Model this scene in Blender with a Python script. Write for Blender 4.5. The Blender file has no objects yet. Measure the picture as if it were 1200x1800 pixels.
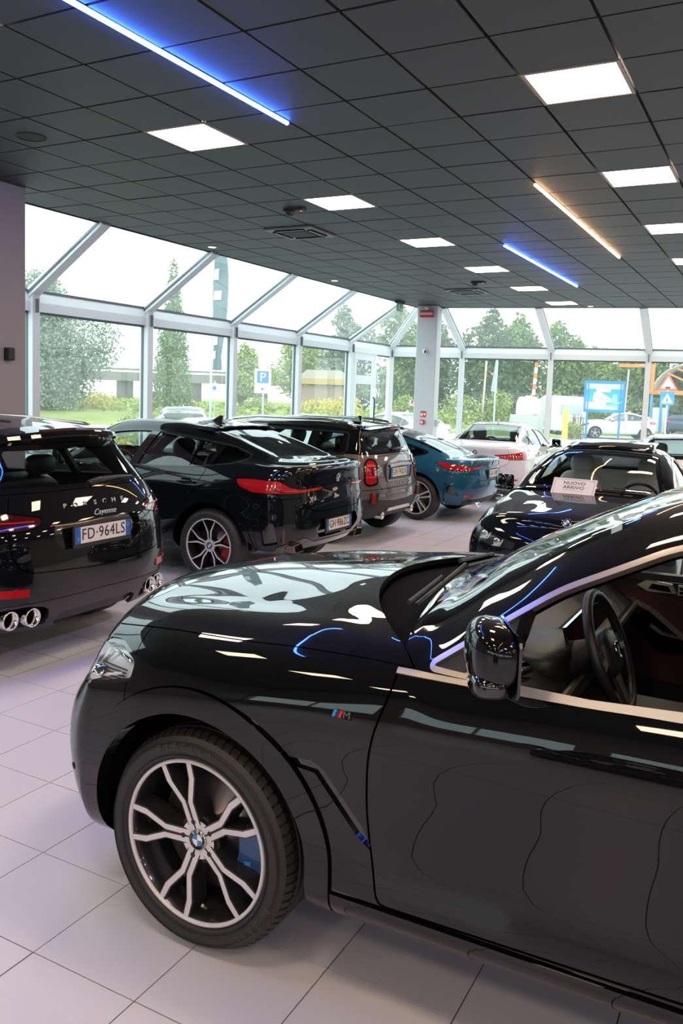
import bpy, math, random
import numpy as np
from mathutils import Matrix, Vector

# ------------------------------------------------------------------ camera
scn = bpy.context.scene
col = scn.collection
YAW, PITCH, ROLL, FPX, CY = 0.490, -0.0918, 0.0341, 1468.6, 824.3
EYE = 1.9
_f = Vector((-math.sin(YAW) * math.cos(PITCH), math.cos(YAW) * math.cos(PITCH), math.sin(PITCH)))
_r = Vector((math.cos(YAW), math.sin(YAW), 0))
_u = _r.cross(_f)
_rt = _r * math.cos(ROLL) + _u * math.sin(ROLL)
_up = -_r * math.sin(ROLL) + _u * math.cos(ROLL)
cam_data = bpy.data.cameras.new('camera')
cam_data.sensor_fit = 'VERTICAL'
cam_data.sensor_height = 36.0
cam_data.sensor_width = 24.0
cam_data.lens = FPX * 36.0 / 1800.0
cam_data.shift_y = (CY - 900.0) / 1800.0
cam_data.clip_start = 0.05
cam_data.clip_end = 600
cam = bpy.data.objects.new('camera', cam_data)
col.objects.link(cam)
cam.matrix_world = Matrix(((_rt.x, _up.x, -_f.x, 0), (_rt.y, _up.y, -_f.y, 0), (_rt.z, _up.z, -_f.z, EYE), (0, 0, 0, 1)))
scn.camera = cam

# ------------------------------------------------------------------ sky and exposure
scn.view_settings.view_transform = 'Standard'
scn.view_settings.look = 'None'
scn.view_settings.gamma = 1.0
scn.view_settings.use_curve_mapping = False
scn.view_settings.exposure = 1.0
world = bpy.data.worlds.new('overcast_sky')
scn.world = world
world.use_nodes = True
_bg = world.node_tree.nodes['Background']
_bg.inputs[0].default_value = (0.86, 0.975, 1.0, 1)
_bg.inputs[1].default_value = 1.55
PANEL_POWER = 14.5
BLUE_POWER = 46.0
WARM_POWER = 16.0
H = 3.87          # ceiling height

# ------------------------------------------------------------------ materials
MATS = {}


def mat(name, color=(.5, .5, .5), rough=.5, metal=0.0, coat=0.0, spec=.5, emit=None, power=1.0, noise=None, bump=0.0, bump_scale=40.0, coat_rough=.03):
    if name in MATS:
        return MATS[name]
    m = bpy.data.materials.new(name)
    m.use_nodes = True
    nt = m.node_tree
    b = nt.nodes['Principled BSDF']
    b.inputs['Base Color'].default_value = (*color, 1)
    b.inputs['Roughness'].default_value = rough
    b.inputs['Metallic'].default_value = metal
    b.inputs['Coat Weight'].default_value = coat
    b.inputs['Coat Roughness'].default_value = coat_rough
    b.inputs['Specular IOR Level'].default_value = spec
    if emit:
        b.inputs['Emission Color'].default_value = (*emit, 1)
        b.inputs['Emission Strength'].default_value = power
    if noise or bump:
        tc = nt.nodes.new('ShaderNodeTexCoord')
        if noise:
            sc, amount = noise
            n = nt.nodes.new('ShaderNodeTexNoise')
            n.inputs['Scale'].default_value = sc
            n.inputs['Detail'].default_value = 4
            nt.links.new(tc.outputs['Object'], n.inputs['Vector'])
            r = nt.nodes.new('ShaderNodeMixRGB')
            r.inputs[1].default_value = (*[c * (1 - amount) for c in color], 1)
            r.inputs[2].default_value = (*[min(1, c * (1 + amount)) for c in color], 1)
            nt.links.new(n.outputs['Fac'], r.inputs[0])
            nt.links.new(r.outputs[0], b.inputs['Base Color'])
        if bump:
            n2 = nt.nodes.new('ShaderNodeTexNoise')
            n2.inputs['Scale'].default_value = bump_scale
            nt.links.new(tc.outputs['Object'], n2.inputs['Vector'])
            bp = nt.nodes.new('ShaderNodeBump')
            bp.inputs['Strength'].default_value = bump
            bp.inputs['Distance'].default_value = .01
            nt.links.new(n2.outputs['Fac'], bp.inputs['Height'])
            nt.links.new(bp.outputs[0], b.inputs['Normal'])
    MATS[name] = m
    return m


def glass(name, tint=(.9, .95, .95), refl=1.0, rough=0.0, ior=1.5, dust_veil=0.0):
    """thin pane: tinted transmission plus mirror reflection by Fresnel"""
    if name in MATS:
        return MATS[name]
    m = bpy.data.materials.new(name)
    m.use_nodes = True
    nt = m.node_tree
    nt.nodes.clear()
    out = nt.nodes.new('ShaderNodeOutputMaterial')
    t = nt.nodes.new('ShaderNodeBsdfTransparent')
    t.inputs[0].default_value = (*tint, 1)
    g = nt.nodes.new('ShaderNodeBsdfGlossy')
    g.inputs['Color'].default_value = (refl, refl, refl, 1)
    g.inputs['Roughness'].default_value = rough
    fr = nt.nodes.new('ShaderNodeFresnel')
    fr.inputs['IOR'].default_value = ior
    ge = nt.nodes.new('ShaderNodeNewGeometry')      # a thin pane reflects alike from both sides
    ma = nt.nodes.new('ShaderNodeMath')
    ma.operation = 'MULTIPLY_ADD'
    ma.inputs[1].default_value = 1 / ior - ior
    ma.inputs[2].default_value = ior
    nt.links.new(ge.outputs['Backfacing'], ma.inputs[0])
    nt.links.new(ma.outputs[0], fr.inputs['IOR'])
    mx = nt.nodes.new('ShaderNodeMixShader')
    nt.links.new(fr.outputs[0], mx.inputs[0])
    nt.links.new(t.outputs[0], mx.inputs[1])
    nt.links.new(g.outputs[0], mx.inputs[2])
    last = mx
    if dust_veil:            # scattering film: dusty haze on the facade, painted pale reflection on car glass
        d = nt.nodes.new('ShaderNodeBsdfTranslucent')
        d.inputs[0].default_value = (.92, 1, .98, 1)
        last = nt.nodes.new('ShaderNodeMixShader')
        last.inputs[0].default_value = dust_veil
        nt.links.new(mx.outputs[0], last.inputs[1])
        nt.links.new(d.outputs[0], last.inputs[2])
    nt.links.new(last.outputs[0], out.inputs[0])
    MATS[name] = m
    return m


def paint(name, color, flake=0.0):
    return mat(name, color, rough=.45, metal=flake, coat=1.0, spec=.03, coat_rough=.012)


black_plastic = mat('black_plastic', (.012, .012, .013), .45)
gloss_black = mat('gloss_black', (.004, .004, .005), .06, coat=1.0)
dark_trim = mat('dark_trim', (.02, .02, .022), .6)
void_black = mat('void_black', (.004, .004, .004), .95, spec=.05)
rubber = mat('tyre_rubber', (.018, .017, .017), .5, bump=.15, bump_scale=300)
chrome = mat('chrome', (.75, .74, .72), .09, 1.0)
satin_chrome = mat('satin_aluminium', (.70, .63, .56), .34, 1.0)
machined = mat('machined_aluminium', (.70, .68, .69), .38, .25)
rim_dark = mat('dark_grey_alloy', (.028, .028, .032), .25, .4, coat=.6)
rim_silver = mat('silver_alloy', (.5, .5, .52), .3, .7)
disc_steel = mat('brake_disc_steel', (.42, .38, .37), .3, .9)
caliper_blue = mat('blue_caliper_paint', (.008, .07, .22), .3, coat=.6)
red_lamp = mat('red_lamp_lens', (.42, .008, .012), .1, coat=1.0)
dark_red_lamp = mat('dark_red_lamp_lens', (.05, .003, .005), .08, coat=1.0)
bright_red = mat('bright_red_lamp_band', (.65, .03, .02), .15, coat=1.0)
white_plastic = mat('white_plastic', (.8, .8, .8), .35)
plate_white = mat('plate_white', (.74, .68, .60), .4)
plate_blue = mat('plate_blue', (.012, .11, .38), .35)
ink = mat('black_ink', (.01, .01, .01), .5)
leather_black = mat('black_leather', (.012, .012, .013), .45, bump=.1, bump_scale=120)
leather_tan = mat('brown_leather', (.16, .055, .022), .45, bump=.1, bump_scale=120)
leather_dkred = mat('dark_red_leather', (.045, .008, .008), .5)
leather_grey = mat('light_grey_leather', (.75, .73, .70), .55)
clear_lens = glass('clear_lamp_cover', (.93, .96, .97), 1.0)
screen_glass = glass('windscreen_glass', (.78, .86, .84), 1.0, ior=1.55)
tint_glass = glass('dark_tinted_glass', (.05, .06, .065), 1.0, ior=1.55)
side_glass = glass('side_window_glass', (.74, .80, .79), 1.0, ior=1.55)
mirror_mat = mat('mirror_glass', (.8, .8, .8), .01, 1.0)
blue_enamel = mat('blue_enamel', (.01, .20, .55), .2, coat=1)
white_enamel = mat('white_enamel', (.85, .85, .85), .2, coat=1)
stripe_lightblue = mat('light_blue_stripe', (.03, .28, .62), .3)
stripe_darkblue = mat('dark_blue_stripe', (.01, .02, .10), .3)
stripe_red = mat('red_stripe', (.6, .01, .01), .3)


# ------------------------------------------------------------------ object helpers
def link(name, me, material=None, parent=None, smooth=False):
    o = bpy.data.objects.new(name, me)
    col.objects.link(o)
    if material is not None:
        me.materials.append(material)
    if parent is not None:
        o.parent = parent
    if smooth and len(me.polygons):
        me.polygons.foreach_set('use_smooth', [True] * len(me.polygons))
    return o


def empty(name, loc=(0, 0, 0), rz=0.0, parent=None, scale=1.0):
    o = bpy.data.objects.new(name, None)
    o.empty_display_size = .2
    col.objects.link(o)
    o.location = loc
    o.rotation_euler = (0, 0, rz)
    o.scale = (scale, scale, scale)
    if parent is not None:
        o.parent = parent
    return o


def tag(o, label, cat, group=None):
    o['label'] = label
    o['category'] = cat
    if group:
        o['group'] = group
    return o


def structure(o, label=None):
    o['kind'] = 'structure'
    if label:
        o['label'] = label
    return o


class MB:
    """collects shapes into one mesh"""

    def __init__(s):
        s.v, s.f = [], []

    def add(s, vs, fs):
        b = len(s.v)
        s.v += [tuple(p) for p in vs]
        s.f += [tuple(i + b for i in f) for f in fs]
        return s

    def box(s, c, d, rz=0.0, M=None):
        x, y, z = d[0] / 2, d[1] / 2, d[2] / 2
        vs = [Vector((a, b, e)) for a in (-x, x) for b in (-y, y) for e in (-z, z)]
        R = M if M is not None else Matrix.Rotation(rz, 3, 'Z')
        c = Vector(c)
        return s.add([R @ p + c for p in vs], [(0, 1, 3, 2), (4, 6, 7, 5), (0, 4, 5, 1), (2, 3, 7, 6), (0, 2, 6, 4), (1, 5, 7, 3)])

    def bar(s, a, b, w, h, up=(0, 0, 1)):
        """box from a to b, w across, h along up"""
        a, b = Vector(a), Vector(b)
        d = (b - a).normalized()
        side = d.cross(Vector(up)).normalized()
        u2 = side.cross(d)
        vs = []
        for p in (a, b):
            for i, j in ((-1, -1), (1, -1), (1, 1), (-1, 1)):
                vs.append(p + side * w / 2 * i + u2 * h / 2 * j)
        return s.add(vs, [(3, 2, 1, 0), (4, 5, 6, 7), (0, 1, 5, 4), (1, 2, 6, 5), (2, 3, 7, 6), (3, 0, 4, 7)])

    def tube(s, pts, r, n=8, caps=True):
        pts = [Vector(p) for p in pts]
        rr = r if hasattr(r, '__len__') else [r] * len(pts)
        prev = None
        rings = []
        for i, p in enumerate(pts):
            d = (pts[min(i + 1, len(pts) - 1)] - pts[max(i - 1, 0)]).normalized()
            if prev is None:
                a = d.orthogonal().normalized()
            else:
                a = (prev - d * prev.dot(d)).normalized()
            prev = a
            b = d.cross(a)
            rings.append([p + (a * math.cos(t) + b * math.sin(t)) * rr[i] for t in [2 * math.pi * k / n for k in range(n)]])
        vs = [q for ring in rings for q in ring]
        fs = []
        for i in range(len(rings) - 1):
            for k in range(n):
                fs.append((i * n + k, i * n + (k + 1) % n, (i + 1) * n + (k + 1) % n, (i + 1) * n + k))
        if caps:
            fs.append(tuple(range(n - 1, -1, -1)))
            fs.append(tuple((len(rings) - 1) * n + k for k in range(n)))
        return s.add(vs, fs)

    def prism(s, poly, depth, frame):
        """extrude 2D polygon; frame(u, v, w) -> point"""
        n = len(poly)
        vs = [frame(u, v, 0) for u, v in poly] + [frame(u, v, depth) for u, v in poly]
        fs = [tuple(range(n - 1, -1, -1)), tuple(range(n, 2 * n))]
        fs += [(i, (i + 1) % n, (i + 1) % n + n, i + n) for i in range(n)]
        return s.add(vs, fs)

    def lathe(s, prof, axis='y', n=48, a0=0.0, a1=2 * math.pi, center=(0, 0, 0)):
        """profile of (radius, height along axis)"""
        full = abs(a1 - a0 - 2 * math.pi) < 1e-6
        m = n if full else n + 1
        vs = []
        for k in range(m):
            t = a0 + (a1 - a0) * k / n
            for r, h in prof:
                if axis == 'y':
                    vs.append((r * math.cos(t) + center[0], h + center[1], r * math.sin(t) + center[2]))
                elif axis == 'z':
                    vs.append((r * math.cos(t) + center[0], r * math.sin(t) + center[1], h + center[2]))
                else:
                    vs.append((h + center[0], r * math.cos(t) + center[1], r * math.sin(t) + center[2]))
        P = len(prof)
        fs = []
        for k in range(n):
            a, b = k * P, ((k + 1) % m) * P
            for i in range(P - 1):
                fs.append((a + i, a + i + 1, b + i + 1, b + i))
        return s.add(vs, fs)

    def mesh(s, name):
        me = bpy.data.meshes.new(name)
        me.from_pydata(s.v, [], s.f)
        me.update()
        return me

    def build(s, name, material, parent=None, smooth=False):
        return link(name, s.mesh(name), material, parent, smooth)


def bevel(o, w=.01, seg=2):
    m = o.modifiers.new('bevel', 'BEVEL')
    m.width = w
    m.segments = seg
    m.limit_method = 'ANGLE'
    return o


def blob(name, c, d, material, parent=None, e=.55, n=14, M=None):
    """rounded box (superellipsoid)"""
    def sg(x, p):
        return math.copysign(abs(x) ** p, x)
    mb = MB()
    vs, fs = [], []
    R = M if M is not None else Matrix.Identity(3)
    for i in range(n + 1):
        a = -math.pi / 2 + math.pi * i / n
        for k in range(2 * n):
            b = math.pi * k / n
            p = Vector((d[0] / 2 * sg(math.cos(a), e) * sg(math.cos(b), e), d[1] / 2 * sg(math.cos(a), e) * sg(math.sin(b), e), d[2] / 2 * sg(math.sin(a), e)))
            vs.append(R @ p + Vector(c))
    for i in range(n):
        for k in range(2 * n):
            fs.append((i * 2 * n + k, i * 2 * n + (k + 1) % (2 * n), (i + 1) * 2 * n + (k + 1) % (2 * n), (i + 1) * 2 * n + k))
    mb.add(vs, fs)
    return mb.build(name, material, parent, True)


def text_mesh(body, size, extrude=.001, align='CENTER', squeeze=1.0, spacing=1.0, shear=0.0):
    cu = bpy.data.curves.new('lettering', 'FONT')
    cu.body = body
    cu.size = size
    cu.extrude = extrude
    cu.align_x = align
    cu.align_y = 'CENTER'
    cu.space_character = spacing
    cu.shear = shear
    cu.resolution_u = 3
    ob = bpy.data.objects.new('lettering', cu)
    col.objects.link(ob)
    dg = bpy.context.evaluated_depsgraph_get()
    dg.update()
    me = bpy.data.meshes.new_from_object(ob.evaluated_get(dg))
    bpy.data.objects.remove(ob)
    me.transform(Matrix.Diagonal((squeeze, 1, 1, 1)))
    return me


def text(name, body, size, origin, xdir, updir, material, parent=None, extrude=.001, align='CENTER', squeeze=1.0, spacing=1.0, shear=0.0):
    me = text_mesh(body, size, extrude, align, squeeze, spacing, shear)
    x = Vector(xdir).normalized()
    u = Vector(updir).normalized()
    n = x.cross(u).normalized()
    u = n.cross(x)
    o = Vector(origin)
    me.transform(Matrix(((x.x, u.x, n.x, o.x), (x.y, u.y, n.y, o.y), (x.z, u.z, n.z, o.z), (0, 0, 0, 1))))
    return link(name, me, material, parent)


def copy_tree(o, parent=None):
    c = o.copy()
    col.objects.link(c)
    if parent is not None:
        c.parent = parent
    for ch in list(o.children):
        copy_tree(ch, c)
    return c
# ------------------------------------------------------------------ car body surfaces
def pchip(xs, ys, x):
    xs = np.asarray(xs, float)
    ys = np.asarray(ys, float)
    h = np.diff(xs)
    d = np.diff(ys) / h
    m = np.zeros(len(xs))
    for i in range(1, len(xs) - 1):
        if d[i - 1] * d[i] > 0:
            w1 = 2 * h[i] + h[i - 1]
            w2 = h[i] + 2 * h[i - 1]
            m[i] = (w1 + w2) / (w1 / d[i - 1] + w2 / d[i])
    m[0], m[-1] = d[0], d[-1]
    x = np.clip(np.asarray(x, float), xs[0], xs[-1])
    k = np.clip(np.searchsorted(xs, x) - 1, 0, len(h) - 1)
    t = (x - xs[k]) / h[k]
    return (ys[k] * (2 * t**3 - 3 * t**2 + 1) + h[k] * m[k] * (t**3 - 2 * t**2 + t)
            + ys[k + 1] * (-2 * t**3 + 3 * t**2) + h[k] * m[k + 1] * (t**3 - t**2))


class Shell:
    """triangle soup with per-vertex data: x y z nx ny nz s v"""

    def __init__(s, D, T):
        s.D, s.T = D, T

    def split(s, f):
        """(part with f > 0, part with f < 0); f per vertex"""
        f = np.where(np.abs(f) < 1e-6, 1e-6, f)
        T = s.T
        pos = f > 0
        k = pos[T].sum(1)
        D = [s.D]
        P, N = [T[k == 3]], [T[k == 0]]
        n0 = len(s.D)
        for cnt in (1, 2):
            tt = T[k == cnt]
            if not len(tt):
                continue
            odd = pos[tt] if cnt == 1 else ~pos[tt]
            i = odd.argmax(1)
            r = np.arange(len(tt))
            a, b, c = tt[r, i], tt[r, (i + 1) % 3], tt[r, (i + 2) % 3]
            tab = (f[a] / (f[a] - f[b]))[:, None]
            tac = (f[a] / (f[a] - f[c]))[:, None]
            pab = s.D[a] * (1 - tab) + s.D[b] * tab
            pac = s.D[a] * (1 - tac) + s.D[c] * tac
            iab = n0 + np.arange(len(tt))
            iac = iab + len(tt)
            n0 += 2 * len(tt)
            D += [pab, pac]
            one = np.stack([a, iab, iac], 1)
            two = np.concatenate([np.stack([iab, b, c], 1), np.stack([iab, c, iac], 1)])
            (P if cnt == 1 else N).append(one)
            (N if cnt == 1 else P).append(two)
        D = np.concatenate(D)
        return Shell(D, np.concatenate(P)).clean(), Shell(D, np.concatenate(N)).clean()

    def clean(s):
        """weld, drop degenerate triangles and unused vertices"""
        if not len(s.T):
            return Shell(np.zeros((0, 8)), np.zeros((0, 3), int))
        key = np.round(s.D[:, :3] * 2e4).astype(np.int64)
        _, first, inv = np.unique(key, axis=0, return_index=True, return_inverse=True)
        inv = inv.ravel()
        T = inv[s.T]
        ok = (T[:, 0] != T[:, 1]) & (T[:, 1] != T[:, 2]) & (T[:, 0] != T[:, 2])
        T = T[ok]
        u, iv = np.unique(T, return_inverse=True)
        return Shell(s.D[first][u], iv.reshape(-1, 3))

    def refine(s, mask, levels=1):
        """split the masked triangles into four, midpoint by midpoint"""
        for _ in range(levels):
            m = mask(s.D)[s.T].any(1)
            t = s.T[m]
            a, c, e = s.D[t[:, 0]], s.D[t[:, 1]], s.D[t[:, 2]]
            n0, k = len(s.D), len(t)
            r = np.arange(k)
            s.D = np.concatenate([s.D, (a + c) / 2, (c + e) / 2, (e + a) / 2])
            ab, bc, ca = n0 + r, n0 + k + r, n0 + 2 * k + r
            s.T = np.concatenate([s.T[~m], np.stack([t[:, 0], ab, ca], 1), np.stack([ab, t[:, 1], bc], 1), np.stack([ca, bc, t[:, 2]], 1), np.stack([ab, bc, ca], 1)])
            q = s.clean()
            s.D, s.T = q.D, q.T

    def mirror(s):
        D = s.D.copy()
        D[:, 1] *= -1
        D[:, 4] *= -1
        return Shell(D, s.T[:, ::-1].copy())

    def join(s, o):
        return Shell(np.concatenate([s.D, o.D]), np.concatenate([s.T, o.T + len(s.D)])).clean()

    def boundary(s):
        e = np.concatenate([s.T[:, [0, 1]], s.T[:, [1, 2]], s.T[:, [2, 0]]])
        k = np.sort(e, 1)
        _, idx, cnt = np.unique(k, axis=0, return_index=True, return_counts=True)
        return e[idx[cnt == 1]]


def sdf(P, poly):
    """signed distance to a polygon, positive inside"""
    poly = np.asarray(poly, float)
    d = np.full(len(P), 1e9)
    inside = np.zeros(len(P), bool)
    for i in range(len(poly)):
        a, b = poly[i], poly[(i + 1) % len(poly)]
        ab = b - a
        t = np.clip(((P - a) @ ab) / (ab @ ab), 0, 1)
        d = np.minimum(d, np.hypot(*(P - a - t[:, None] * ab).T))
        c = ((a[1] > P[:, 1]) != (b[1] > P[:, 1]))
        with np.errstate(divide='ignore', invalid='ignore'):
            xx = (b[0] - a[0]) * (P[:, 1] - a[1]) / (b[1] - a[1]) + a[0]
        inside ^= c & (P[:, 0] < xx)
    return np.where(inside, d, -d)


def rpoly(pts, r, n=4):
    """polygon with rounded corners"""
    out = []
    m = len(pts)
    rr = r if hasattr(r, '__len__') else [r] * m
    for i in range(m):
        p, a, b = (np.array(pts[k % m], float) for k in (i, i - 1, i + 1))
        da, db = a - p, b - p
        la, lb = np.hypot(*da), np.hypot(*db)
        q = min(rr[i], la * .45, lb * .45)
        if q < 1e-4:
            out.append(p)
            continue
        pa, pb = p + da / la * q, p + db / lb * q
        for t in np.linspace(0, 1, n + 1):
            out.append((1 - t)**2 * pa + 2 * t * (1 - t) * p + t**2 * pb)
    return out


class Body:
    """lines: list of [(x, y, z), ...], from sill to roof centre.
    front/rear: dict(x=corner station, n=exponent, xs=[nose x per edge line], zs=[nose z per edge line])"""

    def __init__(s, lines, front, rear, dx=.03, sub=8, nf=18, ext=()):
        NL = len(lines)
        A = [np.array(l, float) for l in lines]
        xf, xr = front['x'], rear['x']
        nst = max(8, int((xr - xf) / dx))
        st = np.linspace(xf, xr, nst)
        Y = np.stack([pchip(a[:, 0], a[:, 1], st) for a in A], 1)
        Z = np.stack([pchip(a[:, 0], a[:, 2], st) for a in A], 1)
        X = np.repeat(st[:, None], NL, 1)
        cols = np.stack([X, Y, Z], 2)

        def cap(c, spec, sgn, xc):
            J = len(spec['xs']) - 1
            y0, z0 = c[:, 1], c[:, 2]
            out = []
            S = []
            xs, zs = np.array(spec['xs'], float), np.array(spec['zs'], float)
            n = spec.get('n', 2.4)
            nn = np.array(n if hasattr(n, '__len__') else [n] * (J + 1), float)
            ref = min(3, J)
            sacc, last = 0.0, (y0[ref], xc)
            for a in np.linspace(0, math.pi / 2, nf + 1)[1:]:
                cc, ss = max(math.cos(a), 1e-9) ** (2 / nn), math.sin(a) ** (2 / nn)
                P = np.zeros((NL, 3))
                P[:J + 1, 0] = xc + (xs - xc) * ss
                P[:J + 1, 1] = y0[:J + 1] * cc
                P[:J + 1, 2] = z0[:J + 1] + (zs - z0[:J + 1]) * ss ** 1.6
                E = P[J].copy()
                cx = xc + spec.get('deck', .7) * (xs[J] - xc) * ss[J]
                C = np.array([cx, 0, float(pchip(A[-1][:, 0], A[-1][:, 2], [cx])[0])])
                for j in range(J + 1, NL):
                    w = 1 - y0[j] / y0[J]
                    g = (z0[j] - z0[J]) / (z0[-1] - z0[J]) if abs(z0[-1] - z0[J]) > 1e-3 else w
                    P[j, :2] = E[:2] + (C[:2] - E[:2]) * w
                    P[j, 2] = E[2] + (C[2] - E[2]) * min(1.1, g)
                P[:, 1] = np.maximum(P[:, 1], 0)
                cur = (P[ref, 1], P[ref, 0])
                sacc += math.hypot(cur[0] - last[0], cur[1] - last[1])
                last = cur
                out.append(P)
                S.append(xc + sgn * sacc)
            return out, S

        fc, fs = cap(cols[0], front, -1, xf)
        rc, rs = cap(cols[-1], rear, 1, xr)
        G = np.array(fc[::-1] + list(cols) + rc)
        S = np.array(fs[::-1] + list(st) + rs)
        s.s_front, s.s_rear = S[0], S[-1]
        yref = np.concatenate([[p[min(3, NL - 1), 1] for p in fc[::-1]], [9] * nst, [p[min(3, NL - 1), 1] for p in rc]])
        s._fy = (np.array([p[3, 1] for p in fc]), np.array(fs))
        s._ry = (np.array([p[3, 1] for p in rc]), np.array(rs))
        # spline across the lines
        ghost = G[:, -2:-1] * np.array([1, -1, 1])
        Q = np.concatenate([G, ghost], 1)
        d = np.linalg.norm(np.diff(Q, axis=1), axis=2) + 1e-4
        sub_l = sub if hasattr(sub, '__len__') else [sub] * (NL - 1)
        tan = np.zeros_like(G)
        sl = np.diff(Q, axis=1) / d[..., None]
        tan[:, 0] = sl[:, 0]
        for j in range(1, NL):
            w = d[:, j - 1] / (d[:, j - 1] + d[:, j])
            tan[:, j] = sl[:, j - 1] * (1 - w)[:, None] + sl[:, j] * w[:, None]
        rows, vv = [], []
        for j in range(NL - 1):
            for k in range(sub_l[j]):
                t = k / sub_l[j]
                L = d[:, j, None]
                rows.append(G[:, j] * (2 * t**3 - 3 * t**2 + 1) + L * tan[:, j] * (t**3 - 2 * t**2 + t)
                            + G[:, j + 1] * (-2 * t**3 + 3 * t**2) + L * tan[:, j + 1] * (t**3 - t**2))
                vv.append(j + t)
        rows.append(G[:, -1])
        vv.append(NL - 1)
        P = np.stack(rows, 1)
        P[..., 1] = np.maximum(P[..., 1], 0)
        P[:, -1, 1] = 0
        P[0, :, 1] = 0
        P[-1, :, 1] = 0
        ni, nj = P.shape[:2]
        idx = np.arange(ni * nj).reshape(ni, nj)
        a, b, c, e = idx[:-1, :-1], idx[1:, :-1], idx[1:, 1:], idx[:-1, 1:]
        # outward for y > 0: x forward along i is toward the rear
        T = np.concatenate([np.stack([a, c, b], -1).reshape(-1, 3), np.stack([a, e, c], -1).reshape(-1, 3)])
        V = P.reshape(-1, 3)
        fn = np.cross(V[T[:, 1]] - V[T[:, 0]], V[T[:, 2]] - V[T[:, 0]])
        N = np.zeros_like(V)
        for k in range(3):
            np.add.at(N, T[:, k], fn)
        # weld normals of coincident vertices, mirrored at the middle
        key = np.round(V * 1e4).astype(np.int64)
        _, inv = np.unique(key, axis=0, return_inverse=True)
        inv = inv.ravel()
        NN = np.zeros((inv.max() + 1, 3))
        np.add.at(NN, inv, N)
        N = NN[inv]
        N[np.abs(V[:, 1]) < 1e-5, 1] = 0
        N /= np.linalg.norm(N, axis=1)[:, None] + 1e-12
        D = np.concatenate([V, N, np.repeat(S, nj)[:, None], np.tile(vv, ni)[:, None]], 1)
        s.rest = Shell(D, T).clean()
        s.full = s.rest

    def sf(s, y):
        """unrolled coordinate at half width y on the nose"""
        return float(np.interp(y, s._fy[0][::-1], s._fy[1][::-1]))

    def sr(s, y):
        return float(np.interp(y, s._ry[0][::-1], s._ry[1][::-1]))

    def ev(s, fn):
        D = s.rest.D
        return fn(D[:, 0], D[:, 1], D[:, 2], D[:, 6], D[:, 7], D[:, 3:6])

    def cut(s, fn, gap=0.0, keep=True):
        """take the region fn > 0 off the remaining shell, leaving a joint of the given width"""
        f = s.ev(fn)
        got, rest = s.rest.split(f - gap / 2)
        if gap:
            s.rest = rest
            f = s.ev(fn)
            _, rest = rest.split(f + gap / 2)
        s.rest = rest
        return got

    def at(s, x, z, vmin=0, vmax=99):
        """point and normal of the side surface (y > 0) nearest to (x, z)"""
        D = s.full.D
        m = (D[:, 7] >= vmin) & (D[:, 7] <= vmax)
        D = D[m]
        k = np.argsort((D[:, 0] - x)**2 + (D[:, 2] - z)**2)[:4]
        w = 1 / (1e-6 + (D[k, 0] - x)**2 + (D[k, 2] - z)**2)
        w /= w.sum()
        n = (D[k, 3:6] * w[:, None]).sum(0)
        return Vector((x, (D[k, 1] * w).sum(), z)), Vector(n).normalized()

    def at_sz(s, sv, z, vmax=7):
        D = s.full.D
        D = D[D[:, 7] <= vmax]
        k = np.argsort((D[:, 6] - sv)**2 + (D[:, 2] - z)**2)[:4]
        w = 1 / (1e-6 + (D[k, 6] - sv)**2 + (D[k, 2] - z)**2)
        w /= w.sum()
        return Vector((D[k, :3] * w[:, None]).sum(0)), Vector((D[k, 3:6] * w[:, None]).sum(0)).normalized()

    def at_xy(s, x, y, vmin=5):
        D = s.full.D
        D = D[D[:, 7] >= vmin]
        k = np.argsort((D[:, 0] - x)**2 + (D[:, 1] - abs(y))**2)[:4]
        w = 1 / (1e-6 + (D[k, 0] - x)**2 + (D[k, 1] - abs(y))**2)
        w /= w.sum()
        n = Vector((D[k, 3:6] * w[:, None]).sum(0)).normalized()
        if y < 0:
            n.y *= -1
        return Vector((x, y, (D[k, 2] * w).sum())), n


def panel_mesh(name, sh, off=0.0, depth=.014):
    D, T = sh.D, sh.T
    V = D[:, :3] + D[:, 3:6] * off
    N = D[:, 3:6]
    verts, norms, faces = V, N, T
    if depth and len(T):
        E = sh.boundary()
        E = E[~((np.abs(D[E[:, 0], 1]) < 1e-4) & (np.abs(D[E[:, 1], 1]) < 1e-4))]
        if len(E):
            a, b = E[:, 0], E[:, 1]
            ed = V[b] - V[a]
            out = np.cross(ed, N[a] + N[b])
            out /= np.linalg.norm(out, axis=1)[:, None] + 1e-12
            n0 = len(V)
            m = len(E)
            verts = np.concatenate([V, V[a], V[b], V[b] - N[b] * depth, V[a] - N[a] * depth])
            norms = np.concatenate([N, out, out, out, out])
            r = np.arange(m)
            q1 = np.stack([n0 + m + r, n0 + r, n0 + 3 * m + r], 1)
            q2 = np.stack([n0 + m + r, n0 + 3 * m + r, n0 + 2 * m + r], 1)
            faces = np.concatenate([T, q1, q2])
    me = bpy.data.meshes.new(name)
    me.vertices.add(len(verts))
    me.vertices.foreach_set('co', verts.astype(np.float32).ravel())
    me.loops.add(len(faces) * 3)
    me.loops.foreach_set('vertex_index', faces.astype(np.int32).ravel())
    me.polygons.add(len(faces))
    me.polygons.foreach_set('loop_start', np.arange(0, len(faces) * 3, 3, dtype=np.int32))
    me.polygons.foreach_set('use_smooth', np.ones(len(faces), bool))
    me.update(calc_edges=True)
    me.validate()
    if len(me.vertices) == len(norms):
        me.normals_split_custom_set_from_vertices(norms.tolist())
    return me


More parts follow.
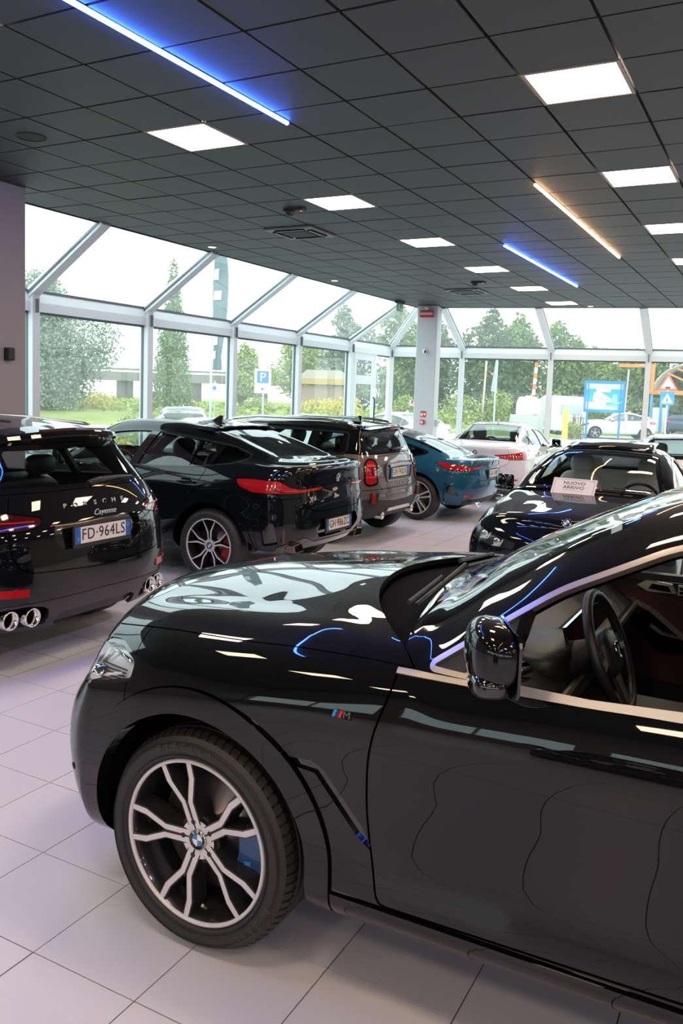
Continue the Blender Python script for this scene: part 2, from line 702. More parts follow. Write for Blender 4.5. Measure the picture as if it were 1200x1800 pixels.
def panel(name, sh, material, parent, side='both', off=0.0, depth=.014):
    """side: merge (one mesh over the middle), both (a left and a right object), left, right"""
    if not len(sh.T):
        return None
    out = []
    if side == 'merge':
        out.append(link(name, panel_mesh(name, sh.join(sh.mirror()), off, depth), material, parent))
    if side in ('both', 'right'):
        out.append(link(name, panel_mesh(name, sh, off, depth), material, parent))
    if side in ('both', 'left'):
        out.append(link(name, panel_mesh(name, sh.mirror(), off, depth), material, parent))
    return out[0] if len(out) == 1 else out
# ------------------------------------------------------------------ wheels (axis y, outer face towards -y)
def arc(r, a0, a1, n):
    return [(r * math.cos(a0 + (a1 - a0) * k / n), r * math.sin(a0 + (a1 - a0) * k / n)) for k in range(n + 1)]


def spoke_strips(style):
    """radial strips of the spokes of one wheel arm: lists of (radius share, tangential share, half width share)"""
    if style == 'wide_y':
        return 5, [[(.12, .046, .050), (.46, .048, .050), (.74, .172, .052), (.975, .200, .046)], [(.12, -.046, .050), (.46, -.048, .050), (.74, -.172, .052), (.975, -.200, .046)]]
    if style == 'thin_v':
        a = [(.14, .045, .03), (.52, .075, .042), (.62, .12, .042), (.98, .30, .022)]
        return 5, [a, [(r, -t, w) for r, t, w in a]]
    if style == 'double':
        a = [(.14, .06, .04), (.98, .17, .05)]
        return 5, [a, [(r, -t, w) for r, t, w in a]]
    return 10, [[(.14, 0, .05), (.98, 0, .04)]]


def make_wheel(parent, pos, R=.37, rim=.28, width=.26, style='wide_y', side=-1, rot=0.0, fine=False, caliper=None, face=True, badge=True, front=True, spoke_mat=None, disc=True):
    """one wheel: barrel (the part) with tyre, spokes, disc, caliper and hub cap below it"""
    S = 96 if fine else 48
    M = Matrix.Translation(Vector(pos)) @ (Matrix.Identity(4) if side < 0 else Matrix.Rotation(math.pi, 4, 'Z'))

    def fin(mb, name, material, par, smooth=False):
        me = mb.mesh(name)
        me.transform(M)
        return link(name, me, material, par, smooth)
    w = width
    # barrel: outer lip at y = 0 is the rim plane, tyre bulges a little outside it
    b = MB()
    b.lathe([(rim * .985, -.004), (rim * .955, .004), (rim * .93, .03), (rim * .90, .06), (rim * .86, .12), (rim * .86, w * .75), (rim * .95, w * .9), (rim, w * .92)], n=S)
    barrel = fin(b, 'wheel', rim_dark, parent, True)
    lip = MB().lathe([(rim * 1.0, .006), (rim * 1.0, -.006), (rim * .985, -.009), (rim * .958, -.007), (rim * .953, .002)], n=S)
    fin(lip, 'rim_lip', machined, barrel, True)
    # tyre
    h = R - rim
    n_p = 72 if fine else 0
    prof = [(rim * .99, .004), (rim + h * .12, -.012), (rim + h * .35, -.020), (rim + h * .6, -.018), (R - .030, -.006), (R - .016, .006), (R - .009, .018)]
    tread = [.032, .060, .066, .070, .100, .106, .112]
    for y in tread:
        groove = .009 if y in (.066, .106) else 0
        prof.append((R - .001 - groove, y))
    mid = [(r, w - y) for r, y in prof[::-1]]
    prof = prof + mid
    t = MB()
    if fine:
        angs, deep = [], []
        for k in range(n_p):
            a = 2 * math.pi * k / n_p
            st = 2 * math.pi / n_p
            for q, dp in ((0, 0), (.70, 0), (.74, 1), (.96, 1)):
                angs.append(a + st * q)
                deep.append(dp)
        vs, fs = [], []
        for a, dp in zip(angs, deep):
            for r, y in prof:
                sh = 0
                rr = r
                if dp and (.010 < y < .064 or w - .064 < y < w - .010) and r > R - .02:
                    rr = r - .006
                aa = a + (y - .03) * .35 if r > R - .03 else a
                vs.append((rr * math.cos(aa), y, rr * math.sin(aa)))
        P = len(prof)
        m = len(angs)
        for k in range(m):
            p, q = k * P, ((k + 1) % m) * P
            for i in range(P - 1):
                fs.append((p + i, p + i + 1, q + i + 1, q + i))
        t.add(vs, fs)
    else:
        t.lathe(prof, n=S)
    fin(t, 'tyre', rubber, barrel, not fine)
    if fine:
        # sidewall rings and lettering
        sw = MB()
        for rr in (rim + h * .18, rim + h * .60):
            sw.lathe([(rr - .003, .0), (rr, -.0215), (rr + .003, .0)], n=96)
        fin(sw, 'sidewall_ring', rubber, barrel, True)
        for word, a_mid, up_ in (('P ZERO', -38, 1), ('PIRELLI', 96, 1)):
            rr = rim + h * .50
            for q, ch in enumerate(word):
                if ch == ' ':
                    continue
                a = math.radians(a_mid - (q - (len(word) - 1) / 2) * 6.2)
                me = text_mesh(ch, .036, .0006, squeeze=.95)
                me.transform(M @ Matrix.Translation((rr * math.cos(a), -.0200, rr * math.sin(a))) @ Matrix.Rotation(math.pi / 2 - a, 4, 'Y') @ Matrix.Rotation(math.pi / 2, 4, 'X'))
                link('tyre_letter', me, mat('raised_rubber', (.04, .04, .042), .35), barrel)
    # spokes
    narm, strips = spoke_strips(style)
    sp, fc = MB(), MB()
    for k in range(narm):
        a = rot + 2 * math.pi * k / narm

        def fr(u, v, d, a=a):
            return (u * math.cos(a) - v * math.sin(a), d, u * math.sin(a) + v * math.cos(a))
        for s in strips:
            poly = [(r * rim, (t_ + w_) * rim) for r, t_, w_ in s] + [(r * rim, (t_ - w_) * rim) for r, t_, w_ in s[::-1]]
            polyb = [(r * rim, (t_ + w_ * 1.7) * rim) for r, t_, w_ in s] + [(r * rim, (t_ - w_ * 1.7) * rim) for r, t_, w_ in s[::-1]]
            n = len(poly)
            dish = lambda r: .028 * (1 - (r / rim)) ** 1.2 - .001
            vs = [fr(u, v, dish(u)) for u, v in poly] + [fr(u, v, dish(u) + .065) for u, v in polyb]
            fs = [tuple(range(n - 1, -1, -1)), tuple(range(n, 2 * n))] + [(i, (i + 1) % n, (i + 1) % n + n, i + n) for i in range(n)]
            sp.add(vs, fs)
            ins = .70 if fine else .80
            poly2 = [(r * rim, (t_ + w_ * ins) * rim) for r, t_, w_ in s] + [(r * rim, (t_ - w_ * ins) * rim) for r, t_, w_ in s[::-1]]
            m = len(s)
            top = [fr(u, v, dish(u) - .0015) for u, v in poly2]
            fc.add(top, [(i, i + 1, 2 * m - 2 - i, 2 * m - 1 - i) for i in range(m - 1)])
    hub = [(.0, .026), (.12 * rim + .02, .026), (.15 * rim + .02, .034), (.16 * rim + .02, .08)]
    sp.lathe([(r, y) for r, y in hub], n=24)
    fin(sp, 'spokes', spoke_mat or rim_dark, barrel)
    if face:
        fin(fc, 'machined_spoke_face', machined, barrel)
        hf = MB().lathe([(.095 * rim, .0235), (.235 * rim, .0205)], n=30)
        fin(hf, 'machined_hub_face', machined, barrel)
    if fine:
        sl = MB()
        for k in range(narm):
            a = rot + 2 * math.pi * k / narm
            for u0, u1, hw in ((.25, .50, .014),):
                def fr(u, v, d, a=a):
                    return (u * math.cos(a) - v * math.sin(a), d, u * math.sin(a) + v * math.cos(a))
                sl.add([fr(u0 * rim, -hw * rim, .0165), fr(u0 * rim, hw * rim, .0165), fr(u1 * rim, hw * rim, .0065), fr(u1 * rim, -hw * rim, .0065)], [(0, 1, 2, 3)])
            c = fr(.215 * rim, 0, .0175)
            sl.lathe([(0.0001, c[1]), (.009, c[1]), (.009, c[1] + .004)], n=12, center=(c[0], 0, c[2]))
        fin(sl, 'spoke_slot', ink, barrel)
        nuts = MB()
        for k in range(narm):
            a = rot + 2 * math.pi * (k + .5) / narm
            nuts.lathe([(.0001, .031), (.022, .031), (.022, .045)], n=14, center=(.062 * math.cos(a), 0, .062 * math.sin(a)))
        fin(nuts, 'bolt_hole', ink, barrel)
        v = MB().tube([(rim * .84, .03, 0), (rim * .78, .012, 0)], .006, 8)
        me = v.mesh('valve')
        me.transform(M @ Matrix.Rotation(math.radians(82), 4, 'Y'))
        link('valve', me, satin_chrome, barrel)
    if disc:
        d = MB().lathe([(.07, .085), (.07, .095), (rim * .72, .105), (rim * .72, .125), (.05, .13)], n=40)
        fin(d, 'brake_disc', disc_steel, barrel, True)
        if caliper:
            c = MB()
            a0, a1 = (math.radians(-42), math.radians(28))
            pr = arc(rim * .84, a0, a1, 8) + arc(rim * .50, a1 - .08, a0 + .08, 8)
            c.prism([(p[0], p[1]) for p in pr], .09, lambda u, v, w_: (u, .06 + w_, v))
            oc = fin(c, 'brake_caliper', caliper, barrel)
            if fine:
                oc['label'] = 'blue brake caliper with a small striped mark'
            if fine:
                for k, m_ in enumerate((stripe_lightblue, stripe_red, white_enamel)):
                    z = -.045 - .016 * k
                    q = MB().add([(.165, .0585, z), (.19, .0585, z + .004), (.19, .0585, z - .010), (.165, .0585, z - .014)], [(0, 1, 2, 3)])
                    fin(q, 'caliper_stripe', m_, barrel)
    back = MB().lathe([(.0001, w * .7), (rim * .9, w * .7)], n=24)
    fin(back, 'inner_dish', void_black, barrel)
    if badge:
        roundel('hub_cap', barrel, M @ Matrix.Translation((0, .022, 0)) @ Matrix.Rotation(math.pi / 2, 4, 'X'), .034 if rim > .25 else .032, letters=fine)
    return barrel


def roundel(name, parent, M, r, letters=False):
    """round badge: black ring, quarters blue and white (built in the xy plane, facing +z)"""
    ring = MB().lathe([(r * .62, .004), (r * .64, .006), (r * .94, .006), (r * .97, .007), (r, .003), (r, 0)], axis='z', n=28)
    me = ring.mesh(name)
    me.transform(M)
    o = link(name, me, gloss_black, parent, True)
    edge = MB().lathe([(r * .96, .0065), (r * 1.0, .007), (r * 1.03, .002)], axis='z', n=28)
    me = edge.mesh('badge_ring')
    me.transform(M)
    link('badge_ring', me, chrome, o, True)
    for k in range(4):
        q = MB()
        pts = [(0, 0)] + arc(r * .62, k * math.pi / 2, (k + 1) * math.pi / 2, 6)
        q.add([(x, y, .0055) for x, y in pts], [tuple(range(len(pts)))])
        me = q.mesh('badge_quarter')
        me.transform(M)
        link('badge_quarter', me, blue_enamel if k in (1, 3) else white_enamel, o)
    if letters:
        for ch, a in (('B', 128), ('M', 90), ('W', 52)):
            me = text_mesh(ch, r * .36, .0004)
            a = math.radians(a)
            me.transform(M @ Matrix.Translation((r * .79 * math.cos(a), r * .79 * math.sin(a), .0066)) @ Matrix.Rotation(a - math.pi / 2, 4, 'Z'))
            link('badge_letter', me, white_enamel, o)
    return o


def frame_matrix(p, n, up=(0, 0, 1)):
    """matrix whose z axis is n, y axis near up"""
    z = Vector(n).normalized()
    x = Vector(up).cross(z).normalized()
    y = z.cross(x)
    return Matrix(((x.x, y.x, z.x, p[0]), (x.y, y.y, z.y, p[1]), (x.z, y.z, z.z, p[2]), (0, 0, 0, 1)))


def plate(parent, c, n, number, w=.52, h=.11, blue=True, frame=True):
    """number plate: board with blue end bands and black characters (faces n)"""
    M = frame_matrix(c, n)
    fb = MB().box((0, 0, -.006), (w + .03, h + .04, .012))
    me = fb.mesh('number_plate')
    me.transform(M)
    o = link('number_plate', me, black_plastic, parent)
    for nm, cx, ww, m_ in (('plate_board', 0, w, plate_white), ('plate_band', -w / 2 + .022, .044, plate_blue), ('plate_band', w / 2 - .022, .044, plate_blue)):
        if m_ is plate_blue and not blue:
            continue
        me = MB().box((cx, .008, .002 if m_ is plate_white else .003), (ww, h, .004)).mesh(nm)
        me.transform(M)
        link(nm, me, m_, o)
    me = text_mesh(number, h * .98, .0006, squeeze=.56, spacing=1.08)
    xs = [v.co.x for v in me.vertices]
    wd = max(xs) - min(xs)
    me.transform(Matrix.Diagonal(((w - .115) / wd, 1, 1, 1)))
    me.transform(M @ Matrix.Translation((0, .008, .0055)))
    link('plate_number', me, ink, o)
    if blue:
        me = text_mesh('I', .035, .0005)
        me.transform(M @ Matrix.Translation((-w / 2 + .022, -.018, .0058)))
        link('plate_letter', me, white_enamel, o)
        ring = MB().lathe([(.010, .0056), (.012, .0056)], axis='z', n=12, center=(w / 2 - .022, .03, 0))
        me = ring.mesh('plate_emblem')
        me.transform(M)
        link('plate_emblem', me, white_enamel, o)
    return o


def seat(parent, x, y, material, z=.42, s=1.0, headrest=True, face=1):
    """front seat facing -x"""
    o = blob('seat', (x, y, z + .08), (.52, .50, .22), material, parent, .5)
    R = Matrix.Rotation(math.radians(18), 3, 'Y')
    blob('seat_back', (x + .30, y, z + .44), (.20, .50, .66), material, o, .5, M=R)
    if headrest:
        blob('headrest', (x + .42, y, z + .84), (.13, .27, .20), material, o, .6, M=R)
        mb = MB()
        for d in (-.06, .06):
            mb.tube([(x + .38, y + d, z + .66), (x + .41, y + d, z + .80)], .008, 6)
        mb.build('headrest_post', satin_chrome, o)
    return o


def steering_wheel(parent, x, y, z, r=.185, tilt=24, fine=False, logo=True):
    M = Matrix.Translation((x, y, z)) @ Matrix.Rotation(math.radians(tilt), 4, 'Y') @ Matrix.Rotation(math.pi / 2, 4, 'Y')
    # local z axis points along +x of the car (towards the driver)
    t = MB()
    n, m = (48, 12) if fine else (28, 8)
    vs, fs = [], []
    for i in range(n):
        a = 2 * math.pi * i / n
        for k in range(m):
            b = 2 * math.pi * k / m
            rr = r + .017 * math.cos(b)
            vs.append((rr * math.cos(a), rr * math.sin(a), .017 * math.sin(b)))
    for i in range(n):
        for k in range(m):
            fs.append((i * m + k, ((i + 1) % n) * m + k, ((i + 1) % n) * m + (k + 1) % m, i * m + (k + 1) % m))
    t.add(vs, fs)
    me = t.mesh('steering_wheel')
    me.transform(M)
    o = link('steering_wheel', me, leather_black, parent, True)
    hub = blob('airbag_cover', (0, 0, 0), (.15, .17, .07), leather_black, o, .7)
    hub.data.transform(M @ Matrix.Translation((0.005, 0, -.01)))
    sp = MB()
    for a in (math.pi / 2, -math.pi / 2, 0):
        c, s_ = math.cos(a), math.sin(a)
        sp.bar((c * .06, s_ * .06, -.012), (c * r, s_ * r, 0), .045, .014, (0, 0, 1))
    me = sp.mesh('steering_spoke')
    me.transform(M)
    link('steering_spoke', me, dark_trim, o)
    tr = MB()
    for a in (math.pi / 2, -math.pi / 2):
        s_ = math.sin(a)
        tr.bar((.012, s_ * .085, .0), (.018, s_ * (r - .03), .006), .02, .012, (0, 0, 1))
    tr.bar((.075, .0, 0), (r - .02, .0, .004), .028, .01, (0, 0, 1))
    me = tr.mesh('steering_trim')
    me.transform(M)
    link('steering_trim', me, satin_chrome, o)
    if logo:
        roundel('steering_badge', o, M @ Matrix.Translation((0, 0, .024)) @ Matrix.Rotation(math.pi / 2, 4, 'Z'), .026)
    c = MB().tube([M @ Vector((0, 0, -.03)), M @ Vector((0, 0, -.22))], [.05, .065], 12)
    c.build('steering_column', dark_trim, o, True)
    return o


def door_mirror(parent, c, material, side=-1, s=1.0, fine=False):
    """c: centre of the housing; side -1 for the car's left"""
    x, y, z = c
    n = 22 if fine else 10
    o = blob('door_mirror', (x, y, z + .012 * s), (.13 * s, .235 * s, .165 * s), material, parent, .72, n)
    for v in o.data.vertices:        # flat glass side towards the rear
        if v.co.x > x + .030 * s:
            v.co.x = x + .030 * s + (v.co.x - x - .030 * s) * .15
        f = (v.co.y - y) / (.12 * s) * side
        v.co.x += .03 * s * max(0, f) ** 2
    lo = blob('mirror_base', (x + .0, y, z - .058 * s), (.115 * s, .215 * s, .075 * s), gloss_black, o, .7, n)
    fm = MB().prism(rpoly([(-.112 * s, -.085 * s), (.112 * s, -.085 * s), (.112 * s, .085 * s), (-.112 * s, .085 * s)], .03 * s), .007 * s, lambda u, v, w: (x + .032 * s + w + .03 * s * max(0, u * side / (.12 * s)) ** 2, y + u, z + v))
    fm.build('mirror_frame', gloss_black, o)
    g = MB().prism(rpoly([(-.10 * s, -.07 * s), (.10 * s, -.07 * s), (.10 * s, .07 * s), (-.10 * s, .07 * s)], .025 * s), .002, lambda u, v, w: (x + .0395 * s + w + .03 * s * max(0, u * side / (.12 * s)) ** 2, y + u, z + v))
    g.build('mirror_glass', mirror_mat, o)
    T = Matrix.Translation((x, y, 0)) @ Matrix.Rotation(math.radians(-24 * side), 4, 'Z') @ Matrix.Translation((-x, -y, 0))
    for q in (o, lo) + tuple(o.children):
        if q.name.split('.')[0] in ('door_mirror', 'mirror_base', 'mirror_frame', 'mirror_glass') and not q.get('turned'):
            q.data.transform(T)
            q['turned'] = 1
    st = MB()
    st.tube([(x + .01, y - side * .085 * s, z - .075 * s), (x + .02, y - side * .15 * s, z - .09 * s), (x + .03, y - side * .22 * s, z - .10 * s)], [.028, .024, .03], 10)
    st.build('mirror_arm', gloss_black, o, True)
    return o


def wiper(parent, a, b, lift=(0, 0, 1)):
    a, b = Vector(a), Vector(b)
    mb = MB()
    l = Vector(lift)
    mb.bar(a + l * .008, b + l * .008, .008, .010, l)
    o = mb.build('wiper_blade', black_plastic, parent)
    mb = MB()
    m = a.lerp(b, .5)
    mb.tube([a + l * .03 + (a - b).normalized() * .06, m + l * .03, m + l * .012], [.009, .006, .004], 6)
    mb.build('wiper_arm', dark_trim, o)
    return o


def strip_along(pts, w, h, up=(0, 0, 1)):
    mb = MB()
    for a, b in zip(pts[:-1], pts[1:]):
        mb.bar(a, b, w, h, up)
    return mb


# ------------------------------------------------------------------ common build of a car
def car_common(name, spec, root, paint_mat):
    """cuts the shell into panels that every car has; returns the body for the car's own cuts"""
    b = Body(spec['lines'], spec['front'], spec['rear'], spec.get('dx', .05), spec.get('sub', 5), spec.get('nf', 12))
    wb, Ra, zc = spec['wb'], spec['arch'], spec['R']
    Ro = spec.get('arch_out', 0)
    for (s0, s1, z0, z1, lv) in spec.get('refine', []):
        b.rest.refine(lambda D: (D[:, 6] > s0) & (D[:, 6] < s1) & (D[:, 2] > z0) & (D[:, 2] < z1) & (D[:, 7] < 6.2), lv)
    for x0 in (0.0, wb):
        b.cut(lambda x, y, z, s, v, n: np.where((v < 5) & (y > .3), Ra - np.hypot(s - x0, z - zc), -1.0))
    if Ro:
        for x0 in (0.0, wb):
            q = b.cut(lambda x, y, z, s, v, n: np.where((v < 5) & (y > .3), np.minimum(Ro - np.hypot(s - x0, z - zc), z - spec.get('arch_low', .30)), -1.0), spec.get('arch_gap', .003))
            panel('wheel_arch_trim', q, spec.get('arch_mat', paint_mat), root, 'both', spec.get('arch_off', .007), .05)
    # side glass
    dlo = np.array(spec['dlo'], float)
    tw = spec.get('trim_w', .018)
    tb = spec.get('trim_bottom', tw)

    def f_dlo(D, grow=0.0):
        x, z, v = D[:, 0], D[:, 2], D[:, 7]
        P = np.stack([x, z], 1)
        return np.where((v > 4.4) & (v < 6.9) & (D[:, 1] > .2), sdf(P, dlo) + grow, -1.0)
    q = b.cut(lambda x, y, z, s, v, n: f_dlo(b.rest.D, tw))
    f = f_dlo(q.D)
    inner, band = q.split(f)
    panel('window_trim', band, spec.get('trim_mat', gloss_black), root, 'both', .004, .02)
    glassy = inner
    for pl in spec.get('pillars', []):
        P = np.stack([glassy.D[:, 0], glassy.D[:, 2]], 1)
        pil, glassy = glassy.split(sdf(P, pl))
        panel('door_pillar', pil, spec.get('pillar_mat', gloss_black), root, 'both', .002, .03)
    names = spec.get('windows', ['front_window', 'rear_window', 'quarter_window'])
    for k, nm in enumerate(names):
        if k < len(names) - 1:
            p, q_ = spec['splits'][k]
            D = glassy.D
            part, glassy = glassy.split((p[0] - D[:, 0]) * (q_[1] - p[1]) - (p[1] - D[:, 2]) * (q_[0] - p[0]))
        else:
            part = glassy
        m_ = spec.get('window_mats', {}).get(nm, side_glass)
        if m_ == 'open':
            panel(nm, part, side_glass, root, 'right', -.01, 0)
            continue
        panel(nm, part, m_, root, 'both', -.008, 0)
    # windscreen
    ws = b.cut(spec['windscreen'], .006)
    fr = spec.get('frit', .04)
    D = ws.D
    f = spec['windscreen'](D[:, 0], D[:, 1], D[:, 2], D[:, 6], D[:, 7], D[:, 3:6]) - fr
    g, edge = ws.split(f)
    panel('windscreen', g, screen_glass, root, 'merge', -.006, 0)
    panel('windscreen_border', edge, gloss_black, root, 'merge', -.006, .01)
    # rear glass
    if 'rear_glass' in spec:
        rg = b.cut(spec['rear_glass'], .006)
        D = rg.D
        f = spec['rear_glass'](D[:, 0], D[:, 1], D[:, 2], D[:, 6], D[:, 7], D[:, 3:6]) - spec.get('rear_frit', .04)
        g, edge = rg.split(f)
        panel('rear_screen', g, spec.get('rear_glass_mat', tint_glass), root, 'merge', -.004, 0)
        panel('rear_screen_border', edge, gloss_black, root, 'merge', -.004, .01)
    panel('inner_shell', b.rest, void_black, root, 'merge', -.05, 0)
    # underside and wheel housings
    wt = spec['halfwidth']
    mb = MB()
    x0, x1 = spec['front']['xs'][1] + .14, spec['rear']['xs'][1] - .42
    zf = spec.get('floor', .24)
    mb.box(((x0 + x1) / 2, 0, zf + .10), (x1 - x0, wt * 1.0, .04))
    mb.box((wb / 2, 0, zf + .06), (wb - 2 * Ra - .05, wt * 1.6, .04))
    mb.box(((x0 + x1) / 2, 0, zf + .2), (x1 - x0 - .2, wt * 1.15, .02))
    mb.build('underbody', void_black, root)
    for x_ in (0.0, wb):
        for sg in (-1, 1):
            m2 = MB()
            m2.lathe([(Ra + .02, sg * (wt - .045)), (Ra + .02, sg * (wt - .42)), (.05, sg * (wt - .42))], n=20, a0=.0, a1=math.pi, center=(x_, 0, zc))
            m2.build('wheel_housing', void_black, root, True)
    return b


def dashboard(parent, x, z, hw, material=None, wheel=True, depth=.42):
    prof = [(x - .12, z + .01), (x + depth * .35, z + .035), (x + depth * .7, z + .02), (x + depth, z - .05), (x + depth, z - .16), (x + depth * .75, z - .30), (x - .1, z - .35)]
    mb = MB().prism(prof, 2 * hw, lambda u, v, w: (u, -hw + w, v))
    return bevel(mb.build('dashboard', material or leather_black, parent), .03, 3)
# ------------------------------------------------------------------ picture test used only to choose which tiles are single objects
def in_frame(p, margin=0):
    d = Vector(p) - Vector((0, 0, EYE))
    w = d.dot(_f)
    if w < .2:
        return None
    x, y = 600 + FPX * d.dot(_rt) / w, CY - FPX * d.dot(_up) / w
    if -margin < x < 1200 + margin and -margin < y < 1800 + margin:
        return x, y, w
    return None


# ------------------------------------------------------------------ ceiling
XL, YB, XR = -7.62, -9.0, 11.0
GX, GY = -4.02, 3.365          # a corner of the 60 cm ceiling grid
far_y = lambda x: 17.78 + .163 * (x + 7.65)
tile_mat = mat('ceiling_tile', (.036, .041, .044), .58, spec=.5, noise=(2.0, .10), bump=.12, bump_scale=180)
grid_mat = mat('ceiling_grid', (.022, .023, .024), .7)
mb = MB().add([(XL - .03, YB, H + .03), (XR, YB, H + .03), (XR, far_y(XR), H + .03), (XL - .03, far_y(XL), H + .03)], [(0, 3, 2, 1)])
mb.add([(XL - .03, YB, H + .18), (XR, YB, H + .18), (XR, far_y(XR), H + .18), (XL - .03, far_y(XL), H + .18)], [(0, 1, 2, 3)])
mb.add([(XL - .03, YB, H - .012), (XL - .03, far_y(XL), H - .012), (XL - .03, far_y(XL), H + .18), (XL - .03, YB, H + .18)], [(0, 1, 2, 3)])
mb.add([(XL - .03, far_y(XL), H - .012), (XR, far_y(XR), H - .012), (XR, far_y(XR), H + .18), (XL - .03, far_y(XL), H + .18)], [(0, 1, 2, 3)])
mb.add([(-9.1, YB, H - .005), (XL, YB, H - .005), (XL, .98, H - .005), (-9.1, .98, H - .005)], [(0, 3, 2, 1)])
ceiling = structure(mb.build('ceiling', grid_mat))


def clip_far(poly):
    out = []
    for i in range(len(poly)):
        a, b = poly[i], poly[(i + 1) % len(poly)]
        fa, fb = far_y(a[0]) - .02 - a[1], far_y(b[0]) - .02 - b[1]
        if fa >= 0:
            out.append(a)
        if fa * fb < 0:
            t = fa / (fa - fb)
            out.append((a[0] + (b[0] - a[0]) * t, a[1] + (b[1] - a[1]) * t))
    return out


LIGHT_J = (-1, 4, 9, 14, 19)
light_cells = [(i, j) for j in LIGHT_J for i in range(-17, 25, 4)]
special = {(2, -3): 'speaker', (9, -3): 'cassette', (19, -3): 'cassette'}
cells = []
for j in range(-6, 25):
    for i in range(-21, 29):
        x, y = GX + .6 * j, GY + .6 * i
        if (i, j) in light_cells and y < far_y(x) - .7:
            continue
        q = clip_far([(x + .010, y + .010), (x + .590, y + .010), (x + .590, y + .590), (x + .010, y + .590)])
        if len(q) < 3:
            continue
        c = in_frame((x + .3, y + .3, H), 40)
        size = 0
        if c:
            size = 1.0 / c[2] ** 2 * abs(H - EYE) / c[2]
        cells.append((size, i, j, q))
cells.sort(key=lambda c: -c[0])
tile_me = MB().prism([(.010, .010), (.590, .010), (.590, .590), (.010, .590)], .014, lambda u, v, w: (u, v, H - .0 + w)).mesh('ceiling_tile')
tile_me.materials.append(tile_mat)
rest = MB()
rnd = random.Random(3)
for k, (size, i, j, q) in enumerate(cells):
    dz = rnd.uniform(-.002, .0015)
    if k < 295 and size > 0:
        if len(q) == 4 and abs(q[2][1] - q[0][1] - .580) < 1e-3:
            o = bpy.data.objects.new('ceiling_tile', tile_me)
            col.objects.link(o)
            o.location = (GX + .6 * j, GY + .6 * i, dz)
            o.parent = ceiling
        else:
            MB().prism(q, .014, lambda u, v, w: (u, v, H + w)).build('ceiling_tile', tile_mat, ceiling)
    else:
        rest.prism(q, .014, lambda u, v, w, dz=dz: (u, v, H + dz + w))
o = rest.build('ceiling_tile_field', tile_mat, ceiling)
o['kind'] = 'stuff'

# lights set into the grid
panel_mat = mat('panel_light', (1, 1, 1), .5, emit=(1.0, .78, .57), power=PANEL_POWER)
frame_mat = mat('panel_frame', (.35, .30, .26), .5)
ORD = ['first', 'second', 'third', 'fourth', 'fifth', 'sixth']
px = MB().add([(.03, .03, 0), (.57, .03, 0), (.57, .57, 0), (.03, .57, 0)], [(0, 3, 2, 1)]).mesh('diffuser')
px.materials.append(panel_mat)
fb = MB()
for a, b in (((.006, .018), (.594, .018)), ((.006, .582), (.594, .582)), ((.018, .03), (.018, .57)), ((.582, .03), (.582, .57))):
    fb.bar((a[0], a[1], .004), (b[0], b[1], .004), .024, .012)
fpm = fb.mesh('frame')
fpm.materials.append(frame_mat)
seen = {-1: 0, 4: 0}
for (i, j) in light_cells:
    x, y = GX + .6 * j, GY + .6 * i
    if y > far_y(x) - .7:
        continue
    r = empty('ceiling_light', (x, y, H))
    for nm, me in (('diffuser', px), ('frame', fpm)):
        o = bpy.data.objects.new(nm, me)
        col.objects.link(o)
        o.parent = r
    if j in seen and i >= 3 and in_frame((x + .3, y + .3, H), 60):
        row = 'the longer left row' if j == -1 else 'the right-hand row'
        tag(r, f'square white panel light, {ORD[seen[j]]} from the camera in {row}', 'light', 'square ceiling panel lights')
        seen[j] += 1
    else:
        tag(r, 'square white ceiling panel light outside the picture', 'light', 'ceiling panel lights out of view')

blue_mat = mat('blue_led', (.1, .2, 1), .5, emit=(.045, .15, 1.0), power=BLUE_POWER)
warm_mat = mat('warm_led', (1, .8, .6), .5, emit=(1.0, .56, .26), power=WARM_POWER)
for x, y0, y1, m_, lab in ((-3.42, 1.2, 5.38, blue_mat, 'long bright blue LED strip on the ceiling nearest the camera'),
                           (-3.42, 10.68, 14.82, blue_mat, 'shorter looking blue LED strip far down the ceiling'),
                           (-2.22, 7.75, 12.0, warm_mat, 'single warm white LED strip on the ceiling'),
                           (1.38, 1.2, 5.4, blue_mat, 'blue LED strip on the ceiling to the right, outside the picture'),
                           (1.38, -6.5, -2.3, blue_mat, 'blue LED strip on the ceiling behind the camera'),
                           (.18, -3.5, .7, warm_mat, 'warm white LED strip on the ceiling above the camera'),
                           (2.58, 7.75, 12.0, warm_mat, 'warm white LED strip on the ceiling beyond the right edge')):
    r = empty('led_strip', (x, y0, H))
    tag(r, lab, 'light', 'LED strips on the ceiling')
    MB().box((0, (y1 - y0) / 2, -.002), (.034, y1 - y0 + .02, .006)).build('profile', grid_mat, r)
    MB().tube([(0, 0, -.014), (0, y1 - y0, -.014)], .015, 10).build('tube', m_, r)

for x, y, lab in ((-7.34, 9.67, 'small round downlight by the left glass roof edge, nearer one'), (-7.32, 13.22, 'small round downlight by the left glass roof edge, farther one'),
                  (-3.87, 18.1, 'small round downlight at the far edge of the ceiling')):
    r = empty('downlight', (x, y, H))
    tag(r, lab, 'light', 'round downlights')
    MB().lathe([(.05, -.004), (.055, -.010), (.062, -.008), (.065, .0)], axis='z', n=24).build('ring', white_plastic, r, True)
    MB().lathe([(.0001, -.012), (.05, -.006)], axis='z', n=24).build('lens', mat('downlight_lens', (1, .9, .8), .4, emit=(1, .78, .55), power=5), r)

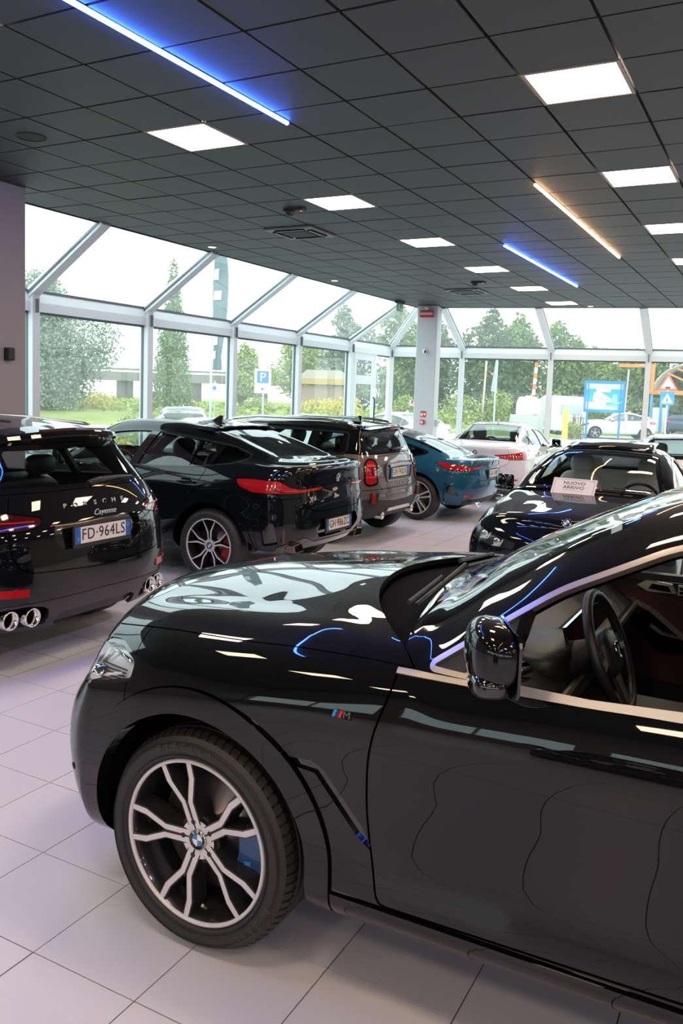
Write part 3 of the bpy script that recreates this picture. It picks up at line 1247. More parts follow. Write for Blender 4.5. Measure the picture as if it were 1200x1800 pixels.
# speaker, smoke detectors, air cassettes, exit sign
r = empty('ceiling_speaker', (-5.57, 4.92, H))
tag(r, 'round dark loudspeaker grille set into a tile at the upper left', 'speaker')
MB().lathe([(.108, -.004), (.115, -.010), (.123, -.006), (.125, 0)], axis='z', n=32).build('rim', grid_mat, r, True)
MB().lathe([(.0001, -.008), (.06, -.008), (.108, -.004)], axis='z', n=32).build('grille', mat('speaker_grille', (.035, .032, .032), .7, bump=.8, bump_scale=500), r)
for x, y, lab in ((-4.92, 7.94, 'black smoke detector on the ceiling beside the second panel light'), (-4.9, 13.95, 'black smoke detector on the ceiling far down the room')):
    r = empty('smoke_detector', (x, y, H))
    tag(r, lab, 'detector', 'ceiling smoke detectors')
    MB().box((0, 0, -.014), (.24, .09, .028)).build('base', dark_trim, r)
    MB().lathe([(.0001, -.075), (.035, -.072), (.05, -.055), (.052, -.028), (.05, -.02)], axis='z', n=20, center=(-.06, 0, 0)).build('head', dark_trim, r, True)
    MB().lathe([(.0001, -.036), (.009, -.034), (.01, -.028)], axis='z', n=10, center=(.08, 0, 0)).build('indicator', mat('red_led', (.6, .02, .02), .4, emit=(1, .05, .05), power=1.5), r)
for x, y, lab in ((-5.54, 9.08, 'square four-way air conditioning cassette behind the nearer smoke detector'), (-5.52, 15.1, 'square four-way air conditioning cassette far down the ceiling')):
    r = empty('air_cassette', (x, y, H))
    tag(r, lab, 'air conditioner', 'ceiling air cassettes')
    mb = MB()
    mb.prism([(-.33, -.33), (.33, -.33), (.33, .33), (-.33, .33)], .03, lambda u, v, w: (u, v, -.03 + w))
    bevel(mb.build('housing', mat('cassette_grey', (.16, .165, .17), .5), r), .012)
    MB().box((0, 0, -.034), (.34, .34, .01)).build('intake_grille', grid_mat, r)
    for a in range(4):
        R = Matrix.Rotation(a * math.pi / 2, 3, 'Z')
        o = MB().box(R @ Vector((0, .25, -.034)), (.40, .06, .01), a * math.pi / 2).build('outlet', void_black, r)
        MB().box(R @ Vector((0, .245, -.042)), (.38, .03, .006), a * math.pi / 2).build('flap', mat('cassette_grey', ()), o)
r = empty('exit_sign', (-7.48, 16.4, H))
tag(r, 'small green emergency exit sign hanging from the ceiling edge', 'sign')
MB().box((0, 0, -.03), (.10, .30, .06)).build('bracket', dark_trim, r)
MB().box((0, 0, -.14), (.03, .26, .16)).build('sign_board', mat('exit_green', (.05, .33, .12), .4), r)
for pts in ([(.016, .02, -.10), (.016, .05, -.16)], [(.016, .03, -.12), (.016, -.02, -.13)], [(.016, .05, -.16), (.016, .0, -.20)]):
    pass
fig = MB().box((.017, .05, -.13), (.003, .05, .07)).box((.017, .05, -.085), (.003, .03, .03)).box((.017, .03, -.185), (.003, .03, .05)).box((.017, .075, -.18), (.003, .03, .05))
fig.build('running_figure', white_enamel, r)
MB().box((.017, -.06, -.14), (.003, .06, .11)).build('exit_door_symbol', white_enamel, r)

# ------------------------------------------------------------------ floor
FT, FX0, FY0 = .44116, -2.0981, 1.8631
floor_mat = mat('floor_tile', (.70, .695, .765), .30, noise=(1.3, .05), spec=.5)
grout = mat('floor_joint', (.075, .055, .045), .8)
mb = MB().add([(-12.5, YB, -.006), (XR, YB, -.006), (XR, 23, -.006), (-12.5, 19.0, -.006), (-9.0, 19.1, -.006)], [(0, 1, 2, 3, 4)])
mb = MB().add([(-9.0, YB, -.004), (XR, YB, -.004), (XR, 19.1 + .163 * (XR + 9.0), -.004), (-9.0, 19.1, -.004)], [(0, 1, 2, 3)])
floor = structure(mb.build('floor', grout))
foot = [(-2.45, -.0, 2.3, 3.95), (-8.5, -3.2, -4.3, 5.1), (-8.4, 6.6, -4.1, 8.2), (-8.4, 9.1, -4.6, 10.8), (-8.2, 11.7, -4.1, 13.3), (-2.4, 7.1, -.8, 11.4), (-5.7, 14.1, -4.1, 18.3)]
foot[0] = (-2.35, 2.35, 2.3, 3.95)
foot[1] = (-8.7, 3.4, -4.3, 5.0)
glass_far = lambda x: 19.05 + .163 * (x + 8.9)
tiles = []
for a in range(-16, 30):
    for b in range(-25, 48):
        x, y = FX0 + FT * a, FY0 + FT * b
        if x < -9.0 or x > XR - .4 or y + FT > glass_far(x):
            continue
        c = in_frame((x + FT / 2, y + FT / 2, 0), 90)
        hidden = any(f[0] < x and x + FT < f[2] and f[1] < y and y + FT < f[3] for f in foot)
        size = 1.0 / c[2] ** 3 if c and not hidden else 0
        # what the front car covers from the camera
        if c and c[0] > 700 and c[1] < 1560:
            size *= .02
        if c and c[0] > 300 and 1000 < c[1] < 1560:
            size *= .02
        tiles.append((size, x, y))
tiles.sort(key=lambda t: -t[0])
g = .0022
ft_me = MB().prism([(g, g), (FT - g, g), (FT - g, FT - g), (g, FT - g)], .004, lambda u, v, w: (u, v, -.004 + w)).mesh('floor_tile')
ft_me.materials.append(floor_mat)
rest = MB()
for k, (size, x, y) in enumerate(tiles):
    if k < 240 and size > 0:
        o = bpy.data.objects.new('floor_tile', ft_me)
        col.objects.link(o)
        o.location = (x, y, 0)
        o.parent = floor
    else:
        rest.add([(x + g, y + g, 0), (x + FT - g, y + g, 0), (x + FT - g, y + FT - g, 0), (x + g, y + FT - g, 0)], [(0, 1, 2, 3)])
o = rest.build('floor_tile_field', floor_mat, floor)
o['kind'] = 'stuff'

# ------------------------------------------------------------------ glazed walls: posts, transoms, rafters, panes
alu = mat('white_aluminium', (.78, .80, .80), .35)
alu_dark = mat('grey_gasket', (.12, .15, .155), .6)
pane_mat = glass('facade_glass', (.84, .93, .92), .9, ior=1.45, dust_veil=.075)
wall_mat = mat('wall_plaster', (.33, .30, .285), .8)
XG, ZT0, ZT1 = -8.92, 2.82, 3.08
n_trim = [0]
n_win = [0]


def trim(mb, material=alu, label=None):
    n_trim[0] += 1
    return structure(mb.build(f'trim_{n_trim[0]}', material), label)


def bay(p0, p1, q0, q1, zt=H - .01):
    """one bay between two posts: p at the glass line, q at the ceiling edge (xy points)"""
    n_win[0] += 1
    p0, p1, q0, q1 = (Vector((*p, 0)) for p in (p0, p1, q0, q1))
    along = (p1 - p0).normalized()
    inward = Vector((-along.y, along.x, 0))
    if inward.dot(q0 - p0) < 0:
        inward = -inward
    up = Vector((0, 0, 1))
    fr = MB()
    g0, g1 = p0 + along * .05, p1 - along * .05
    fr.bar(g0 + up * .06, g1 + up * .06, .06, .12)
    fr.bar(g0 + up * (ZT0 - .015), g1 + up * (ZT0 - .015), .05, .03)
    fr.bar(g0 + up * .1, g0 + up * ZT0, .03, .05, inward)
    fr.bar(g1 + up * .1, g1 + up * ZT0, .03, .05, inward)
    w = structure(fr.build(f'window_{n_win[0]}', alu_dark))
    pn = MB().add([g0 + up * .1, g1 + up * .1, g1 + up * ZT0, g0 + up * ZT0], [(0, 1, 2, 3)])
    pn.build('pane', pane_mat, w)
    a, b = p0 + along * .06 + up * ZT1, p1 - along * .06 + up * ZT1
    c, d = q1 + up * zt, q0 + up * zt
    MB().add([a, b, c, d], [(0, 1, 2, 3)]).build('sloping_pane', pane_mat, w)
    sl = (d - a).normalized()
    e = MB().bar(a + sl * .015, b + sl * .015, .05, .03)
    e.build('sill_gasket', alu_dark, w)
    # transom: upright face and sloping upper face
    prof = [(-.08, ZT0), (.07, ZT0), (.07, ZT0 + .12), (.02, ZT1 + .01), (-.08, ZT1 + .01)]
    L = (p1 - p0).length
    tm = MB().prism(prof, L - .05, lambda u, v, s: p0 + along * (.025 + s) + inward * u + up * v)
    trim(tm)
    return along, inward


def post(p, q, along, inward, wide=.07):
    p, q = Vector((*p, 0)), Vector((*q, 0))
    up = Vector((0, 0, 1))
    m = MB().bar(p + inward * .03, p + inward * .03 + up * (ZT1 - .02), wide * 1.75, .16, inward)
    o = trim(m)
    k = MB().bar(p + inward * .07 + up * (ZT0 - .02), p + inward * .07 + up * (ZT1 - .1), .018, .16, inward)
    k.build('joint', alu_dark, o)
    a = p + up * (ZT1 - .03) + inward * .03
    b = q + up * (H + .02)
    n = (b - a).cross(along).normalized()
    r = MB().bar(a - (b - a).normalized() * .06, b, .15, .11, n)
    ro = trim(r)
    for sg in (-1, 1):
        MB().bar(a + along * sg * .079, b + along * sg * .079, .012, .03, n).build('edge_gasket', alu_dark, ro)


ys = [1.07, 3.34, 5.61, 7.87, 10.1, 12.35, 14.6, 16.87, 19.1]
ly = Vector((0, 1, 0))
lx = Vector((1, 0, 0))
for k, (y0, y1) in enumerate(zip(ys[:-1], ys[1:])):
    q0, q1 = (XL, y0), (XL, min(y1, far_y(XL)) if k == len(ys) - 2 else y1)
    bay((XG, y0), (XG, y1), q0, q1)
for y in ys[:-1]:
    post((XG, y), (XL, y), ly, lx)
# corner post and hip
fd = Vector((1, .163, 0)).normalized()
fi = Vector((fd.y, -fd.x, 0))
corner, ccorner = (XG, 19.1), (XL, far_y(XL))
post(corner, ccorner, (ly * .6 + fd * .8).normalized(), (lx + fi).normalized())
fx = [-7.12, -5.05, -2.93, -.8, 1.33, 3.46, 5.6, 7.73, 9.86]
pts = [corner] + [(x, 19.1 + .163 * (x - XG)) for x in fx]
qs = [ccorner] + [(x, far_y(x)) for x in fx]
qs = [ccorner] + [(x + .05, far_y(x + .05)) for x in fx]
for k in range(len(pts) - 1):
    bay(pts[k], pts[k + 1], qs[k], qs[k + 1])
for p, q in zip(pts[1:], qs[1:]):
    post(p, q, fd, fi)
# the glass door in the last bay of the left wall
dr = MB()
for y in (17.12, 18.16):
    dr.bar((XG + .02, y, 0), (XG + .02, y, ZT0), .10, .09, (1, 0, 0))
for z in (2.20, .12, 2.76):
    dr.bar((XG + .02, 17.07, z), (XG + .02, 18.2, z), .075, .20 if z > 1 else .12)
door = structure(dr.build('door_1', alu), 'white framed glass entrance door in the far left corner')
hd = MB().tube([(XG + .08, 18.05, 1.05), (XG + .12, 18.05, 1.1), (XG + .12, 18.05, 1.75), (XG + .08, 18.05, 1.8)], .018, 8)
hd.build('door_handle', black_plastic, door, True)
for k, ch in enumerate('ENT'):
    text('door_letter', ch, .30, (XG + .012, 18.42, 2.28 - .38 * k), (0, 1, 0), (0, 0, 1), white_enamel, door, .002)

# walls the camera does not face
mb = MB().box((-9.05, (YB + .98) / 2, H / 2), (.2, .98 - YB, H + .4))
structure(mb.build('wall_left', wall_mat))
mb = MB()
x0, x1 = -9.15, XR + .1
mb.box(((x0 + x1) / 2, YB - .1, .5), (x1 - x0, .2, 1.0)).box(((x0 + x1) / 2, YB - .1, (2.25 + H + .2) / 2), (x1 - x0, .2, H + .2 - 2.25))
for k in range(7):
    mb.box((x0 + (x1 - x0) * k / 6, YB - .1, 1.62), (.5, .2, 1.3))
structure(mb.build('wall_back', wall_mat))
for k in range(6):
    n_win[0] += 1
    a, b = x0 + (x1 - x0) * k / 6 + .25, x0 + (x1 - x0) * (k + 1) / 6 - .25
    w = MB().bar((a, YB - .1, 1.03), (b, YB - .1, 1.03), .06, .06).bar((a, YB - .1, 2.22), (b, YB - .1, 2.22), .06, .06).bar(((a + b) / 2, YB - .1, 1.0), ((a + b) / 2, YB - .1, 2.25), .06, .06, (1, 0, 0))
    w = structure(w.build(f'window_{n_win[0]}', alu))
    MB().add([(a, YB - .1, 1.0), (b, YB - .1, 1.0), (b, YB - .1, 2.25), (a, YB - .1, 2.25)], [(0, 1, 2, 3)]).build('pane', pane_mat, w)
mb = MB().box((XR + .1, (YB + 22) / 2, H / 2), (.2, 22 - YB, H + .4))
structure(mb.build('wall_right', wall_mat))

# pillars
o = MB().box((-7.36, 5.80, H / 2), (.56, .76, H)).build('wall_pier', wall_mat)
o['kind'] = 'structure'
o['label'] = 'plain grey wall pier at the left edge of the picture'
pil_mat = mat('pillar_white', (.60, .62, .62), .7)
R45 = math.atan2(.163, 1)
pc = Vector((-7.28, 17.60, 0))
pil = MB().box((pc.x, pc.y, H / 2), (.46, .46, H), R45).build('pillar', pil_mat)
bevel(pil, .02)
pil['kind'] = 'structure'
pil['label'] = 'square white pillar in the far left corner'

# things fixed to the pillar and the glass
ca, sa = math.cos(R45), math.sin(R45)
fx_, fy_ = Vector((ca, sa, 0)), Vector((-sa, ca, 0))


def on_pillar(side, u, z, d):
    """point on the near (side 0) or right (side 1) face of the far pillar"""
    if side == 0:
        return Vector((pc.x, pc.y, z)) + fx_ * u - fy_ * (.23 + d)
    return Vector((pc.x, pc.y, z)) + fx_ * (.23 + d) + fy_ * u


r = empty('alarm_sounder', on_pillar(0, 0, 3.68, 0), R45)
tag(r, 'red and white alarm lamp box at the top of the white pillar', 'alarm')
MB().box((0, -.05, 0), (.29, .10, .15)).build('box', mat('alarm_red', (.45, .03, .03), .4), r)
MB().box((0, -.102, 0), (.27, .006, .05)).build('white_band', mat('alarm_band', (.6, .45, .44), .4), r)
blob('flash_dome', (0, -.05, .12), (.10, .09, .08), white_plastic, r, .9, 8)
r = empty('security_camera', on_pillar(0, -.02, 2.86, 0), R45)
tag(r, 'small white dome camera halfway up the white pillar', 'camera')
blob('dome', (0, -.035, 0), (.10, .09, .12), white_plastic, r, .9, 8)
blob('camera_eye', (.02, -.075, -.01), (.05, .03, .06), dark_trim, r, .9, 6)
r = empty('fire_sign', on_pillar(0, 0, 1.47, 0), R45)
tag(r, 'red fire call point sign on the white pillar, upper of two', 'sign')
MB().box((0, -.004, 0), (.13, .008, .13)).build('sign_board', mat('fire_red', (.65, .04, .03), .4), r)
MB().box((-.032, -.010, -.01), (.04, .004, .07)).build('flame_symbol', white_enamel, r)
MB().box((.030, -.010, .0), (.045, .004, .05)).build('hand_symbol', white_enamel, r)
r = empty('call_point', on_pillar(0, -.01, 1.29, 0), R45)
tag(r, 'red fire alarm push button box on the white pillar, lower of two', 'alarm')
bevel(MB().box((0, -.025, 0), (.10, .05, .10)).build('box', MATS['fire_red'], r), .008)
MB().box((-.01, -.052, 0), (.05, .006, .05)).build('button', white_enamel, r)
r = empty('dispenser', on_pillar(1, 0, 1.27, 0), R45 + math.pi / 2)
tag(r, 'small white wall dispenser with a blue mark on the right face of the pillar', 'dispenser')
bevel(MB().box((0, -.04, 0), (.12, .08, .16)).build('box', white_plastic, r), .01)
MB().box((0, -.082, .01), (.05, .004, .06)).build('blue_mark', blue_enamel, r)
r = empty('wall_speaker', (-7.08, 5.95, 2.17))
tag(r, 'small black wall speaker on the grey pier at the left edge', 'speaker')
bevel(MB().box((.035, 0, 0), (.07, .09, .13)).build('cabinet', black_plastic, r), .012, 2)
MB().box((.072, 0, 0), (.004, .07, .10)).build('grille', dark_trim, r)
r = empty('extinguisher_sign', (-8.25, 19.05, 1.69), .163)
tag(r, 'small white and red sign stuck on the far glass left of the pillar', 'sign')
MB().box((0, 0, 0), (.13, .02, .15)).build('sign_board', white_plastic, r)
MB().box((.0, -.012, .02), (.03, .006, .07)).box((.02, -.012, .05), (.05, .006, .02)).build('red_symbol', mat('fire_red', ()), r)
# ------------------------------------------------------------------ the black coupe-SUV in front
def build_hero():
    root = empty('car', (-1.66, 3.12, 0), 0.0)
    tag(root, 'big glossy black coupe SUV in front, with open driver window and blue front brake caliper', 'car')
    P = paint('black_paint', (.0022, .0024, .003))
    L = [
        [(-.5, .78, .20), (0, .84, .24), (.5, .86, .25), (1.5, .86, .27), (2.5, .86, .29), (3.4, .80, .32)],
        [(-.5, .90, .29), (0, .95, .33), (.5, .972, .345), (1.5, .975, .36), (2.5, .97, .38), (3.4, .88, .42)],
        [(-.5, .955, .48), (-.2, .985, .52), (.15, .985, .53), (.5, .965, .52), (1.2, .955, .53), (2.2, .96, .54), (2.7, .985, .56), (3, .985, .56), (3.4, .93, .58)],
        [(-.5, .955, .70), (-.2, .985, .73), (.1, .985, .74), (.5, .968, .74), (1.2, .962, .74), (2.1, .97, .76), (2.6, .99, .8), (3, .99, .82), (3.4, .95, .84)],
        [(-.5, .925, .86), (-.2, .962, .90), (.1, .972, .925), (.6, .975, .945), (1.2, .972, .96), (2.1, .975, .98), (2.6, .98, 1.0), (3, .97, 1.01), (3.4, .92, 1.02)],
        [(-.5, .83, .97), (-.2, .885, 1.02), (.1, .905, 1.045), (.4, .912, 1.07), (.7, .918, 1.09), (1.2, .925, 1.115), (2, .925, 1.145), (2.6, .915, 1.17), (3.0, .89, 1.18), (3.4, .85, 1.15)],
        [(-.5, .68, 1.042), (-.2, .77, 1.078), (.1, .81, 1.095), (.4, .835, 1.12), (.62, .86, 1.122), (.74, .885, 1.118), (.9, .83, 1.225), (1.13, .768, 1.385), (1.42, .715, 1.53), (1.7, .69, 1.59), (2.0, .68, 1.61), (2.3, .675, 1.585), (2.6, .67, 1.515), (2.9, .67, 1.42), (3.2, .675, 1.31), (3.4, .68, 1.23)],
        [(-.5, .5, 1.07), (0, .56, 1.115), (.4, .62, 1.155), (.60, .74, 1.155), (.70, .79, 1.165), (.9, .705, 1.30), (1.13, .64, 1.455), (1.42, .585, 1.595), (1.7, .565, 1.655), (2.0, .56, 1.67), (2.4, .555, 1.635), (2.8, .56, 1.535), (3.1, .57, 1.42), (3.4, .58, 1.28)],
        [(-.5, .27, 1.085), (0, .30, 1.138), (.4, .33, 1.182), (.52, .36, 1.192), (.62, .38, 1.215), (.9, .34, 1.385), (1.2, .32, 1.54), (1.5, .3, 1.64), (1.8, .29, 1.685), (2.1, .28, 1.695), (2.5, .28, 1.655), (2.9, .28, 1.55), (3.4, .29, 1.32)],
        [(-.85, 0, .99), (-.7, 0, 1.05), (-.5, 0, 1.092), (0, 0, 1.15), (.4, 0, 1.195), (.5, 0, 1.205), (.58, 0, 1.225), (.9, 0, 1.405), (1.2, 0, 1.55), (1.5, 0, 1.648), (1.8, 0, 1.69), (2.1, 0, 1.698), (2.5, 0, 1.66), (2.9, 0, 1.555), (3.4, 0, 1.33), (3.6, 0, 1.22), (4.0, 0, 1.1)],
    ]
    spec = dict(lines=L, wb=2.975, arch=.445, arch_out=.53, R=.376, halfwidth=.985, dx=.022, sub=[4, 6, 6, 7, 7, 8, 8, 8, 8], nf=26,
                front=dict(x=-.5, n=[2.1, 2.1, 2.1, 1.9, 1.5, 1.4], xs=[-.72, -.80, -.875, -.90, -.80, -.785], zs=[.20, .30, .48, .715, .85, .985]),
                rear=dict(x=3.4, n=2.4, xs=[3.85, 3.95, 4.0, 4.0, 3.98, 3.95], zs=[.3, .42, .6, .85, 1.05, 1.12]),
                refine=[(.30, .70, .50, .80, 2), (-1.2, -.30, .72, .99, 2), (.62, 2.05, 1.04, 1.17, 1), (-.58, .58, .30, .93, 1)],
                dlo=rpoly([(.80, 1.118), (1.25, 1.118), (2.0, 1.165), (2.9, 1.20), (2.95, 1.25), (2.6, 1.49), (2.3, 1.562), (2.0, 1.585), (1.72, 1.57), (1.42, 1.505), (1.13, 1.36), (.93, 1.215)], [.01, 0, 0, .05, .05, .1, .1, .1, .1, .05, .05, .05]),
                trim_w=.014, trim_mat=satin_chrome, pillar_mat=gloss_black,
                pillars=[[(1.86, 1.0), (2.02, 1.0), (1.96, 1.7), (1.82, 1.7)], [(1.005, 1.0), (1.03, 1.0), (1.09, 1.7), (1.065, 1.7)]],
                splits=[((1.03, 1.0), (1.085, 1.7)), ((1.95, 1.0), (1.9, 1.7))], windows=['mirror_triangle', 'front_window', 'rear_window'],
                window_mats={'front_window': 'open', 'rear_window': tint_glass, 'mirror_triangle': dark_trim}, arch_low=.0, arch_gap=.006, arch_off=.013,
                windscreen=lambda x, y, z, s, v, n: np.where((v > 6.4) & (x > .4), np.minimum(np.minimum(x - (.575 + .16 * y**2), 1.265 + .09 * y**2 - x), (v - 7.03) * .25), -1.0), frit=.022)
    b = car_common('car', spec, root, P)
    # bonnet, cowl and seams
    hood_rear = lambda y: .30 + .54 * y**2
    q = b.cut(lambda x, y, z, s, v, n: np.where(v > 4.8, np.minimum((v - 5.36) * .2, hood_rear(y) - x), -1.0), .006)
    panel('bonnet', q, P, root, 'merge', .002, .02)
    q = b.cut(lambda x, y, z, s, v, n: np.where(v > 5.0, np.minimum(np.minimum((v - 6.1) * .2, .575 + .16 * y**2 - x), x - .25), -1.0), .002)
    panel('cowl', q, void_black, root, 'merge', -.035, 0)
    # belt moulding in front of the door glass, doors
    q = b.cut(lambda x, y, z, s, v, n: np.where((v > 4.5) & (v < 5.6) & (y > .3) & (x > .69) & (x < 3.0), sdf(np.stack([x, z], 1), [(.69, 1.082), (1.22, 1.096), (1.6, 1.112), (2.0, 1.134), (2.0, 1.15), (1.4, 1.118), (.80, 1.099), (.69, 1.096)]), -1.0))
    panel('belt_moulding', q, satin_chrome, root, 'both', .006, .02)
    doorA = rpoly([(.705, 1.2), (.70, 1.06), (.652, .908), (.632, .80), (.632, .67), (.65, .54), (.685, .392), (1.85, .42), (1.97, .60), (2.0, .9), (1.985, 1.3)], [0, .1, .1, .1, .1, .1, .03, .08, .1, .1, 0])
    doorB = rpoly([(1.992, 1.3), (2.007, .9), (1.977, .60), (1.86, .42), (2.42, .44), (2.50, .60), (2.72, .95), (2.9, 1.1), (2.8, 1.3)], [0, .1, .1, .08, .08, .1, .1, .05, 0])
    side = lambda poly: (lambda x, y, z, s, v, n: np.where((v < 5.9) & (y > .3), sdf(np.stack([x, z], 1), poly), -1.0))
    fd = b.cut(side(doorA), .007)
    panel('front_door', fd, P, root, 'both', .0, .02)
    panel('rear_door', b.cut(side(doorB), .007), P, root, 'both', .0, .02)
    # air outlet behind the front wheel
    vent = [(.325, .765), (.445, .772), (.485, .752), (.625, .60), (.655, .535), (.60, .575), (.455, .735), (.33, .745)]
    q = b.cut(lambda x, y, z, s, v, n: np.where((v < 4.5) & (y > .3), sdf(np.stack([x, z], 1), vent), -1.0))
    panel('side_vent', q, gloss_black, root, 'both', -.012, 0)
    # sill
    q = b.cut(lambda x, y, z, s, v, n: np.where((v < 2) & (x > .50) & (x < 2.50), .385 + .012 * (x - .6) - z, -1.0), .004)
    panel('sill', q, P, root, 'both', .012, .03)
    # headlamp
    hl = rpoly([(-.305, .935), (-.305, .882), (-.46, .84), (b.sf(.80), .79), (b.sf(.6), .77), (b.sf(.42), .79), (b.sf(.42), .86), (b.sf(.65), .905), (-.60, .94), (-.42, .965)], [.03, .01, .02, .02, .02, .02, .02, .02, .02, .04])
    fl = lambda x, y, z, s, v, n: np.where((v < 5.6) & (s < -.2), sdf(np.stack([s, z], 1), hl), -1.0)
    lamp = b.cut(lambda x, y, z, s, v, n: fl(x, y, z, s, v, n) + .012, .0)
    D = lamp.D
    cover, edge = lamp.split(fl(D[:, 0], D[:, 1], D[:, 2], D[:, 6], D[:, 7], None))
    panel('headlight_seal', edge, gloss_black, root, 'both', -.004, .02)
    hp = panel('headlight', cover, clear_lens, root, 'both', .002, 0)
    bowl = panel_mesh('lamp_bowl', cover, -.035, 0)
    for sg, par in ((1, hp[0]), (-1, hp[1])):
        me = bowl if sg > 0 else panel_mesh('lamp_bowl', cover.mirror(), -.035, 0)
        link('lamp_bowl', me, mat('lamp_bowl_chrome', (.80, .86, .88), .22, .25), par)
        cx = []
        for sv in (-.56, b.sf(.62)):
            p, n = b.at_sz(sv, .855)
            p = Vector((p.x, p.y * sg, p.z))
            n = Vector((n.x, n.y * sg, n.z))
            mb = MB().lathe([(.034, -.055), (.036, -.02), (.030, -.012), (.026, -.012), (.018, -.018), (.0001, -.014)], axis='z', n=20)
            me2 = mb.mesh('lamp_projector')
            me2.transform(frame_matrix(p, (n + Vector((-1.2, 0, 0))).normalized()))
            link('lamp_projector', me2, chrome, par, True)
            # daytime light bar over and beside each projector
        pts = []
        for sv, z in ((-.38, .885), (-.50, .85), (-.58, .825), (b.sf(.76), .805), (b.sf(.6), .80)):
            p, n = b.at_sz(sv, z)
            p -= n * .03
            pts.append((p.x, p.y * sg, p.z))
        MB().tube(pts, .008, 8).build('light_bar', white_plastic, par, True)
        pts = []
        for sv, z in ((-.50, .945), (-.56, .88), (b.sf(.80), .82)):
            p, n = b.at_sz(sv, z)
            p -= n * .025
            pts.append((p.x, p.y * sg, p.z))
        MB().tube(pts, .008, 8).build('light_bar', white_plastic, par, True)
        for k in range(5):
            pts = []
            for sv in (-.36, -.44, -.52):
                p, n = b.at_sz(sv, .852 + .012 * k)
                p -= n * .026
                pts.append((p.x, p.y * sg, p.z))
            MB().tube(pts, .0028, 5).build('lamp_fin', dark_trim, par)
        pts = []
        for sv, z in ((-.345, .93), (-.46, .945), (-.54, .90), (-.60, .84)):
            p, n = b.at_sz(sv, z)
            p -= n * .022
            pts.append((p.x, p.y * sg, p.z))
        MB().tube(pts, .006, 6).build('chrome_edge', chrome, par, True)
        p, n = b.at_sz(b.sf(.78), .83)
        p -= n * .035
        MB().box((p.x, p.y * sg, p.z), (.012, .012, .04)).build('light_accent', blue_enamel, par)
    # bumper seams: fender edge below the lamp, kidney grille, lower intake
    fs = lambda poly: (lambda x, y, z, s, v, n: np.where((v < 5.6) & (s < -.3), sdf(np.stack([s, z], 1), poly), -1.0))
    c0 = b.s_front
    kid = rpoly([(c0 + .02, .60), (c0 + .02, .86), (c0 + .32, .85), (c0 + .35, .76), (c0 + .28, .60)], .04)
    panel('kidney_grille', b.cut(fs(kid), .004), gloss_black, root, 'both', -.01, .03)
    inta = rpoly([(c0 - .1, .34), (c0 - .1, .50), (c0 + .55, .50), (c0 + .62, .36)], .03)
    panel('lower_intake', b.cut(fs(inta), .002), black_plastic, root, 'merge', -.02, 0)
    cur = rpoly([(b.sf(.70), .36), (b.sf(.74), .60), (b.sf(.80), .60), (b.sf(.78), .36)], .02)
    panel('air_curtain', b.cut(fs(cur), .002), black_plastic, root, 'both', -.015, 0)
    q = b.cut(lambda x, y, z, s, v, n: np.where(v < 5.36, -.315 - s, -1.0) + 0 * x, .005)
    panel('front_bumper', q, P, root, 'merge', .0, .02)
    panel('body_shell', b.rest, P, root, 'merge', .0, .02)
    # parking sensor on the bumper corner
    for sg in (-1, 1):
        p, n = b.at_sz(-.60, .485)
        p = Vector((p.x, p.y * sg, p.z))
        n = Vector((n.x, n.y * sg, n.z))
        me = MB().lathe([(.0001, .004), (.011, .004), (.012, .002), (.0145, .002), (.0145, -.004)], axis='z', n=16).mesh('parking_sensor')
        me.transform(frame_matrix(p, n))
        link('parking_sensor', me, P, root, True)
    # wing badge: three stripes and a letter
    for sg in (-1, 1):
        p, n = b.at(.545, .942)
        p.y *= sg
        n = Vector((n.x, n.y * sg, n.z))
        ux = Vector((1, 0, 0)) if sg < 0 else Vector((-1, 0, 0))
        Mx = frame_matrix(p, n)
        bd = MB().add([(-.032, -.013, 0), (.034, -.013, 0), (.034, .010, 0), (-.024, .010, 0)], [(0, 1, 2, 3)])
        bd.prism([(-.034, -.012), (.034, -.012), (.034, .012), (-.026, .012)], .002, lambda u, v, w: (u, v, w))
        me = bd.mesh('wing_badge')
        me.transform(Mx)
        o = link('wing_badge', me, gloss_black, root)
        for k, m_ in enumerate((stripe_lightblue, stripe_darkblue, stripe_red)):
            x0 = -.032 + .0105 * k
            me = MB().add([(x0, -.011, .0028), (x0 + .0095, -.011, .0028), (x0 + .0165, .011, .0028), (x0 + .007, .011, .0028)], [(0, 1, 2, 3)]).mesh('badge_stripe')
            me.transform(Mx)
            link('badge_stripe', me, m_, o)
        me = text_mesh('M', .030, .0008)
        me.transform(Mx @ Matrix.Translation((.018, 0, .003)) @ Matrix.Diagonal((1.1, 1, 1, 1)))
        link('badge_letter', me, chrome, o)
    # wheels
    for x, fr in ((0.0, True), (2.975, False)):
        for sg in (-1, 1):
            make_wheel(root, (x, sg * .968, .376), .376, .285, .275, 'wide_y', sg, math.radians(180), fine=(fr and sg < 0), caliper=caliper_blue)
    # tyre lettering
    tl = []
    # mirrors
    door_mirror(root, (1.02, -1.07, 1.235), P, -1, 1.0, True)
    door_mirror(root, (1.055, 1.075, 1.235), P, 1, 1.0)
    # wipers on the cowl
    zc = lambda x, y: b.at_xy(x, y)[0].z
    wiper(root, (.60, -.56, zc(.60, .56) + .0), (.55, .06, zc(.555, .06)), (-.35, 0, 1))
    wiper(root, (.58, .0, zc(.58, 0) + .0), (.62, .56, zc(.62, .56)), (-.35, 0, 1))
    # cabin
    MB().box((1.75, 0, .40), (2.6, 1.6, .05)).build('cabin_floor', void_black, root)
    dashboard(root, .68, 1.055, .80, leather_black)
    blob('instrument_cowl', (.98, -.38, 1.05), (.22, .40, .12), leather_black, root, .6)
    MB().box((1.075, -.12, 1.115), (.012, .62, .10), M=Matrix.Rotation(math.radians(-14), 3, 'Y')).build('display', gloss_black, root)
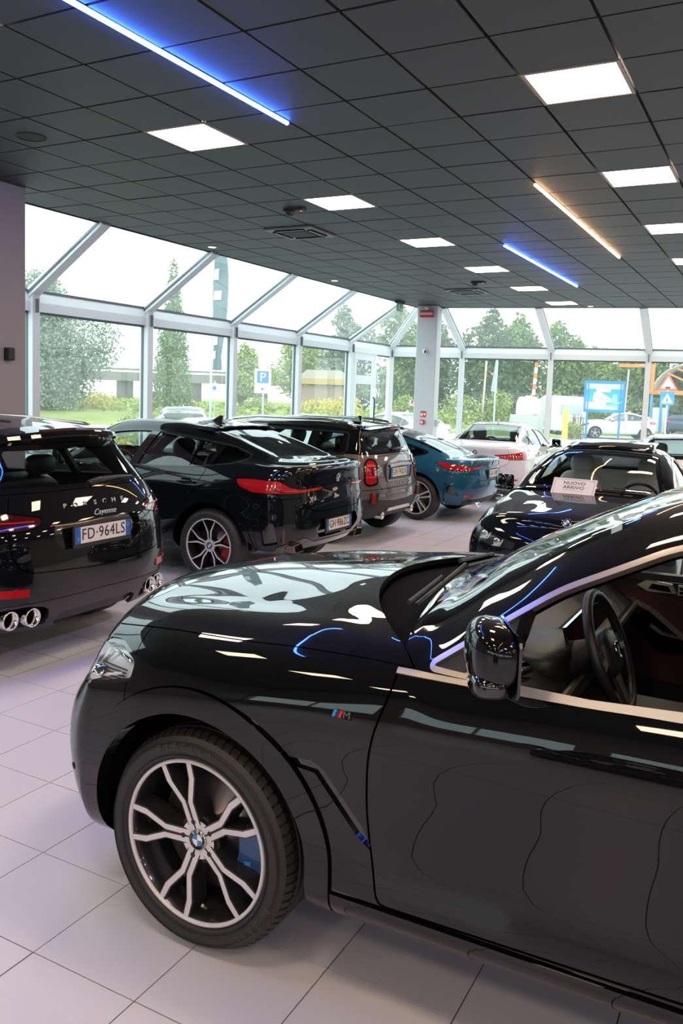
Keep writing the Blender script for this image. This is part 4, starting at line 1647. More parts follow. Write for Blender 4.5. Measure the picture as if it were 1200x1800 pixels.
    strip_along([(1.105, -.75, .985), (1.11, -.2, .99), (1.11, .75, 1.0)], .012, .022).build('dash_trim', satin_chrome, root)
    steering_wheel(root, 1.20, -.37, 1.095, .188, -22, True)
    MB().box((1.55, 0, .62), (1.2, .26, .36)).build('centre_console', leather_black, root)
    seat(root, 1.75, -.38, leather_tan, .44)
    seat(root, 1.75, .38, leather_tan, .44)
    MB().box((2.75, 0, .75), (.2, 1.3, .7), M=Matrix.Rotation(math.radians(20), 3, 'Y')).build('rear_bench', leather_tan, root)
    # right door trim seen through the open window
    yk = .84
    dt = MB().prism([(.80, .45), (1.95, .45), (1.98, 1.05), (1.9, 1.11), (.80, 1.09)], .03, lambda u, v, w: (u, yk + w, v))
    o = dt.build('door_lining', leather_black, root)
    MB().prism([(.88, .66), (1.95, .62), (1.95, .96), (1.45, .99), (1.18, 1.045), (.95, 1.05), (.88, .98)], .012, lambda u, v, w: (u, yk - .012 + w, v)).build('leather_insert', leather_dkred, o)
    strip_along([(.85, yk - .01, 1.115), (1.95, yk - .01, 1.135)], .05, .03).build('door_ledge', leather_black, o)
    strip_along([(1.0, yk - .015, 1.0), (1.10, yk - .03, 1.0), (1.17, yk - .035, .975), (1.38, yk - .035, .82)], .022, .028, (0, -1, 0)).build('grab_handle', satin_chrome, o)
    MB().prism([(1.16, .965), (1.36, .80), (1.20, .78), (1.08, .93)], .02, lambda u, v, w: (u, yk - .03 + w, v)).build('handle_recess', gloss_black, o)
    strip_along([(1.17, yk - .04, .90), (1.22, yk - .04, .87), (1.33, yk - .04, .86)], .008, .008, (0, -1, 0)).build('recess_trim', satin_chrome, o)
    MB().prism([(1.10, 1.075), (1.14, 1.10), (1.25, 1.095), (1.27, 1.055), (1.15, 1.05)], .02, lambda u, v, w: (u, yk - .022 + w, v)).build('door_opener', satin_chrome, o)
    MB().prism([(1.15, 1.065), (1.165, 1.09), (1.235, 1.087), (1.25, 1.06)], .006, lambda u, v, w: (u, yk - .029 + w, v)).build('opener_recess', gloss_black, o)
    MB().box((1.305, yk - .015, 1.072), (.06, .014, .045)).build('memory_switch', satin_chrome, o)
    for dz in (-.009, .009):
        MB().box((1.305, yk - .024, 1.072 + dz), (.045, .006, .013)).build('switch_button', gloss_black, o)
    MB().box((1.40, 0, 1.62), (.08, .20, .04)).build('roof_console', leather_black, root)
    MB().box((1.12, 0, 1.42), (.03, .22, .07)).build('rear_view_mirror', gloss_black, root)
    # exhaust, rear lamps (out of sight from here but part of the car)
    tl_ = rpoly([(3.30, .93), (3.55, 1.02), (4.2, 1.02), (4.2, .95), (3.6, .90)], .02)
    # price sheet lying behind the windscreen
    sh = empty('price_sheet', (-1.66 + .665, 3.12 - .08, 1.20))
    tag(sh, 'white printed price sheet lying on the dashboard of the big black SUV', 'paper')
    vs = []
    for k in range(7):
        yy = -.42 + .84 * k / 6
        for u, zz in ((-.055, 0), (.0, .024), (.055, .052)):
            vs.append((u + .12 * (yy / .42) ** 2 * .3, yy, zz + .003 * math.sin(3 * k)))
    o = MB().add(vs, [(3 * k + i, 3 * k + 3 + i, 3 * k + 4 + i, 3 * k + 1 + i) for k in range(6) for i in range(2)]).build('sheet', mat('paper_white', (.78, .76, .80), .6), sh, True)
    ln = MB()
    for k in range(16):
        yy = -.38 + .05 * k
        ln.box((-.02 + .03 * (k % 2) + .03 * (yy / .42) ** 2, yy, .0235 + .016 * (k % 2)), (.018, .034, .0015))
    ln.build('printed_lines', mat('print_blue', (.10, .22, .42), .6), o)['kind'] = 'stuff'
    return root, b


hero, hero_body = build_hero()
# ------------------------------------------------------------------ the other cars
def rear_poly(b, pts):
    """polygon given by (half width on the tail, z) or ('x', x, z) on the side -> unrolled (s, z)"""
    return [(b.sr(p[0]), p[1]) if len(p) == 2 else (p[1], p[2]) for p in pts]


def cut_rear(b, poly, gap=.004, vmax=8.0, x0=1.5):
    return b.cut(lambda x, y, z, s, v, n: np.where((v < vmax) & (s > x0), sdf(np.stack([s, z], 1), poly), -1.0), gap)


def cut_front(b, poly, gap=.004, vmax=5.6, x1=.2):
    return b.cut(lambda x, y, z, s, v, n: np.where((v < vmax) & (s < x1), sdf(np.stack([s, z], 1), poly), -1.0), gap)


def side_cut(b, poly, gap=.007, vmax=5.9):
    return b.cut(lambda x, y, z, s, v, n: np.where((v < vmax) & (y > .3), sdf(np.stack([x, z], 1), poly), -1.0), gap)


def on_tail(b, y, z):
    """point and normal on the tail at signed half width y"""
    D = b.full.D
    D = D[(D[:, 0] > (b._ry[1][0] if len(b._ry[1]) else 3)) & (D[:, 7] < 7.2)]
    k = np.argsort((D[:, 1] - abs(y)) ** 2 + (D[:, 2] - z) ** 2)[:5]
    w = 1 / (1e-5 + (D[k, 1] - abs(y)) ** 2 + (D[k, 2] - z) ** 2)
    w /= w.sum()
    p, n = Vector(((D[k, 0] * w).sum(), y, z)), Vector((D[k, 3:6] * w[:, None]).sum(0)).normalized()
    if y < 0:
        n.y = -n.y
    return p, n


def tailpipe(root, p, w=.07, h=.055, n=(1, 0, 0), material=None, depth=.10):
    M = Matrix.Translation(p)
    vs, fs = [], []
    N = 24
    rings = [(1.0, -depth), (1.03, -.004), (1.0, 0), (.86, -.002), (.80, -depth * .8)]
    for k in range(N):
        t = 2 * math.pi * k / N
        for f, x in rings:
            vs.append((p[0] + x, p[1] + w * f * math.cos(t), p[2] + h * f * math.sin(t)))
    P = len(rings)
    for k in range(N):
        a, c = k * P, ((k + 1) % N) * P
        for i in range(P - 1):
            fs.append((a + i, c + i, c + i + 1, a + i + 1))
    o = MB().add(vs, fs).build('tailpipe', material or chrome, root, True)
    m2 = MB().lathe([(.0001, p[0] - depth * .7), (w * .84, p[0] - depth * .7)], axis='x', n=16, center=(0, p[1], p[2]))
    m2.build('pipe_inside', void_black, o)
    return o


def shark_fin(root, x, z, material, s=1.0):
    mb = MB()
    a = [(x - .09 * s, 0, z), (x + .09 * s, 0, z), (x + .085 * s, 0, z + .075 * s), (x + .05 * s, 0, z + .078 * s)]
    w = .030 * s
    vs = [(x - .10 * s, -w * .4, z - .01), (x - .10 * s, w * .4, z - .01), (x + .09 * s, w, z - .01), (x + .09 * s, -w, z - .01), (x + .085 * s, .006, z + .072 * s), (x + .085 * s, -.006, z + .072 * s), (x + .045 * s, .006, z + .075 * s), (x + .045 * s, -.006, z + .075 * s)]
    mb.add(vs, [(0, 1, 2, 3)[::-1], (1, 2, 4, 6)[::-1], (0, 7, 5, 3)[::-1], (0, 1, 6, 7)[::-1], (6, 4, 5, 7)[::-1], (2, 3, 5, 4)[::-1]])
    return bevel(mb.build('roof_antenna', material, root), .012 * s, 3)


def door_handle(b, root, x, z, material, sides=(-1, 1)):
    for sg in sides:
        p, n = b.at(x, z, vmax=5.2)
        blob('door_handle', (p.x, sg * (p.y + .022), p.z), (.21, .034, .036), material, root, .6, 8)
        blob('handle_recess', (p.x - .01, sg * (p.y - .004), p.z - .003), (.15, .022, .07), void_black, root, .7, 6)


def cabin(root, xs, hw, zseat, material, dash=True, zd=1.0, rear=True, wheel=True, scale=1.0, heads=True):
    MB().box((xs + .3, 0, zseat - .06), (2.0, hw * 1.6, .05)).build('cabin_floor', void_black, root)
    for y in (-.37, .37):
        seat(root, xs, y, material, zseat)
    if rear:
        o = blob('rear_bench', (xs + .95, 0, zseat + .42), (.22, hw * 1.35, .66), material, root, .4, M=Matrix.Rotation(math.radians(20), 3, 'Y'))
        for y in (-.38, .38) if heads else ():
            blob('rear_headrest', (xs + 1.09, y, zseat + .80), (.12, .26, .16), material, o, .6, 8)
    if dash:
        dashboard(root, xs - 1.05, zd, hw * .82)
    if wheel:
        steering_wheel(root, xs - .42, -.37, zd - .02, .185, -22)


badge_silver = mat('badge_silver', (.62, .62, .62), .35, .4)


# ---- Cayenne-like SUV at the left edge ------------------------------------------------
def build_suv():
    root = empty('car', (-7.95, 4.20, 0), math.radians(0.6))
    tag(root, 'black SUV seen from behind at the left edge, plate FD 964LS, four round tailpipes', 'car')
    P = mat('black_paint', ())
    L = [
        [(-.5, .76, .26), (0, .80, .28), (2.9, .82, .30), (3.3, .82, .31)],
        [(-.5, .90, .36), (0, .94, .38), (2.9, .95, .42), (3.3, .90, .45)],
        [(-.5, .93, .52), (0, .965, .54), (1.4, .93, .55), (2.9, .975, .58), (3.3, .945, .59)],
        [(-.5, .93, .72), (0, .97, .75), (1.4, .945, .76), (2.8, .977, .80), (3.3, .945, .80)],
        [(-.5, .89, .88), (0, .95, .93), (1.4, .95, .96), (2.8, .965, 1.0), (3.3, .915, 1.0)],
        [(-.5, .80, .98), (0, .87, 1.04), (.6, .90, 1.08), (1.4, .90, 1.10), (2.8, .875, 1.15), (3.3, .83, 1.16)],
        [(-.5, .66, 1.03), (.5, .78, 1.13), (.75, .84, 1.14), (1.0, .78, 1.28), (1.35, .70, 1.44), (1.8, .665, 1.50), (2.5, .655, 1.49), (3.0, .645, 1.46), (3.3, .635, 1.42)],
        [(-.5, .5, 1.06), (.5, .62, 1.17), (.72, .72, 1.19), (1.0, .66, 1.34), (1.35, .62, 1.52), (1.8, .61, 1.58), (2.5, .605, 1.575), (3.0, .60, 1.55), (3.3, .60, 1.53)],
        [(-.5, .27, 1.08), (.5, .32, 1.2), (.6, .36, 1.22), (1.0, .34, 1.43), (1.4, .32, 1.59), (1.8, .31, 1.625), (2.6, .31, 1.62), (3.3, .31, 1.565)],
        [(-.8, 0, 1.0), (-.5, 0, 1.085), (.5, 0, 1.21), (.6, 0, 1.24), (1.0, 0, 1.46), (1.4, 0, 1.60), (1.8, 0, 1.635), (2.6, 0, 1.63), (3.3, 0, 1.575), (3.6, 0, 1.545)],
    ]
    spec = dict(lines=L, wb=2.895, arch=.415, R=.378, halfwidth=.965, dx=.045, sub=[3, 5, 5, 6, 6, 6, 5, 5, 5], nf=22,
                front=dict(x=-.5, n=2.3, xs=[-.74, -.80, -.85, -.87, -.85, -.80], zs=[.22, .32, .5, .7, .88, .98]),
                rear=dict(x=3.3, n=2.9, xs=[3.78, 3.84, 3.87, 3.86, 3.82, 3.74, 3.57, 3.47], zs=[.31, .42, .60, .78, .98, 1.15, 1.40, 1.52], deck=.6),
                dlo=rpoly([(.80, 1.115), (1.4, 1.115), (2.8, 1.17), (3.25, 1.20), (3.1, 1.40), (2.5, 1.46), (1.8, 1.47), (1.38, 1.42), (1.0, 1.25)], .05),
                trim_w=.018, trim_mat=gloss_black, pillars=[[(1.75, 1), (1.88, 1), (1.86, 1.7), (1.74, 1.7)], [(2.72, 1), (2.80, 1), (2.74, 1.7), (2.66, 1.7)]],
                splits=[((1.8, 1.0), (1.8, 1.7)), ((2.76, 1.0), (2.70, 1.7))],
                windscreen=lambda x, y, z, s, v, n: np.where((v > 6.4) & (x > .4), np.minimum(np.minimum(x - (.6 + .16 * y**2), 1.38 + .05 * y**2 - x), (v - 7.03) * .25), -1.0),
                rear_glass=lambda x, y, z, s, v, n: np.where((s > 3.32) & (v > 4.5) & (v < 7.2), np.minimum(np.minimum(z - 1.185, 1.485 - z), (.70 - .55 * (z - 1.18)) - y), -1.0),
                rear_glass_mat=glass('suv_rear_glass', (.60, .70, .69), 1.0, ior=1.5), rear_frit=.035)
    b = car_common('car', spec, root, P)
    R = lambda *pts: rear_poly(b, pts)
    # lamps: wrap from the tailgate into the side
    lp = rpoly(R((.50, .985), (.50, 1.035), (.80, 1.085), ('x', 3.12, 1.085), ('x', 3.10, 1.03), (.90, .955), (.62, .96)), .018)
    lamp = cut_rear(b, lp, .006)
    tl = panel('tail_lamp', lamp, dark_red_lamp, root, 'both', .004, .02)
    for sg, o in ((1, tl[0]), (-1, tl[1])):
        pts = []
        for y in (.53, .65, .76, .85):
            p, n = on_tail(b, sg * y, 1.015)
            pts.append(p + n * .006)
        strip_along(pts, .008, .012, (1, 0, 0)).build('lamp_band', bright_red, o)
    # tailgate, bumper, lower bumper
    rp = cut_rear(b, [(b.s_rear + .2, .405), (b.sr(.38), .405), (b.sr(.44), .31), (b.s_rear + .2, .31)], 0, 4, 3.4)
    panel('diffuser', rp, black_plastic, root, 'merge', -.03, .0)
    rp = cut_rear(b, rpoly([(b.sr(.47), .335), (b.sr(.47), .46), (b.sr(.62), .485), (b.sr(.80), .47), (b.sr(.80), .345)], .03), 0, 4, 3.4)
    panel('tailpipe_recess', rp, void_black, root, 'both', -.05, .0)
    low = cut_rear(b, [(b.s_rear + .1, .2), (3.38, .2), (3.36, .47), (b.sr(.7), .50), (b.s_rear + .1, .51)], .003, 4.0)
    panel('lower_bumper', low, mat('lower_bumper_grey', (.022, .020, .023), .38), root, 'merge', .004, .03)
    gate = cut_rear(b, rpoly([(b.s_rear + .2, .655), (b.sr(.62), .70), (b.sr(.70), .80), (b.sr(.72), 1.2), (b.s_rear - .50, 1.6), (b.s_rear + .2, 1.6)], .06), .006, 7.4, 3.32)
    D = gate.D
    rcs = rpoly([(b.s_rear + .2, .815), (b.sr(.36), .815), (b.sr(.42), .90), (b.sr(.40), .985), (b.s_rear + .2, .985)], .03)
    inner, gate = gate.split(np.where(D[:, 7] < 5.5, sdf(np.stack([D[:, 6], D[:, 2]], 1), rcs), -1.0))
    panel('plate_recess', inner, mat('recess_black', (.004, .004, .005), .15, coat=1), root, 'merge', -.035, 0)
    panel('tailgate', gate, P, root, 'merge', 0, .035)
    bump = b.cut(lambda x, y, z, s, v, n: np.where((v < 4.6) & (s > 3.36), .93 - z, -1.0), .006)
    panel('rear_bumper', bump, P, root, 'merge', .0, .02)
    side = rpoly([(.70, 1.2), (.66, .90), (.66, .55), (.70, .43), (1.78, .45), (1.82, .8), (1.82, 1.3)], .06)
    panel('front_door', side_cut(b, side), P, root, 'both', 0, .02)
    side = rpoly([(1.83, 1.3), (1.83, .8), (1.79, .45), (2.42, .46), (2.52, .70), (2.75, .95), (2.82, 1.3)], .06)
    panel('rear_door', side_cut(b, side), P, root, 'both', 0, .02)
    panel('bonnet', b.cut(lambda x, y, z, s, v, n: np.where(v > 4.8, np.minimum((v - 5.4) * .2, .42 + .3 * y**2 - x), -1.0), .006), P, root, 'merge', 0, .02)
    panel('body_shell', b.rest, P, root, 'merge', 0, .02)
    # spoiler with third brake light
    prof = [(3.22, 1.555), (3.40, 1.572), (3.565, 1.545), (3.585, 1.50), (3.50, 1.455), (3.25, 1.50)]
    mb = MB()
    N = 18
    rows = []
    for k in range(N + 1):
        y = -.64 + 1.28 * k / N
        f = max(0, 1 - (abs(y) / .64) ** 6)
        dz = .05 * (1 - (y / .64) ** 2) - .02
        dxx = -.10 * (abs(y) / .64) ** 3
        rows.append([(3.22 + (x - 3.22) * (.25 + .75 * f ** .5) + dxx, y, 1.535 + (z - 1.535) * (.6 + .4 * f) + dz) for x, z in prof])
    vs = [p for r_ in rows for p in r_]
    P_ = len(prof)
    fs = [(k * P_ + i, k * P_ + (i + 1) % P_, (k + 1) * P_ + (i + 1) % P_, (k + 1) * P_ + i) for k in range(N) for i in range(P_)]
    fs += [tuple(range(P_)), tuple(N * P_ + i for i in range(P_ - 1, -1, -1))]
    sp = mb.add(vs, fs).build('roof_spoiler', P, root)
    bevel(sp, .01, 2)
    strip_along([(3.572, -.30, 1.575), (3.585, 0, 1.585), (3.572, .30, 1.575)], .016, .016, (0, 0, 1)).build('third_brake_light', dark_red_lamp, sp)
    # reflectors, pipes, plate, lettering, wiper
    for sg in (-1, 1):
        pts = []
        for y in (.60, .70, .80, .86):
            p, n = on_tail(b, sg * y, .575 + (y - .6) * .04)
            pts.append(p + n * .004)
        strip_along(pts, .012, .05, (0, 0, 1)).build('reflector', red_lamp, root)
        for y in (.56, .695):
            tailpipe(root, Vector((3.80 - .045 * (y > .6), sg * y, .405)), .060, .060)
    p, n = on_tail(b, 0, .885)
    plate(root, (p.x + .010, 0, .885), (1, 0, .03), 'FD\u00b7964LS')
    p, n = on_tail(b, .0, 1.06)
    o = None
    for k, ch in enumerate('PORSCHE'):
        y = -.27 + k * .09
        q, n = on_tail(b, y, 1.085)
        t = text('letter', ch, .044, q + n * .004, (0, 1, 0), (-.15, 0, 1), badge_silver, root, .003, squeeze=1.25)
    q, n = on_tail(b, .06, 1.02)
    text('model_script', 'Cayenne', .058, q + n * .007, (0, 1, 0), (-.1, 0, 1), badge_silver, root, .002, squeeze=1.05, shear=.35)
    q, n = on_tail(b, .0, 1.235)
    w = MB().tube([(q.x + .012, .02, 1.21), (q.x + .018, .12, 1.232), (q.x + .006, .32, 1.235), (q.x - .03, .50, 1.225)], [.026, .022, .014, .008], 8)
    wo = w.build('rear_wiper', black_plastic, root, True)
    p, n = on_tail(b, -.06, 1.44)
    text('window_sticker', 'AUTO', .022, p + n * .004 + Vector((0, .10, .0)), (0, 1, 0), (-.4, 0, 1), mat('sticker_grey', (.5, .55, .56), .5), root, .0005)
    # roof glass and rails
    for sg in (-1, 1):
        MB().tube([(1.35, sg * .64, 1.56), (1.5, sg * .64, 1.60), (2.4, sg * .63, 1.605), (3.05, sg * .62, 1.585), (3.2, sg * .61, 1.55)], .016, 8).build('roof_rail', satin_chrome, root, True)
    for x in (0, 2.895):
        for sg in (-1, 1):
            make_wheel(root, (x, sg * .955, .378), .378, .265, .27, 'double', sg, .3, face=False)
    for sg in (-1, 1):
        door_mirror(root, (.95, sg * 1.06, 1.18), P, sg)
    cabin(root, 1.75, .9, .46, leather_black, zd=1.08)
    return root, b


# ---- X4-like coupe SUV in the left row -------------------------------------------------
def build_coupe_suv():
    root = empty('car', (-7.79, 7.40, 0), 0)
    tag(root, 'dark blue-black coupe SUV in the left row, plate GH 986ZC, red L-shaped tail lamps', 'car')
    P = paint('blueblack_paint', (.0026, .0045, .0065))
    L = [
        [(-.5, .76, .24), (0, .80, .26), (2.86, .82, .30), (3.42, .80, .36)],
        [(-.5, .88, .34), (0, .92, .36), (2.86, .925, .40), (3.42, .87, .44)],
        [(-.5, .91, .50), (0, .945, .52), (1.4, .91, .52), (2.86, .95, .55), (3.42, .905, .56)],
        [(-.5, .91, .68), (0, .95, .72), (1.4, .915, .72), (2.2, .925, .74), (2.86, .955, .78), (3.42, .90, .76)],
        [(-.5, .88, .82), (0, .925, .88), (1.4, .925, .91), (2.2, .93, .95), (2.9, .945, .985), (3.2, .925, 1.0), (3.42, .885, .99)],
        [(-.5, .80, .93), (0, .86, .99), (.6, .88, 1.03), (1.4, .885, 1.06), (2.2, .885, 1.10), (2.8, .875, 1.14), (3.2, .845, 1.165), (3.42, .80, 1.165)],
        [(-.5, .66, .98), (.5, .77, 1.06), (.72, .83, 1.07), (.95, .77, 1.20), (1.2, .71, 1.35), (1.5, .67, 1.43), (1.8, .655, 1.455), (2.1, .65, 1.45), (2.5, .65, 1.40), (2.8, .655, 1.335), (3.1, .66, 1.25), (3.42, .66, 1.185)],
        [(-.5, .5, 1.01), (.5, .62, 1.10), (.70, .73, 1.11), (.95, .66, 1.26), (1.2, .61, 1.41), (1.5, .575, 1.505), (1.8, .56, 1.53), (2.1, .56, 1.525), (2.5, .56, 1.475), (2.8, .575, 1.40), (3.1, .60, 1.305), (3.42, .62, 1.20)],
        [(-.5, .27, 1.03), (.5, .32, 1.13), (.6, .36, 1.15), (1.0, .34, 1.37), (1.4, .32, 1.515), (1.8, .31, 1.548), (2.1, .31, 1.545), (2.5, .31, 1.50), (2.8, .31, 1.425), (3.1, .32, 1.325), (3.42, .33, 1.21)],
        [(-.8, 0, .95), (-.5, 0, 1.035), (.5, 0, 1.14), (.6, 0, 1.17), (1.0, 0, 1.39), (1.4, 0, 1.525), (1.8, 0, 1.555), (2.1, 0, 1.55), (2.5, 0, 1.505), (2.8, 0, 1.43), (3.1, 0, 1.33), (3.42, 0, 1.215), (3.8, 0, 1.19)],
    ]
    spec = dict(lines=L, wb=2.90, arch=.43, arch_out=.485, R=.368, halfwidth=.945, dx=.04, sub=[4, 5, 5, 6, 6, 6, 5, 6, 5], nf=24,
                front=dict(x=-.5, n=2.3, xs=[-.70, -.78, -.82, -.83, -.82, -.76], zs=[.22, .32, .5, .68, .84, .94]),
                rear=dict(x=3.42, n=2.7, xs=[3.68, 3.78, 3.84, 3.83, 3.80, 3.80], zs=[.36, .43, .56, .76, .98, 1.175], deck=.3),
                refine=[(3.1, 5, .40, 1.08, 1)],
                dlo=rpoly([(.80, 1.075), (1.4, 1.07), (2.2, 1.112), (2.80, 1.145), (3.12, 1.19), (3.20, 1.25), (3.02, 1.315), (2.5, 1.385), (2.1, 1.43), (1.8, 1.432), (1.5, 1.405), (1.2, 1.325), (.95, 1.18)], [.01, 0, 0, .03, .05, .04, .08, .1, .1, .1, .1, .05, .05]),
                trim_w=.016, trim_mat=mat('dark_window_trim', (.05, .052, .055), .15, .6, coat=.5), pillar_mat=gloss_black,
                pillars=[[(1.80, 1.0), (1.91, 1.0), (2.13, 1.6), (2.03, 1.6)], [(2.585, 1.0), (2.605, 1.0), (2.64, 1.6), (2.62, 1.6)], [(2.83, 1.0), (2.885, 1.0), (2.885, 1.6), (2.83, 1.6)]],
                splits=[((1.85, 1.0), (2.08, 1.6)), ((2.86, 1.0), (2.86, 1.6))],
                window_mats=dict(front_window=glass('clear_side_glass', (.86, .90, .89), 1.0), rear_window=glass('grey_side_glass', (.22, .26, .27), 1.0, ior=1.75), quarter_window=tint_glass),
                windscreen=lambda x, y, z, s, v, n: np.where((v > 6.4) & (x > .4), np.minimum(np.minimum(x - (.6 + .16 * y**2), 1.36 + .05 * y**2 - x), (v - 7.03) * .25), -1.0),
                rear_glass=lambda x, y, z, s, v, n: np.where((v > 6.6) & (x > 2.2) & (s < 3.6), np.minimum(np.minimum(x - (2.52 + .08 * y**2), (3.36 - .05 * y**2) - x), (v - 7.02) * .25), -1.0), rear_frit=.03)
    b = car_common('car', spec, root, P)
    # lamps: broad at the outer end, narrow band running to the middle
    lp = rpoly([(3.20, 1.05), (3.24, .985), (3.38, .93), (b.sr(.70), .925), (b.sr(.30), .945), (b.sr(.29), .975), (b.sr(.62), .962), (b.sr(.74), .985), (b.sr(.84), 1.045), (3.42, 1.055)], .012)
    lamp = cut_rear(b, lp, .005)
    tl = panel('tail_lamp', lamp, red_lamp, root, 'both', .006, .02)
    for sg, o in ((1, tl[0]), (-1, tl[1])):
        pts = [on_tail(b, sg * y, z) for y, z in ((.32, .965), (.5, .955), (.66, .95), (.78, .955), (.84, .99))]
        strip_along([p + n * .008 for p, n in pts], .006, .014, (1, 0, 0)).build('lamp_band', bright_red, o)
        pts = [on_tail(b, sg * y, z) for y, z in ((.70, .935), (.80, .938), (.86, .965))]
        strip_along([p + n * .008 for p, n in pts], .006, .016, (1, 0, 0)).build('lamp_dark_inset', dark_red_lamp, o)
    # boot lid, diffuser, bumper
    gate = cut_rear(b, rpoly([(b.s_rear + .2, .735), (b.sr(.42), .735), (b.sr(.60), .80), (b.sr(.64), .93), (b.sr(.74), 1.30), (b.s_rear + .2, 1.30)], .05), .007, 5.05, 3.45)
    panel('boot_lid', gate, P, root, 'merge', 0, .02)
    dif = cut_rear(b, rpoly([(b.s_rear + .2, .2), (b.sr(.86), .2), (b.sr(.84), .42), (b.sr(.58), .50), (b.sr(.40), .44), (b.s_rear + .2, .44)], .02), .003, 3.0, 3.3)
    panel('diffuser', dif, gloss_black, root, 'merge', .005, .02)
    rec = cut_rear(b, rpoly([(b.s_rear + .2, .47), (b.sr(.34), .47), (b.sr(.44), .57), (b.sr(.36), .665), (b.s_rear + .2, .665)], .015), .0, 4.0, 3.4)
    panel('plate_recess', rec, mat('recess_black', ()), root, 'merge', -.035, 0)
    for sg in (1,):
        vt = cut_rear(b, rpoly([(3.50, .42), (3.47, .74), (3.60, .66), (3.66, .45)], .02), .003, 4.5, 3.3)
        D = vt.D
        panel('air_outlet', vt, gloss_black, root, 'both', -.018, .0)
    bump = b.cut(lambda x, y, z, s, v, n: np.where((v < 4.6) & (s > 3.40), .88 - z, -1.0), .005)
    panel('rear_bumper', bump, P, root, 'merge', .0, .02)
    for sg in (-1, 1):
        p, n = on_tail(b, sg * .80, .53)
        me = MB().box((0, 0, 0), (.028, .15, .012)).mesh('reflector')
        me.transform(frame_matrix(p + n * .004, (n.x, n.y, 0)))
        link('reflector', me, dark_red_lamp, root)
        # square-cornered tailpipe finisher
        pp = MB()
        q = [(-.10, -.045), (.07, -.05), (.10, .035), (-.04, .05)]
        q = [(u * sg, v) for u, v in q][::sg]
        pp.prism(q, .12, lambda u, v, w: (3.625 + w, sg * .62 + u, .40 + v))
        o = bevel(pp.build('tailpipe', mat('bronze_steel', (.20, .17, .15), .25, .9), root), .01)
        q2 = [(u * .80, v * .75) for u, v in q]
        MB().prism(q2, .01, lambda u, v, w: (3.74 + w, sg * .62 + u, .40 + v)).build('pipe_inside', void_black, o)
    side = rpoly([(.70, 1.2), (.66, .86), (.66, .5), (.70, .40), (1.78, .42), (1.86, .8), (1.86, 1.3)], .06)
    panel('front_door', side_cut(b, side), P, root, 'both', 0, .02)
    side = rpoly([(1.87, 1.3), (1.87, .8), (1.79, .42), (2.40, .44), (2.48, .62), (2.70, .86), (2.84, 1.12), (2.84, 1.3)], .06)
    panel('rear_door', side_cut(b, side), P, root, 'both', 0, .02)
    panel('bonnet', b.cut(lambda x, y, z, s, v, n: np.where(v > 4.8, np.minimum((v - 5.4) * .2, .42 + .3 * y**2 - x), -1.0), .006), P, root, 'merge', 0, .02)
    panel('body_shell', b.rest, P, root, 'merge', 0, .02)
    # small spoiler over the rear screen and lip on the boot
    sp = MB()
    N = 14
    vs = []
    for k in range(N + 1):
        y = -.58 + 1.16 * k / N
        z = b.at_xy(2.50, y, 6.5)[0].z
        z2 = b.at_xy(2.66, y, 6.5)[0].z
        xx = .05 * (abs(y) / .58) ** 3
        vs += [(2.42 + xx, y, z + .012), (2.60 + xx, y, z2 + .035), (2.63 + xx, y, z2 + .022), (2.50 + xx, y, z - .004)]
    fs = [(k * 4 + i, k * 4 + (i + 1) % 4, k * 4 + 4 + (i + 1) % 4, k * 4 + 4 + i) for k in range(N) for i in range(4)]
    sp.add(vs, fs).build('roof_spoiler', gloss_black, root)
    plate(root, (3.835, 0, .575), (1, 0, .03), 'GH\u00b7986ZC')
    p, n = on_tail(b, 0, 1.045)
    roundel('boot_badge', root, frame_matrix(p + n * .003, n), .042)
    p, n = on_tail(b, -.47, .855)
    text('model_badge', 'X4', .085, p + n * .004, (0, 1, 0), (0, 0, 1), badge_silver, root, .004, squeeze=1.2)
    p, n = on_tail(b, .47, .86)
    text('engine_badge', 'xDrive', .045, p + n * .004, (0, 1, 0), (0, 0, 1), badge_silver, root, .003)
    shark_fin(root, 2.28, 1.53, gloss_black)
    door_handle(b, root, 2.63, .98, P)
    door_handle(b, root, 1.55, .95, P)
    for x in (0, 2.90):
        for sg in (-1, 1):
            make_wheel(root, (x, sg * .925, .368), .368, .268, .25, 'thin_v', sg, math.radians(90), caliper=mat('red_caliper', (.35, .02, .015), .4) if x else None)
    for sg in (-1, 1):
        door_mirror(root, (.98, sg * 1.02, 1.13), P, sg)
    cabin(root, 1.72, .87, .42, leather_black, zd=1.02)
    return root, b


